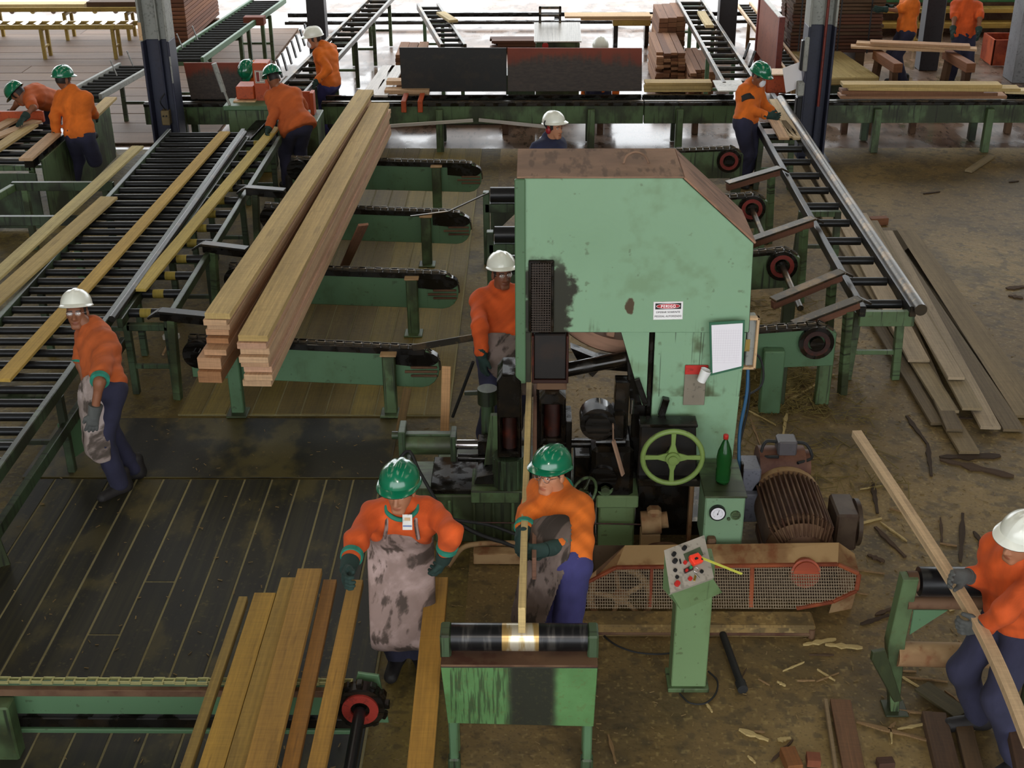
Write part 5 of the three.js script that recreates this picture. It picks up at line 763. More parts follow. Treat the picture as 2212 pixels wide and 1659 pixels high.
  if (s.apron) {
    const a = s.apron, skirt = blend([c2(at(hip, -0.08, 0.1, 0.02), J.knR.clone().addScaledVector(Lv, -0.05), 0.11, 0.12), c2(at(hip, 0.08, 0.1, 0.02), J.knL.clone().addScaledVector(Lv, 0.05), 0.11, 0.12), c2(at(hip, 0, 0.1, 0.04), J.knR.clone().lerp(J.knL, 0.5), 0.12, 0.12)], 0.1);
    const A = a.bib ? blend([skirt, T1], 0.06) : skirt, top = hip.clone().addScaledVector(U, a.bib || 0.03), wl = a.wl ?? 9, bot = a.len ?? 0.55;
    mesh('apron', nets((x, y, z) => { const dx = x - hip.x, dy = y - hip.y, dz = z - hip.z, ls = dx * Lv.x + dz * Lv.z, l = Math.max(Math.abs(ls), ls - wl + a.w), u = dx * U.x + dy * U.y + dz * U.z, uTop = (top.x - hip.x) * U.x + (top.y - hip.y) * U.y + (top.z - hip.z) * U.z, wd = a.bib ? (u > 0.2 ? a.w - (u - 0.2) * 0.55 : a.w) : a.w; const f = dx * Fb.x + dy * Fb.y + dz * Fb.z; return Math.max(A(x, y, z) - 0.032 - 0.004 * wrinkle(x, y, z, sd + 5), 0.01 - f - (u < 0 ? 0.0 : 0), u - uTop, -dy - bot, l - wd); }, ...bounds([hip, top, sc, J.knL, J.knR], 0.24), Math.min(cell, 0.0125)), a.m || PM.apron, t);
    if (a.bib) { const strap = (sg) => [at(hip, sg * 0.1, a.bib - 0.02, 0.15), sc.clone().addScaledVector(Ls, sg * 0.085).addScaledVector(tw, 0.115).addScaledVector(U, -0.03), sc.clone().addScaledVector(Ls, sg * 0.075).addScaledVector(U, 0.085), sc.clone().addScaledVector(Ls, sg * 0.03).addScaledVector(tw, -0.09).addScaledVector(U, 0.075)]; for (const sg of [-1, 1]) mesh('apron_strap', cable(strap(sg), 0.013, 6, 24), a.m || PM.apron, t); }
  }
  if (s.glasses) { const rim = s.glasses === 'wire'; const g = [-1, 1].map((q) => { const e = rim ? new THREE.TorusGeometry(0.021, 0.0018, 6, 24) : new THREE.SphereGeometry(0.025, 16, 10).scale(1, 0.7, 0.35); scaleUV(e, 0.1, 0.1); return inHead(e.translate(q * 0.032, 0.0, 0.1)); }); const gl = mesh('glasses', [...g, inHead(rod([-0.012, 0.005, 0.103], [0.012, 0.005, 0.103], 0.0018, 6)), ...[-1, 1].map((q) => inHead(rod([q * 0.053, 0.005, 0.1], [q * 0.08, 0.0, 0.0], 0.0018, 6)))], rim ? M.steel : new THREE.MeshPhysicalMaterial({ color: 0xffffff, roughness: 0.08, transmission: 0.9, thickness: 0 }), t); }
  if (s.mask) { const m = new THREE.SphereGeometry(0.052, 20, 14).scale(0.95, 1.05, 0.75); mesh('dust_mask', inHead(m.translate(0, -0.058, 0.082)), PM.mask, t); }
  if (s.band) mesh('arm_band', pipe(J.shR.clone().lerp(J.elR, 0.32), J.shR.clone().lerp(J.elR, 0.58), 0.092, 0.05, 20), M.rubber, t);
  if (s.muffs) { for (const q of [-1, 1]) mesh('ear_muff', inHead(new THREE.SphereGeometry(0.042, 18, 12).scale(0.55, 1.05, 0.85).translate(q * 0.093, -0.015, -0.005)), std({ color: C(150, 34, 40), roughness: 0.4 }), t); mesh('muff_band', inHead(cable([[-0.105, 0.0, 0], [-0.135, 0.06, -0.02], [-0.128, 0.1, -0.01]], 0.007)), M.black, t); }
  t.userData.joints = undefined; delete t.userData.joints;
  return { t, J, hip, sc, head, U, F, Ls };
}
// ---------------------------------------------------------------- the workers
const near = 0.0125, far = 0.017;
person({ label: 'worker in white helmet and short orange shirt beside the roller table, facing camera', z: -8.72, yaw: -52, hip: [230, 832], chest: [206, 722, -1], head: [166, 674, 1], look: [6, -16], hat: PM.hatWhite, short: true, trim: true, shirt: PM.shirtBurnt, skin: 0, elL: [215, 826, 1, -8.43], wrL: [204, 892, 1, -8.4], elR: [172, 806, -1], wrR: [196, 868, -1], anL: [258, 1044], anR: [286, 1012], glove: PM.gloveGrey, glasses: 'clear', apron: { len: 0.56, w: 0.2, wl: 0.15, m: PM.apronPale }, cell: near, hem: -0.1 });
{
  const r = person({ label: 'worker in green helmet and long stained apron with white name badge', z: -6.62, yaw: 4, hip: [868, 1192], chest: [868, 1106, 1], head: [864, 1058, 1], look: [-10, 2], hat: PM.hatGreen, shirt: PM.shirtRed, skin: 1, elR: [770, 1168, 1], wrR: [752, 1228, 1], elL: [976, 1150, 1], wrL: [958, 1206, -1], anR: [856, 1412], anL: [906, 1406], grip: true, trim: true, sleeve: 1.6, hem: -0.12, apron: { len: 0.6, w: 0.2, bib: 0.43, m: PM.apron }, cell: 0.0115 });
  const b = mesh('name_badge', place(cbox(0.056, 0.09, 0.004, 0.001), [0, 0, 0]), M.white, r.t);
  const c = atDepth(880, 1128, r.sc.z + 0.17); b.geometry.applyMatrix4(new THREE.Matrix4().makeRotationX(-0.35).setPosition(c));
  for (const [w, h, y, m] of [[0.034, 0.018, 0.018, M.cream], [0.05, 0.008, -0.022, std({ color: C(96, 112, 160), roughness: 0.6 })]]) mesh('badge_print', place(cbox(w, h, 0.002, 0), [0, y, 0.0025]).applyMatrix4(new THREE.Matrix4().makeRotationX(-0.35).setPosition(c)), m, b);
}
person({ label: 'worker in green helmet and bright orange shirt gripping the board on edge', z: -6.42, yaw: -38, hip: [1214, 1206], chest: [1207, 1076, -1], head: [1190, 1022, 1], look: [-34, -6], hat: PM.hatGreen, shirt: PM.shirt, skin: 3, elL: [1258, 1168, 1], wrL: [1186, 1186, 1], elR: [1140, 1112, 1], wrR: [1128, 1160, 1], hdL: [-0.9, 0.0, 0.25], hdR: [-0.2, -1, 0.2], bkL: [0.2, 0.3, 1], bkR: [-1, 0.2, 0.6], sleeve: 1.6, collarUp: 0.085, collarR: 0.024, trousers: PM.blueCloth, grip: true, trim: true, glasses: 'wire', cuff: 0.5, hem: -0.16, apron: { len: 0.6, w: 0.23, bib: 0.2, m: PM.apronGrey }, cell: 0.0115 });
person({ label: 'operator in white helmet and orange V-neck shirt behind the feed works', z: -9.5, yaw: 18, hip: [1076, 748], chest: [1078, 638, -1], head: [1084, 590, 1], look: [20, -8], hat: PM.hatWhite, shirt: PM.shirtRed, skin: 2, elR: [1036, 706, 1, -9.36], wrR: [1041, 768, 1, -9.3], elL: [1124, 712, -1], wrL: [1130, 770, 1], trim: false, vneck: 0.1, collarUp: 0.075, collarR: 0.015, collarM: std({ map: T.cloth, color: C(78, 108, 88), roughness: 0.9 }), apron: { len: 0.5, w: 0.22, m: PM.apronGrey }, glasses: 'clear', cell: near });
person({ label: 'worker in navy shirt, white helmet and red ear muffs behind the hood', z: -13.9, yaw: 40, hip: [1198, 395], chest: [1184, 312, -1], head: [1197, 275, 1], look: [46, -4], hat: PM.hatWhite, shirt: PM.navyShirt, skin: 3, collarM: PM.mask, vneck: 0.08, muffs: true, cell: far });
person({ label: 'worker in white helmet carrying a long pale plank by the outer roller stand', z: -5.98, yaw: -70, hip: [2194, 1330], chest: [2190, 1214, 1], head: [2206, 1168, 1], look: [-60, 4], tilt: -8, hat: PM.hatWhite, shirt: PM.shirtRed, skin: 1, elR: [2136, 1256, -1], wrR: [2096, 1244, 1], elL: [2172, 1320, 1], wrL: [2126, 1352, -1], hdR: [-1, 0.05, 0.1], hdL: [-1, -0.1, 0.1], anL: [2196, 1640], anR: [2112, 1545], hem: -0.2, grip: true, glove: PM.gloveGrey, collar: false, cell: near });
person({ label: 'worker in green helmet bending low over the boards at the edger', z: -17.1, yaw: -88, hip: [112, 218], chest: [68, 203, 1], head: [40, 204, 1], look: [-95, 50], hat: PM.hatGreen, shirt: PM.shirtBurnt, short: true, skin: 0, elR: [38, 222, -1], wrR: [18, 250, -1], elL: [72, 232, 1], wrL: [52, 254, 1], cell: far, collar: false });
person({ label: 'worker in green helmet seen from behind, pushing boards into the edger', z: -15.75, yaw: 172, hip: [172, 290], chest: [158, 206, -1], head: [136, 172, 1], look: [150, 10], hat: PM.hatGreen, shirt: PM.shirt, skin: 0, elL: [118, 252, 1], wrL: [122, 292, -1], elR: [196, 238, -1], wrR: [206, 250, -1], anL: [158, 410], anR: [222, 398], cell: 0.015, collar: false });
person({ label: 'worker in green helmet leaning over a yellow board beside the orange machine', z: -16.2, yaw: 205, hip: [642, 272], chest: [610, 202, -1], head: [588, 166, 1], look: [215, 30], hat: PM.hatGreen, shirt: PM.shirtBurnt, skin: 0, elL: [592, 244, 1], wrL: [580, 278, 1], elR: [655, 232, -1], wrR: [640, 260, -1], anL: [622, 396], anR: [658, 388], grip: true, flare: 0.25, cell: 0.015, collar: false });
person({ label: 'worker in white helmet and dust mask at the far conveyor fork', z: -18.75, yaw: -115, hip: [712, 180], chest: [702, 108, -1], head: [676, 82, 1], look: [-75, 10], hat: PM.hatWhite, shirt: PM.shirt, skin: 1, elL: [708, 150, 1], wrL: [684, 176, 1], mask: true, trousers: PM.blueCloth, cell: far });
person({ label: 'worker in green helmet and white dust mask beside the ladder conveyor', z: -16.2, yaw: 55, hip: [1610, 260], chest: [1622, 188, -1], head: [1640, 164, 1], look: [48, 22], hat: PM.hatGreen, shirt: PM.shirt, skin: 0, elR: [1622, 238, 1], wrR: [1658, 250, 1], elL: [1650, 226, -1], wrL: [1672, 244, -1], hdR: [1, -0.1, 0], mask: true, anL: [1608, 384], anR: [1592, 388], band: true, cell: far });
person({ label: 'worker in orange shirt standing by the red crate, arms hanging', z: -21.4, yaw: -8, hip: [2082, 76], chest: [2088, 10, -1], head: [2092, -24, 1], shirt: PM.shirtRed, short: true, bare: false, skin: 0, elR: [2062, 40, 1], wrR: [2058, 66, 1], elL: [2116, 40, 1], wrL: [2114, 68, 1], cell: 0.02, collar: false });
person({ label: 'worker in orange shirt reaching toward the strapped lumber pack', z: -21.7, yaw: -80, hip: [1958, 66], chest: [1966, 0, -1], head: [1970, -34, 1], shirt: PM.shirt, short: true, skin: 0, elL: [1938, 22, 1], wrL: [1908, 20, 1], elR: [1950, 20, -1], wrR: [1925, 16, -1], cell: 0.02, collar: false });
person({ label: 'seated worker of whom only a white helmet shows over the dark shield', z: -19.25, yaw: 10, hip: [1292, 196], chest: [1296, 132, -1], head: [1297, 104, 1], look: [0, 30], hat: PM.hatWhite, shirt: PM.shirt, skin: 0, noLegs: false, cell: 0.02, collar: false, anL: [1310, 236], anR: [1282, 236] });
person({ label: 'worker bending behind the orange machine post, green helmet downward', z: -18.6, yaw: -20, hip: [575, 170], chest: [556, 148, 1], head: [540, 152, 1], look: [-40, 72], hat: PM.hatGreen, shirt: PM.shirt, skin: 0, cell: 0.02, collar: false, elL: [570, 170, 1], wrL: [560, 190, 1], elR: [545, 175, 1], wrR: [552, 192, 1] });
// ---------------------------------------------------------------- lumber near the saw
const boardWord = (name, label, cat, group, a, b, w, th, m, up) => single(name, bar(a, b, w, th, 0.003, up), m, label, cat, group);
const tint = (r, g, b, rough = 0.8) => std({ map: T.wood, color: C(r, g, b), roughness: rough });
const mixA = [tint(218, 180, 142), tint(226, 188, 150), tint(206, 164, 128), tint(222, 176, 146)], mixTop = [tint(212, 184, 122), tint(206, 176, 114)], mixEnd = [tint(190, 142, 92), tint(176, 126, 84), tint(206, 162, 124)];
{ // twin-stacked bundle across the transfer chains
  const g = 'boards of the twin-stacked bundle', ord = ['topmost', 'second', 'third', 'fourth', 'fifth', 'sixth', 'seventh', 'lowest'];
  let y = 0.725;
  for (let i = 0; i < 2; i++) { boardWord('bundle_board', 'thick amber beam at the bottom of the bundle', 'board', 'bottom beams of the bundle', V(-2.56 + rnd(-0.01, 0.01), y + 0.05, -9.16 - rnd(0, 0.05)), V(-2.18, y + 0.05, -15.9), 0.19, 0.098, pick(mixEnd)); y += 0.1; }
  for (let i = 0; i < 6; i++) { const n = rnd(-0.02, 0.02), w = 0.2 - rnd(0, 0.02); y += 0.054; boardWord('bundle_board', `${ord[5 - i]} pale board from the top of the narrower bundle stack over thick beams`, 'board', g, V(-2.505 + n, y - 0.026, -9.3 + rnd(-0.1, 0.07) + (i === 5 ? 0.03 : 0)), V(-2.15 + n, y - 0.026, -16.4 + rnd(-0.15, 0.1)), i === 5 ? 0.205 : w, 0.05, i === 5 ? mixTop[0] : i < 3 ? pick(mixEnd) : pick(mixA)); }
  y = 0.725;
  for (let i = 0; i < 8; i++) { const n = i === 7 ? 0 : rnd(-0.014, 0.014); y += 0.056; boardWord('bundle_board', `${ord[7 - i]} pale board from the top of the wider bundle stack`, 'board', g, V(-2.165 + n, y - 0.027, -9.06 + rnd(-0.06, 0.05) - (i < 3 ? 0.05 : 0)), V(-1.915 + n, y - 0.027, -16.15 + rnd(-0.12, 0.12)), 0.235 - rnd(0, 0.012), 0.052, i === 7 ? mixTop[1] : pick(mixA)); }
}
// boards on the roller table
const onTable = (name, lab, a, b, w, m, h = 0.828) => boardWord(name, lab, 'board', null, atHeight(...a, h), atHeight(...b, h), w, 0.03, m);
onTable('sawn_board', 'pale cream board furthest from the transfer chains on the roller table', [298, 317], [-90, 670], 0.145, tint(216, 200, 138), 0.86);
onTable('sawn_board', 'wide board with a pink edge lying on the roller table', [236, 427], [-80, 710], 0.19, tint(196, 172, 110), 0.838);
onTable('sawn_board', 'mustard yellow board crossing the rollers behind the man in pale apron', [486, 286], [4, 822], 0.135, tint(206, 170, 80), 0.83);
onTable('sawn_board', 'yellow board in the side roller bay reaching the edger worker', [594, 276], [300, 627], 0.13, tint(204, 180, 90), 0.82);
{ // amber boards on the front chain conveyors
  const am = (x0, x1, x2, x3, h, z0, m, lab, th = 0.05, z1 = -4.35) => boardWord('amber_board', lab, 'board', null, V((x0 + x1) / 2, h - th / 2, z0), V((x2 + x3) / 2, h - th / 2, z1), x1 - x0, th, m);
  am(-1.825, -1.77, -1.83, -1.775, 0.545, -6.58, tint(150, 124, 58), 'narrow olive strip on the outer side of the amber boards');
  am(-1.735, -1.6, -1.735, -1.6, 0.545, -6.62, tint(180, 142, 54), 'wide amber board with sawdust crust on the front chains');
  am(-1.595, -1.47, -1.595, -1.47, 0.548, -6.78, tint(166, 134, 58), 'amber board with dark knots on the front chains');
  am(-1.49, -1.335, -1.475, -1.315, 0.596, -6.81, tint(178, 136, 58), 'amber board lying higher with a pink sawn edge', 0.045);
  am(-1.325, -1.24, -1.3, -1.2, 0.54, -6.77, tint(156, 108, 38), 'amber board with ragged yellow bark edge', 0.045);
  am(-1.165, -1.07, -1.175, -1.07, 0.545, -6.76, tint(182, 138, 56), 'single amber board under the apron worker’s hand'.replace('’', "'"));
  boardWord('amber_board', 'amber board lifted by the apron worker beside the roller stand', 'board', null, V(-0.585, 0.66, -6.6), V(-0.575, 0.5, -4.35), 0.135, 0.045, tint(178, 134, 54));
}
{ // board on edge going through the saw
  const a = V(-0.055, 1.045, -5.68), b = V(-0.02, 1.07, -8.5);
  boardWord('feed_board', 'pale-edged board standing on edge on the polished roller', 'board', null, a, b, 0.04, 0.17, tint(226, 200, 140));
  boardWord('feed_slab', 'dark brown slab beside the board on edge', 'board', null, V(0.012, 1.02, -6.2), V(0.022, 1.03, -8.45), 0.026, 0.15, tint(150, 110, 92));
}
function sweep(pts, w, h, n = 24) {   // bent plank
  const c = new THREE.CatmullRomCurve3(pts.map(vv)), L = c.getLength(), pos = [], uv = [], up = V(0, 1, 0), R = []; for (let i = 0; i <= n; i++) { const p = c.getPointAt(i / n), t = c.getTangentAt(i / n), s = t.clone().cross(up).normalize(), u = s.clone().cross(t); R.push([[-1, 1], [1, 1], [1, -1], [-1, -1]].map(([a, b]) => p.clone().addScaledVector(s, a * w / 2).addScaledVector(u, b * h / 2))); }
  const q = (a, b, c2, d, u0, u1, v) => { for (const k of [a, b, c2, a, c2, d]) pos.push(k.x, k.y, k.z); uv.push(u0, 0, u0, v, u1, v, u0, 0, u1, v, u1, 0); };
  for (let i = 0; i < n; i++) for (let k = 0; k < 4; k++) q(R[i][k], R[i][(k + 1) % 4], R[i + 1][(k + 1) % 4], R[i + 1][k], i / n * L, (i + 1) / n * L, k % 2 ? h : w);
  q(R[0][0], R[0][3], R[0][2], R[0][1], 0, w, h); q(R[n][0], R[n][1], R[n][2], R[n][3], 0, w, h);
  const g = new THREE.BufferGeometry(); g.setAttribute('position', new THREE.Float32BufferAttribute(pos, 3)); g.setAttribute('uv', new THREE.Float32BufferAttribute(uv, 2)); g.computeVertexNormals(); return g;
}
single('carried_plank', sweep([atHeight(1850, 936, 1.08), atHeight(1955, 1095, 1.09), atHeight(2062, 1262, 1.08), atHeight(2120, 1362, 1.06), atHeight(2175, 1480, 1.03), atHeight(2226, 1610, 0.98)], 0.062, 0.045), tint(226, 196, 158), 'long bent pale plank held by the worker at the outer stand', 'board');
{ // boards stacked on the floor beside the ladder conveyor
  const L = (lab, a, b, w, m, h) => boardWord('floor_board', lab, 'board', null, atHeight(...a, h), atHeight(...b, h), w, 0.028, m), g1 = tint(188, 170, 144), g2 = tint(158, 142, 112), g3 = tint(142, 124, 92), g4 = tint(120, 104, 78);
  L('uppermost tan board of the stack beside the ladder conveyor', [1858, 462], [2066, 818], 0.15, g1, 0.15);
  L('tan board second from top beside the ladder conveyor', [1880, 478], [2100, 884], 0.17, g2, 0.11);
  L('greyish board on the far side of the floor stack', [1912, 500], [2140, 925], 0.17, g1, 0.06);
  L('wide mossy board at the outer edge of the floor stack', [1950, 500], [2230, 900], 0.3, g3, 0.03);
  L('mossy board partly hidden under the wide one', [1918, 494], [2190, 930], 0.18, g4, 0.03);
  L('dusty board reaching nearest the bark strips on the floor', [1842, 560], [2094, 978], 0.17, g3, 0.03);
  L('orange-ended board under the ladder conveyor', [1790, 520], [2028, 916], 0.14, g4, 0.03);
  L('brown board beneath the ladder conveyor rollers', [1700, 330], [2052, 890], 0.16, g2, 0.065);
  L('pale board showing between the ladder rungs', [1755, 340], [1985, 780], 0.2, g1, 0.1);
  L('short board end under the dusty stack', [1960, 700], [2062, 930], 0.14, g4, 0.064);
  boardWord('floor_board', 'short red-brown offcut behind the floor stack', 'board', null, atHeight(1878, 478, 0.05), atHeight(1916, 476, 0.05), 0.1, 0.09, M.woodBrown);
  boardWord('floor_board', 'olive batten lying alone on the floor beyond the stack', 'board', null, atHeight(2092, 370, 0.02), atHeight(2142, 337, 0.02), 0.1, 0.03, g2);
}
// boards on the ladder conveyor beside the masked worker
[[[1672, 216], [1716, 296], 0.14, 0.82, 'pair of'], [[1656, 232], [1694, 300], 0.13, 0.82, ''], [[1690, 262], [1722, 300], 0.1, 0.82, '']].forEach(([a, b, w, h], i) => boardWord('ladder_board', 'short pale board on the ladder conveyor under the masked worker’s hand'.replace('’', "'"), 'board', 'boards beside the masked worker', atHeight(...a, h), atHeight(...b, h), w, 0.03, i % 2 ? mixA[0] : tint(214, 190, 150)));
// pieces leaning about the transfer chains
boardWord('leaning_offcut', 'reddish offcut leaning against the second transfer chain', 'board', null, atHeight(742, 580, 0.04), atDepth(785, 485, -11.85), 0.1, 0.025, tint(150, 106, 84));
boardWord('upright_batten', 'pale pointed lath standing behind the feed cylinder', 'board', null, V(-0.7, 0.02, -8.75), V(-0.66, 0.98, -8.95), 0.07, 0.015, tint(214, 166, 116), V(0, 0, 1));
boardWord('upright_batten', 'brown split lath leaning near the front transfer chain post', 'board', null, atHeight(862, 940, 0.02), atDepth(880, 838, -9.75), 0.07, 0.015, tint(116, 92, 50), V(0, 0, 1));
{ const b = thing('push_broom', 'white-headed push broom lying under the side roller bay', 'broom'), p = atHeight(370, 728, 0.06), q = atHeight(352, 766, 0.03); mesh('head', bar(p.clone().add(V(-0.08, 0, 0)), p.clone().add(V(0.08, 0.01, 0)), 0.05, 0.05), M.white, b); mesh('handle', rod(p, q, 0.012), M.rust, b); }
single('pry_bar', rod(atHeight(978, 900, 0.02), atDepth(1022, 782, -9.7), 0.014), M.rubber, 'dark steel pry bar leaning beside the operator', 'bar');
single('lime_stick', bar(atHeight(80, 882, 0.3), atHeight(128, 848, 0.42), 0.025, 0.012), std({ color: C(140, 160, 50), roughness: 0.7 }), 'lime green stick tucked under the roller table', 'stick');
// ---------------------------------------------------------------- bark, slivers and chips
{
  const sl = [0, 1, 2, 3].map((k) => { const n = 7, up = [], dn = []; for (let i = 0; i <= n; i++) { const u = i / n, w = (k % 2 ? 0.32 : 0.42) * Math.pow(Math.sin(Math.PI * Math.min(0.97, u + 0.03)), 0.35) * (0.5 + 0.9 * hash(i, k, 5)); up.push([u - 0.5, w]); dn.unshift([u - 0.5, -w * (0.7 + 0.5 * hash(i, k, 9))]); } return extrude([...up, ...dn].map(([a, b]) => [a, b]), 0.3, 0); });
  const mats = { bark: tint(66, 50, 36, 0.95), dark: tint(84, 64, 46, 0.95), tan: tint(150, 120, 82), pale: tint(206, 184, 128), amber: tint(176, 124, 56) };
  const strip = (name, lab, grp, a, b, w, m) => { const d = b.clone().sub(a), g = pick(sl).clone(); const me = mesh(numbered(name), g, m); me.scale.set(d.length(), w, 0.04); me.rotation.set(-Math.PI / 2, 0, Math.atan2(-d.z, d.x) + rnd(-0.05, 0.05), 'XYZ'); me.position.copy(a).lerp(b, 0.5).setY(0.013 + (a.y || 0)); me.userData.placed = true; scene.add(me); tag(me, lab, 'debris', grp); return me; };
  const px = (n, l, g, a, b, w, m, y = 0) => strip(n, l, g, atHeight(...a, y), atHeight(...b, y), w, m);
  const G1 = 'dark bark strips on the floor', l1 = 'dark curling bark strip on the sawdust floor';
  [[2030, 990, 2160, 985, 0.1], [2030, 995, 2190, 1030, 0.1], [2032, 1120, 2034, 1175, 0.03], [2076, 1110, 2078, 1215, 0.06], [2105, 1150, 2150, 1220, 0.06], [1874, 1200, 1910, 1215, 0.05], [1885, 1045, 1895, 1110, 0.05], [1890, 1140, 1955, 1205, 0.05], [2175, 625, 2212, 620, 0.1], [2178, 640, 2210, 645, 0.08], [1960, 900, 2000, 960, 0.05], [2000, 960, 2015, 1030, 0.05], [1890, 1330, 1930, 1315, 0.04], [1860, 1350, 1920, 1330, 0.04], [2065, 1440, 2085, 1490, 0.04], [730, 875, 708, 820, 0.08], [745, 872, 760, 880, 0.06], [1995, 420, 2030, 415, 0.05], [1960, 535, 1990, 545, 0.03], [2010, 900, 2100, 905, 0.04], [2180, 395, 2200, 392, 0.05]].forEach(([x0, y0, x1, y1, w]) => px('bark_strip', l1, G1, [x0, y0], [x1, y1], w, pick([mats.bark, mats.dark])));
  const G2 = 'pale wood slivers on the floor', l2 = 'pale thin wood sliver on the brown floor';
  [[1735, 1395, 1805, 1382, 0.04], [1782, 1393, 1863, 1402, 0.045], [1842, 1135, 1905, 1122, 0.03], [1900, 1130, 1960, 1170, 0.02], [1597, 1577, 1660, 1602, 0.05], [1680, 1600, 1708, 1597, 0.04], [1312, 1590, 1332, 1650, 0.03], [1722, 1472, 1760, 1472, 0.012], [1525, 1520, 1538, 1540, 0.02], [1615, 1635, 1632, 1650, 0.02], [1915, 1385, 1935, 1430, 0.03], [1850, 1560, 2040, 1612, 0.035], [1915, 1470, 1930, 1490, 0.02], [75, 1390, 105, 1365, 0.07], [165, 1565, 150, 1590, 0.08], [340, 1572, 372, 1600, 0.08], [1600, 880, 1675, 920, 0.02], [1620, 905, 1645, 970, 0.03], [1650, 885, 1760, 830, 0.02], [1680, 880, 1800, 810, 0.03], [1995, 1265, 2055, 1320, 0.12], [1700, 890, 1690, 950, 0.04], [2180, 1180, 2205, 1160, 0.02]].forEach(([x0, y0, x1, y1, w]) => px('wood_sliver', l2, G2, [x0, y0], [x1, y1], w, pick([mats.pale, mats.tan, mats.pale])));
  for (let i = 0; i < 70; i++) { const x = 1250 + rnd(0, 950), y = 1050 + rnd(0, 600), p = atHeight(x, y); if (p.z > -6.9 && p.x < 2 && p.z < -5.4 && p.x < 1.2 || p.x < 1.9 && p.z < -6.8) continue; const a = rnd(0, 6.28), L = rnd(0.06, 0.3); strip('wood_sliver', l2, G2, p, p.clone().add(V(L * Math.cos(a), 0, L * Math.sin(a))), rnd(0.008, 0.022), pick([mats.tan, mats.tan, mats.dark, mats.pale])); }
  // shavings heaped under the outfeed arms, and fine chips everywhere: nobody could count them
  const heap = []; for (let i = 0; i < 900; i++) { const u = rnd(), x = 1.7 + rnd(0, 0.9), z = -11.6 + rnd(0, 1.6), r = Math.hypot((x - 2.1) / 0.45, (z + 10.95) / 0.8), y = 0.45 * Math.max(0, 1 - r) + 0.01; heap.push(place(cbox(rnd(0.004, 0.012), 0.004, rnd(0.06, 0.22), 0), [x, y, z], [rnd(-0.4, 0.4), rnd(0, 6.28), rnd(-0.4, 0.4)])); }
  for (let i = 0; i < 700; i++) heap.push(place(cbox(rnd(0.003, 0.009), 0.003, rnd(0.05, 0.26), 0), [rnd(1.5, 2.95), rnd(0.004, 0.03), rnd(-12.6, -8.7)], [rnd(-0.06, 0.06), rnd(0, 6.28), 0]));
  mesh('shavings_heap', join([...heap, place(new THREE.ConeGeometry(0.5, 0.42, 20, 3).scale(0.85, 1, 1.5), [2.1, 0.2, -10.95])]), tint(132, 116, 62, 0.95), scene.getObjectByName('floor')).userData.kind = 'stuff';
  const chips = []; for (let i = 0; i < 2600; i++) { const right = rnd() < 0.72, x = right ? rnd(0.3, 4.6) : rnd(-3.9, 0.4), z = right ? rnd(-12.5, -5) : rnd(-9.9, -4.6); if (right && x < 2.3 && z < -6.9 && z > -8.8) continue; if (x > 0.8 && x < 1.2 && z < -6.2 && z > -6.6) continue; if (!right && rnd() < 0.5) continue; const y = right ? 0.004 : x > -0.98 ? 0.004 : 0.028; chips.push(place(cbox(rnd(0.003, 0.008), 0.003, rnd(0.008, 0.04), 0), [x, y, z], [0, rnd(0, 3.2), 0])); }
  mesh('wood_chips', join(chips), tint(146, 124, 84, 0.95), scene.getObjectByName('floor')).userData.kind = 'stuff';
  // slabs and blocks at the bottom right
  const B = (lab, a, b, w, th, m, h = 0.03) => boardWord('slab_offcut', lab, 'offcut', null, atHeight(...a, h), atHeight(...b, h), w, th, m);
  B('reddish flat board lying near the foot of the outer stand', [1815, 1514], [1845, 1668], 0.125, 0.03, tint(124, 88, 58)); B('thin pale-edged lath beside the reddish board', [1783, 1514], [1806, 1668], 0.022, 0.04, tint(150, 128, 96));
  B('bark-covered slab at the boots of the plank carrier', [2016, 1545], [2050, 1680], 0.14, 0.06, tint(92, 66, 42)); B('second bark slab with pale edge near the boots', [2080, 1565], [2110, 1690], 0.1, 0.05, tint(98, 76, 50)); B('dark slab leaning at the picture corner by the carrier', [2185, 1530], [2216, 1680], 0.1, 0.06, tint(86, 62, 46), 0.3);
  B('broken amber block on the floor', [1700, 1622], [1718, 1664], 0.09, 0.07, tint(140, 88, 40)); B('small red-brown block beside the broken one', [1742, 1640], [1772, 1642], 0.08, 0.05, tint(140, 78, 48)); B('mossy plank end under the outer stand', [1990, 1482], [2080, 1545], 0.13, 0.02, tint(84, 76, 46)); B('dark short block near the reddish board', [1895, 1650], [1930, 1648], 0.06, 0.05, tint(80, 50, 34));
}
// ---------------------------------------------------------------- behind the cross conveyor
T.redTopFade = texture(512, 256, 1.8, 0.7, (u, v) => { const n = fbm(u, v, 4, 3, 5, 401), st = fbm(u, v, 60, 2, 4, 402), g = fbm(u, v, 40, 40, 3, 403); const k = sstep(0.6, 0.86, v + 0.45 * (n - 0.5) + 0.2 * (st - 0.5)); return mix(mix([50, 43, 40], [78, 66, 58], g), mix([136, 58, 32], [104, 44, 28], n), k); });  // red along the top, darkening unevenly toward the bottom
const redTopFade = std({ map: T.redTopFade, roughness: 0.65 }), shieldDark = std({ map: T.oil, color: C(72, 70, 72), roughness: 0.6 });
function setUV(g, x0, w, y0, h) { const p = g.attributes.position, u = g.attributes.uv; for (let i = 0; i < p.count; i++) u.setXY(i, (p.getX(i) - x0) / w * 1.8, (p.getY(i) - y0) / h * 0.7 * 0.98 + 0.006); return g; }
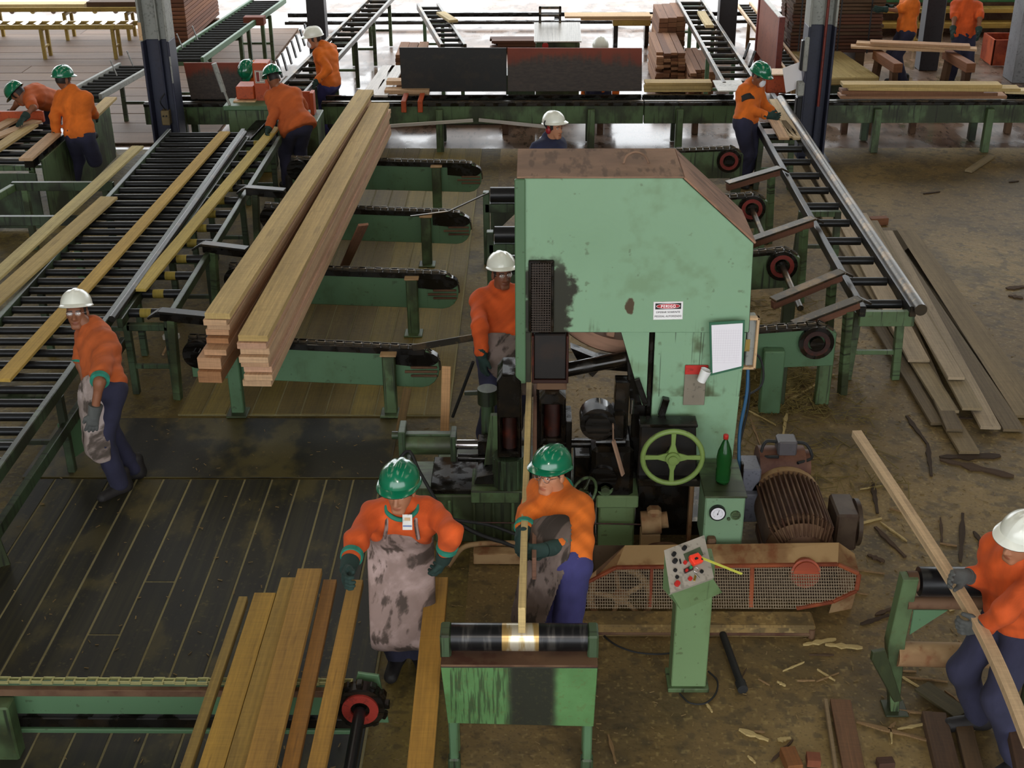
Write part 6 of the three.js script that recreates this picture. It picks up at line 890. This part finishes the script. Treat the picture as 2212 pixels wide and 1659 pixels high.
{
  const t = thing('cross_conveyor', 'long green cross conveyor spanning the shed behind the saw', 'conveyor');
  const bm = std({ map: T.grime, color: C(120, 140, 108), roughness: 0.5 });
  for (const [x0, x1] of [[-5.45, -4.2], [-2.95, 1.55], [1.56, 2.86], [3.5, 9.5]]) { mesh('side_beam', box(x0, x1, 0.4, 0.66, -17.98, -17.9), x0 > 3 ? M.greenDark : bm, t); mesh('track', [box(x0, x1, 0.655, 0.7, -18.02, -17.88), box(x0, x1, 0.62, 0.64, -18.34, -18.02), box(x0, x1, 0.655, 0.7, -18.36, -18.3)], M.oil, t); mesh('rear_beam', box(x0, x1, 0.4, 0.66, -18.4, -18.34), M.greenDeep, t); mesh('slide_strip', box(x0, x1, 0.7, 0.712, -18.0, -17.93, 0.002), M.worn, t); }
  for (const x of [-4.9, -2.6, -1.3, 0.82, 2.05, 4.8, 6.35, 8.0]) { mesh('leg', box(x - 0.05, x + 0.05, 0.001, 0.62, -17.9, -17.8), M.greenDark, t); mesh('rear_leg', box(x - 0.05, x + 0.05, 0.001, 0.6, -18.5, -18.4), M.greenDeep, t); }
  const lo = thing('lower_roller_line', 'low dark roller line under and behind the cross conveyor', 'conveyor');
  for (const [a, b] of [[-2.9, 2.6], [4.5, 9.5]]) for (const z of [-18.9, -19.3]) mesh('rail', box(a, b, 0.3, 0.36, z, z + 0.06), M.rustDark, lo);
  for (let i = 0; i < 26; i++) { const x = -2.8 + i * 0.47; if (x > 2.5 && x < 4.6) continue; mesh('roller', rod([x, 0.34, -18.86], [x, 0.34, -19.26], 0.05, 10), M.black, lo); }
  for (const x of [-2.2, -0.4, 1.0, 2.4, 4.6, 5.0, 5.6, 7.0, 7.6]) mesh('leg', box(x - 0.045, x + 0.045, -0.014, 0.3, -18.9, -18.8), M.rustDark, lo);
  mesh('skirt', box(-2.9, 2.6, 0.34, 0.48, -18.78, -18.76), M.oil, lo); mesh('skirt', box(4.5, 9.5, 0.34, 0.48, -18.78, -18.76), M.oil, lo);  // dark plates put in to fill the band below the cross conveyor beam
  for (let i = 0; i < 3; i++) boardWord('dark_timber', 'long dark timber lying under the cross conveyor by its left end'.replace('by its left end', 'beside the transfer chains'), 'beam', 'timbers under the cross conveyor', V(-2.85 + i * 0.1, 0.075, -19.42 - i * 0.14), V(0.1 - i * 0.2, 0.075, -19.42 - i * 0.14), 0.13, 0.15 + 0.0 * i, M.woodDark);
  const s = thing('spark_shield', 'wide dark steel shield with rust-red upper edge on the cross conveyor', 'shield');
  mesh('panel', place(extrude([[-1.88, 0.7], [-0.37, 0.7], [-0.37, 1.32], [-1.89, 1.33]], 0.03, 0.003), [0, 0, -18.53]), shieldDark, s);
  mesh('panel', place(setUV(extrude([[-0.355, 0.7], [1.57, 0.7], [1.55, 1.31], [-0.355, 1.32]], 0.03, 0.003), -0.355, 1.93, 0.7, 0.63), [0, 0, -18.53]), redTopFade, s);
  for (const x of [-1.83, -1.6]) mesh('orange_bracket', [box(x, x + 0.07, 0.58, 0.74, -17.89, -17.84), box(x, x + 0.07, 0.71, 0.74, -18.3, -17.89)], M.orange2, t);
  for (const [a, b] of [[[842, 272], [1022, 260], 'pale flat bar under the cross conveyor, left of the middle leg'], [[1034, 259], [1182, 274], 'pale flat bar under the cross conveyor beside the ear-muffed worker']]) mesh('flat_bar', bar(atDepth(...a, -17.78), atDepth(...b, -17.78), 0.02, 0.05), std({ color: C(214, 208, 206), roughness: 0.25, metalness: 0.5 }), t);
}
{ // orange-hooded edger between the two left lines
  const t = thing('orange_edger', 'orange and green edger with white label between the far conveyors', 'machine');
  mesh('green_cabinet', [box(-4.05, -3.5, 0.001, 0.86, -17.3, -16.95, 0.01), box(-3.4, -2.86, 0.001, 0.72, -17.5, -16.9, 0.01)], M.greenDark, t);
  mesh('cabinet_cap', [box(-4.1, -3.46, 0.86, 0.92, -17.34, -16.92, 0.008)], M.green2, t);
  mesh('orange_post', box(-3.72, -3.52, 0.9, 1.42, -17.45, -17.2, 0.01), M.orange2, t);
  mesh('orange_box', box(-3.96, -3.72, 0.95, 1.12, -17.45, -17.15, 0.01), M.orange2, t);
  mesh('orange_guard', [box(-3.3, -2.95, 0.75, 1.0, -17.4, -17.36, 0.006), box(-2.99, -2.94, 0.68, 1.02, -17.38, -17.2, 0.006)], M.orange2, t);
  mesh('notice', place(new THREE.PlaneGeometry(0.13, 0.17), [-3.63, 1.24, -17.196]), canvasMat(128, 168, (c) => { c.fillStyle = '#d8d2c8'; c.fillRect(0, 0, 128, 168); c.strokeStyle = '#4a3a36'; c.lineWidth = 6; c.strokeRect(8, 8, 112, 152); c.fillStyle = '#7a2a24'; c.fillRect(18, 20, 40, 128); c.fillStyle = '#555'; for (let k = 0; k < 3; k++) c.fillRect(70 + k * 16, 24, 8, 120); }), t);
  mesh('top_ledge', box(-4.0, -3.7, 0.92, 0.94, -17.4, -17.1, 0.004), M.cream, t);
  mesh('gas_strut', [rod([-4.02, 0.92, -16.98], [-4.08, 1.12, -16.98], 0.018), rod([-4.08, 1.1, -16.98], [-4.17, 1.47, -16.98], 0.035)], M.greyPaint, t);
  mesh('feed_chute', bar([-3.55, 0.74, -17.2], [-3.9, 0.5, -15.6], 0.16, 0.04), M.oil, t);
  const s = thing('rust_shield', 'orange-red shield with darker lower part beside the navy column', 'shield');
  mesh('panel', place(setUV(extrude([[-4.85, 0.68], [-3.75, 0.68], [-3.75, 1.2], [-4.9, 1.2]], 0.03, 0.003), -4.9, 1.15, 0.66, 0.55), [0, 0, -18.2]), redTopFade, s);
  mesh('support', [box(-4.8, -4.75, 0.4, 0.7, -18.24, -18.2), box(-3.9, -3.85, 0.4, 0.7, -18.24, -18.2)], M.oil, s);
}
// far-left edger table and its ladders
{
  const t = conveyor('edger_table', 'edger table with green side plate between the two bending workers', { a0: -14.7, a1: -16.5, c0: -6.55, c1: -5.98, h: 0.84, pitch: 0.3, rr: 0.035, legs: [-14.9, -16.3], rail: M.oil, leg: M.greenDark, railH: 0.1, railW: 0.12 });
  mesh('side_plate', box(-5.86, -5.84, 0.02, 0.8, -17.6, -14.9, 0.004), M.greenDark, t); mesh('end_plate', box(-6.6, -5.86, 0.02, 0.7, -14.72, -14.7, 0.004), M.greenDeep, t);
  mesh('orange_fence', box(-7.0, -6.3, 0.86, 1.0, -16.42, -16.36), M.orange2, t);
  conveyor('ladder_line', 'ladder conveyor with upright pins leading away from the edger table', { a0: -17.7, a1: -19.6, c0: -6.5, c1: -6.0, skew: -0.15, h: 0.86, pitch: 0.17, rr: 0.03, legs: [-17.9, -19.5], rail: M.greyPaint, roller: M.rubber, railH: 0.08, seg: 8 });
  const l = conveyor('ladder_line', 'ladder conveyor with green rails climbing toward the lumber pack', { a0: -19.75, a1: -24.6, c0: -5.6, c1: -5.05, skew: -0.09, h: 0.9, pitch: 0.19, rr: 0.03, legs: [-20, -21.8, -23.6], rail: M.green2, roller: M.rubber, railH: 0.09, seg: 8 });
  mesh('slide_tray', bar([-5.0, 0.93, -24.5], [-4.75, 0.96, -26], 0.6, 0.02), M.worn, l);
  for (const [x, z] of [[-6.02, -18.7], [-5.95, -19.3], [-5.6, -19.9], [-5.5, -20.5], [-5.4, -21.1]]) mesh('guide_pin', bar([x, 0.9, z], [x - 0.08, 1.12, z - 0.05], 0.02, 0.02), M.steel, l);
  const g = 'boards pushed into the edger';
  [[[-20, 300], [80, 262]], [[-20, 330], [70, 270]], [[55, 345], [118, 290]], [[195, 255], [240, 212]], [[-20, 285], [30, 258]]].forEach(([a, b], i) => boardWord('edger_board', i === 3 ? 'pale board end on the table beyond the edger worker' : 'pale yellow board under the hands of the edger workers', 'board', i === 3 ? null : g, atHeight(...a, 0.9), atHeight(...b, 0.9), 0.16, 0.035, i % 2 ? mixTop[0] : mixA[1]));
}
{ // line behind the orange machine
  const l = conveyor('fork_conveyor', 'steel-railed ladder conveyor running back from the masked worker', { a0: -17.6, a1: -25.5, c0: -3.6, c1: -3.22, skew: -0.075, h: 0.84, pitch: 0.42, rr: 0.035, legs: [-18.6, -20, -21.6, -23.2, -24.8], rail: M.worn, leg: M.greenDark, roller: M.darksteel, railH: 0.08, seg: 8 });
  for (let k = 0; k < 9; k++) { const z = -17.9 - k * 0.42; mesh('guide_pin', bar([-3.63, 0.86, z], [-3.69, 1.12, z - 0.02], 0.05, 0.02), M.oil, l); }
  conveyor('small_ladder', 'small ladder conveyor with a board above the brown board pile', { a0: -20.9, a1: -24.4, c0: -1.42, c1: -1.1, skew: 0.19, h: 0.84, pitch: 0.4, rr: 0.03, legs: [-21.1, -23.6], rail: M.worn, leg: M.green2, seg: 8 });
  boardWord('loose_board', 'pale board riding on the small ladder conveyor', 'board', null, atHeight(952, 28, 0.9), atHeight(980, 46, 0.9), 0.16, 0.05, M.woodPale);
  for (const [a, b, w] of [[[840, 143], [796, 205], 0.2], [[860, 143], [822, 208], 0.2]]) boardWord('white_plank', 'bright white plank slanting beside the spark shield', 'board', 'white planks beside the shield', atHeight(...a, 0.7), atHeight(...b, 0.7), w, 0.03, tint(226, 220, 216, 0.5));
  for (const [x0, x1, y, h] of [[836, 866, 176, 0.8], [832, 868, 196, 0.72]]) boardWord('short_board', 'short board end poking out from behind the spark shield', 'board', 'board ends behind the shield', atHeight(x0, y, h), atHeight(x1 + 60, y, h), 0.2, 0.06, pick(mixA));
}
// piles of boards: every board its own thing
function pile(name, lab, grp, x0, x1, z0, len, y0, y1, bw, th, mats, jit, alongX) {
  for (let y = y0; y + th <= y1 + 1e-6; y += th) for (let x = x0; x + bw <= x1 + 1e-6; x += bw) { const j = rnd(-jit, jit), m = pick(mats), k = rnd(-0.006, 0.006); if (alongX) boardWord(name, lab, 'board', grp, V(z0 + j, y + th / 2, x + bw / 2 + k), V(z0 + len + j, y + th / 2, x + bw / 2 + k), bw * 0.96, th * 0.93, m); else boardWord(name, lab, 'board', grp, V(x + bw / 2 + k, y + th / 2, z0 + j), V(x + bw / 2 + k, y + th / 2, z0 - len + j), bw * 0.96, th * 0.93, m); }
}
const brown = [tint(150, 104, 74), tint(170, 122, 88), tint(130, 86, 60), tint(184, 138, 104)];
pile('stacked_board', 'small reddish board stacked on end-grain pile under the ladder', 'boards in the end-grain pile', 2.02, 2.5, -21.3, 1.6, 0.0, 0.62, 0.12, 0.044, brown, 0.12);
pile('stacked_board', 'small reddish board stacked on end-grain pile under the ladder', 'boards in the end-grain pile', 2.5, 2.92, -20.72, 1.6, 0.0, 0.52, 0.105, 0.058, brown, 0.15);
pile('stacked_board', 'small reddish board stacked on end-grain pile under the ladder', 'boards in the end-grain pile', 2.2, 2.68, -23.1, 1.3, 0.0, 0.85, 0.16, 0.085, brown, 0.1);
pile('brown_board', 'brown board in the low pile beside the small ladder conveyor', 'boards beside the small ladder', -2.25, -1.75, -21.3, 1.0, 0, 0.6, 0.16, 0.06, brown, 0.1);
pile('far_board', 'dark brown board in the low heap at the rear rail', 'boards at the rear rail', -24.6, -24.2, -0.7, 0.9, 0.0, 0.22, 0.2, 0.055, [tint(104, 66, 46), tint(90, 56, 40)], 0.1, true);
pile('dark_board', 'dark brown board piled behind the masked worker', 'boards behind the masked worker', -20.7, -20.1, -3.95, 0.7, 0.12, 0.42, 0.2, 0.075, [tint(92, 66, 40), tint(74, 52, 34)], 0.03, true);
pile('shelf_board', 'yellowish board lying on the cross conveyor beside the shield', 'boards on the conveyor beside the shield', -18.7, -18.46, 1.62, 0.95, 0.7, 0.84, 0.12, 0.045, mixTop, 0.03, true);
{ // ladder conveyor behind the masked worker and darker roller line beside it
  const l = conveyor('rear_ladder', 'tall ladder conveyor leaning away above the end-grain piles', { a0: -18.2, a1: -24.6, c0: 2.72, c1: 3.12, skew: 0.005, h: 0.88, n: 15, rr: 0.035, legs: [-20.2, -22.62, -24.5], rail: M.worn, leg: M.green2, railH: 0.09, seg: 8, roller: M.darksteel });
  mesh('corner_plate', box(2.55, 2.95, 0.88, 0.9, -18.35, -17.75, 0.004), M.white, l);
  boardWord('loose_board', 'pale block riding on the tall rear ladder conveyor', 'board', null, V(2.95, 0.91, -23.2), V(2.95, 0.91, -22.0), 0.14, 0.05, M.woodPale);
  for (let k = 0; k < 3; k++) mesh('guide_pin', bar([3.2, 0.86, -18.7 - k * 0.55], [3.28, 1.1, -18.75 - k * 0.55], 0.05, 0.02), M.oil, l);
  conveyor('dark_roller_line', 'low dark roller line with pale frame beside the red panel', { a0: -19.5, a1: -26, c0: 3.99, c1: 4.22, h: 0.55, pitch: 0.24, rr: 0.04, legs: [-19.8, -21.2, -22.8, -24.4], rail: M.cream, leg: M.rust, railH: 0.06, seg: 8, roller: M.darksteel });
  const r = thing('steel_partition', 'tall red-brown panel on posts beside the dark roller line', 'partition');
  mesh('board', box(3.86, 3.9, 0.35, 1.3, -22.6, -20.7, 0.006), std({ map: T.plain, color: C(150, 84, 60), roughness: 0.6 }), r); mesh('front_post', box(3.84, 3.93, -0.015, 1.33, -20.7, -20.6), M.redbrown, r); mesh('rear_post', box(3.84, 3.93, -0.015, 1.36, -22.7, -22.6), M.redbrown, r); mesh('top_rail', box(3.84, 3.92, 1.3, 1.32, -22.6, -20.7), M.white, r);
  const or = thing('orange_hopper', 'small orange hopper on the cross conveyor by the navy column', 'hopper'); mesh('body', box(3.3, 3.62, 0.72, 0.98, -18.6, -18.3, 0.02), M.orange2, or); mesh('lid', box(3.26, 3.66, 0.98, 1.0, -18.62, -18.26, 0.004), M.cream, or);
}
{ // strapped pack, glossy slabs, trestle boards
  const g = 'boards of the strapped brown pack';
  for (let j = 0; j < 15; j++) for (let i = 0; i < 3; i++) boardWord('pack_board', 'long dark brown board in the strapped pack on bearers', 'board', g, V(4.32 + rnd(-0.02, 0.02), 0.5 + j * 0.058, -22.15 - i * 0.36), V(5.82 + rnd(-0.02, 0.02), 0.5 + j * 0.058, -22.15 - i * 0.36), 0.35, 0.046, pick([M.woodDark, tint(110, 66, 44), tint(92, 56, 40)]));
  for (let i = 0; i < 3; i++) boardWord('pack_board', 'pale top board of the strapped brown pack', 'board', 'pale top boards of the pack', V(4.3, 1.375, -22.15 - i * 0.36), V(5.9, 1.375, -22.15 - i * 0.36), 0.36, 0.03, M.woodPale);
  for (const x of [4.45, 5.1, 5.6]) single('steel_strap', [box(x - 0.012, x + 0.012, 0.465, 1.4, -21.974, -21.97, 0), box(x - 0.012, x + 0.012, 1.392, 1.396, -23.05, -21.97, 0)].reduce((a, b) => join([a, b])), M.black, 'thin black strap round the brown lumber pack', 'strap', 'straps of the brown pack');
  for (const x of [4.5, 5.5]) single('bearer', box(x - 0.08, x + 0.08, -0.015, 0.472, -23, -22.0), M.woodDark, 'dark timber bearer under the strapped pack', 'beam', 'bearers under the pack');
  const sl = thing('glossy_slab', 'broad varnish-bright pale slab beside the strapped pack', 'slab'); mesh('slab', place(cbox(0.85, 0.12, 1.9, 0.02), [4.86, 0.44, -21.1], [0, 0.12, 0]), tint(226, 206, 150, 0.16), sl); mesh('base', box(4.5, 5.25, -0.015, 0.37, -21.9, -20.4), M.greenDeep, sl);
  const tr = (x, z, lab) => { const t = thing('trestle', lab, 'trestle'); mesh('top_beam', bar([x, 0.72, z - 0.45], [x + 0.1, 0.72, z + 0.5], 0.14, 0.14), M.woodBrown, t); mesh('leg', bar([x, 0.66, z - 0.3], [x - 0.04, -0.014, z - 0.36], 0.1, 0.1), M.rustDark, t); mesh('leg', bar([x + 0.08, 0.66, z + 0.35], [x + 0.1, -0.014, z + 0.42], 0.1, 0.1), M.rustDark, t); };
  tr(5.45, -20.3, 'wooden trestle under the long boards near the strapped pack'); tr(6.55, -20.3, 'wooden trestle under the long boards near the red crate');
  [[[1838, 100], [2040, 108]], [[1850, 92], [2110, 106]], [[1880, 90], [2095, 99]]].forEach(([a, b], i) => boardWord('trestle_board', 'long pale board lying across the two trestles', 'board', 'boards across the trestles', atHeight(...a, 0.83 + i * 0.035), atHeight(...b, 0.83 + i * 0.035), 0.2, 0.033, pick(mixA)));
  [[[1818, 182], [2160, 183], 0.96], [[1830, 188], [2200, 191], 0.92], [[1815, 196], [2120, 196], 0.87], [[1826, 201], [2150, 200], 0.82], [[1812, 206], [2170, 206], 0.77], [[1840, 196], [2185, 196], 0.73]].forEach(([a, b, h], i) => boardWord('conveyor_board', `${['topmost', 'second', 'third', 'fourth', 'fifth', 'lowest'][i]} rough board from the top of the cross conveyor heap past the column`, 'board', 'boards heaped on the cross conveyor', atHeight(...a, h), atHeight(...b, h), 0.22, 0.045, i < 2 ? mixTop[0] : pick(brown)));
  boardWord('conveyor_board', 'pale board ends at the far side of the cross conveyor heap', 'board', null, atHeight(2170, 195, 0.78), atHeight(2300, 200, 0.78), 0.2, 0.05, M.woodPale);
  const cr = thing('red_crate', 'rust-red metal crate beside the standing worker', 'crate'), c0 = atHeight(2140, 142, 0); mesh('side_panel', [box(c0.x, c0.x + 0.7, 0.0, 0.45, c0.z - 0.62, c0.z - 0.58), box(c0.x, c0.x + 0.03, 0, 0.45, c0.z - 0.6, c0.z), box(c0.x + 0.67, c0.x + 0.7, 0, 0.45, c0.z - 0.6, c0.z), box(c0.x, c0.x + 0.7, 0, 0.45, c0.z - 0.03, c0.z)], M.orangePaint, cr); mesh('shelf', box(c0.x + 0.3, c0.x + 0.75, 0.45, 0.49, c0.z - 0.2, c0.z + 0.1), M.greenDeep, cr);
  const bag = lathe([[0, 0], [0.2, 0], [0.23, 0.1], [0.2, 0.3], [0.1, 0.42], [0.04, 0.46], [0, 0.46]], 18); single('white_sack', place(bag, [c0.x + 0.62, 0.49, c0.z - 0.05]).scale(1, 1, 1), std({ color: C(222, 222, 226), roughness: 0.7 }), 'white sack tied at the top beside the grey cabinet', 'sack');
  const cb = thing('grey_cabinet', 'tall grey metal cabinet at the edge beside the white sack', 'cabinet'); const k0 = atHeight(2186, 178, 0); mesh('body', box(k0.x, k0.x + 0.8, -0.015, 1.5, k0.z - 0.5, k0.z, 0.01), std({ map: T.plain, color: C(150, 152, 158), roughness: 0.5 }), cb); mesh('door_edge', box(k0.x + 0.36, k0.x + 0.37, 0.05, 1.45, k0.z, k0.z + 0.006), M.black, cb);
  const yf = thing('tube_barrier', 'thin yellow tube barrier between the two far workers', 'barrier'), a = atHeight(1976, 86, 0.2), b = atHeight(2032, 90, 0.2); mesh('tube', [rod([a.x, 0.2, a.z], [a.x, 0.75, a.z], 0.02), rod([b.x, 0.2, b.z], [b.x, 0.75, b.z], 0.02), rod([a.x, 0.75, a.z], [b.x, 0.75, b.z], 0.02), rod([a.x, 0.2, a.z], [b.x, 0.2, b.z], 0.02), rod([a.x, -0.014, a.z], [a.x, 0.2, a.z], 0.02), rod([b.x, -0.014, b.z], [b.x, 0.2, b.z], 0.02)], M.yellow, yf); mesh('mesh_tag', box(a.x + 0.15, a.x + 0.24, 0.2, 0.3, a.z - 0.01, a.z + 0.02), M.white, yf);
  const gw = thing('green_machine', 'big dark green machine wall behind the two far workers', 'machine'); mesh('wall_plate', box(5.9, 11, 0.55, 3.0, -26.2, -26), std({ map: T.plain, color: C(70, 128, 78), roughness: 0.6 }), gw); mesh('base_rail', [box(5.9, 11, 0.42, 0.5, -25.9, -25.6), box(5.9, 11, 0.15, 0.25, -25.8, -25.5)], M.woodYellow, gw); mesh('base', box(5.9, 11, -0.015, 0.55, -26.2, -25.95), M.rustDark, gw);
}
{ // control desk behind the shield
  const t = thing('control_desk', 'green control desk with top coloured white as if lit behind the spark shield', 'desk');
  mesh('body', box(0.05, 0.74, -0.015, 0.98, -21.2, -20.5, 0.02), M.greenDark, t); mesh('lit_white_top', bar([0.395, 0.99, -20.46], [0.395, 1.14, -21.2], 0.74, 0.02), tint(240, 240, 240, 0.3), t); mesh('rear_frame', [box(0.1, 0.14, 1.1, 1.4, -21.2, -21.16), box(0.42, 0.46, 1.1, 1.4, -21.2, -21.16), box(0.1, 0.46, 1.36, 1.4, -21.2, -21.16), box(0.1, 0.46, 1.24, 1.28, -21.2, -21.16)], M.worn, t); mesh('door_gap', box(0.36, 0.365, 0.6, 0.95, -20.5, -20.495, 0), M.black, t); mesh('red_button', rod([0.2, 0.93, -20.5], [0.2, 0.93, -20.46], 0.05, 16), M.red, t); mesh('yellow_plate', box(0.12, 0.28, 0.72, 0.88, -20.5, -20.48), M.yellow, t);  // top plate takes the white of the light on it as its colour
  single('green_toolbox', box(-0.35, 0.0, 0.7, 0.88, -19.9, -19.6, 0.01), M.greenDark, 'small green metal box beside the control desk', 'box');
  single('box_stand', box(-0.4, 0.04, -0.015, 0.7, -20, -19.5), M.greenDeep, 'dark stand carrying the small green box', 'stand');
  const rr = thing('rear_rail', 'long dark steel rail low across the floor at the rear', 'rail'); mesh('rail', box(-5, 9.5, 0.12, 0.2, -27.05, -26.95), M.oil, rr); mesh('rail', box(-5, 9.5, 0.05, 0.11, -26.65, -26.55), M.oil, rr); for (const x of [-4.5, -2, 0.5, 3, 5.5, 8]) mesh('foot', box(x - 0.06, x + 0.06, -0.015, 0.12, -27.1, -26.5), M.oil, rr);
  const rb = thing('rear_bench', 'yellow-ended bench with boards behind the control desk', 'bench'); mesh('bench_top', box(1.5, 2.2, 0.4, 0.5, -25.0, -24.6), M.yellow, rb); for (const x of [1.56, 2.14]) mesh('leg', box(x - 0.04, x + 0.04, -0.015, 0.4, -24.95, -24.65), M.oil, rb);
  [[0.6, 2.2, 0.56], [0.9, 2.4, 0.52]].forEach(([a, b, y]) => boardWord('bench_board', 'thin board stacked on the rear bench', 'board', 'boards on the rear bench', V(a, y, -24.8), V(b, y, -24.8), 0.4, 0.035, M.woodNew));
  for (const [x, z, l] of [[-3.9, -23.9, 'dark steel column behind the far conveyor fork'], [3.55, -24.2, 'dark steel column behind the tall rear ladder'], [6.9, -22.9, 'dark leaning steel post between the far workers']]) { const c = single('rear_column', box(x - 0.16, x + 0.16, -0.015, ROOF_Y, z - 0.16, z + 0.16, 0.01), std({ map: T.plain, color: C(46, 44, 50), roughness: 0.5 }), l, 'column'); c.userData.kind = 'structure'; }
}
{ // top left: yellow roller lines and the strapped pack of pale boards
  const y1 = conveyor('yellow_roller_line', 'yellow framed conveyor of bright skewed rollers on the far planks', { axis: 'x', a0: -12.5, a1: -7.2, c0: -24.0, c1: -23.7, h: 0.66, pitch: 0.24, rr: 0.05, legs: [-11.6, -10.2, -8.9, -7.6], rail: M.yellow, leg: M.yellow, roller: M.chrome, railH: 0.08, railUp: -0.02, seg: 10 });
  conveyor('yellow_roller_line', 'second yellow conveyor loaded with long boards behind the first', { axis: 'x', a0: -13, a1: -7.4, c0: -25.7, c1: -25.3, h: 0.62, pitch: 0.4, rr: 0.05, legs: [-11.8, -10.4, -9, -7.8], rail: M.yellow, leg: M.yellow, roller: M.chrome, railH: 0.08, seg: 10 });
  boardWord('line_board', 'pale board lying on the second yellow conveyor', 'board', null, V(-12.8, 0.66, -25.5), V(-8.6, 0.66, -25.5), 0.3, 0.07, M.woodPale); boardWord('line_board', 'dark board end on the second yellow conveyor', 'board', null, V(-8.55, 0.68, -25.5), V(-7.45, 0.68, -25.5), 0.32, 0.11, M.woodDark);
  for (let j = 0; j < 14; j++) for (let i = 0; i < 2; i++) boardWord('white_pack_board', 'board end in the tall pack behind the navy column', 'board', 'boards of the tall far pack', V(-6.72 + i * 0.34, 0.36 + j * 0.07, -23.6 + rnd(-0.015, 0.015)), V(-6.72 + i * 0.34, 0.36 + j * 0.07, -26.2), 0.33, 0.058, pick([M.woodBrown, tint(120, 76, 54), tint(136, 88, 64)]));
  for (const z of [-24, -25.8]) single('pack_bearer', box(-6.95, -6.15, -0.015, 0.33, z - 0.08, z + 0.08), M.woodDark, 'bearer under the tall far pack', 'beam', 'bearers of the far pack');
  const st = thing('red_beam_stack', 'short red-brown beams lying on a green stand by the far ladder', 'beam'); const a = atHeight(528, 44, 0.9), b = atHeight(572, 44, 0.9); mesh('beam', bar(a, b, 0.2, 0.14), tint(140, 74, 54), st); for (const x of [a.x + 0.05, b.x - 0.05]) mesh('leg', box(x - 0.03, x + 0.03, -0.015, 0.83, a.z - 0.04, a.z + 0.04), M.greenDark, st);
}
settle();
renderer.render(scene, camera);
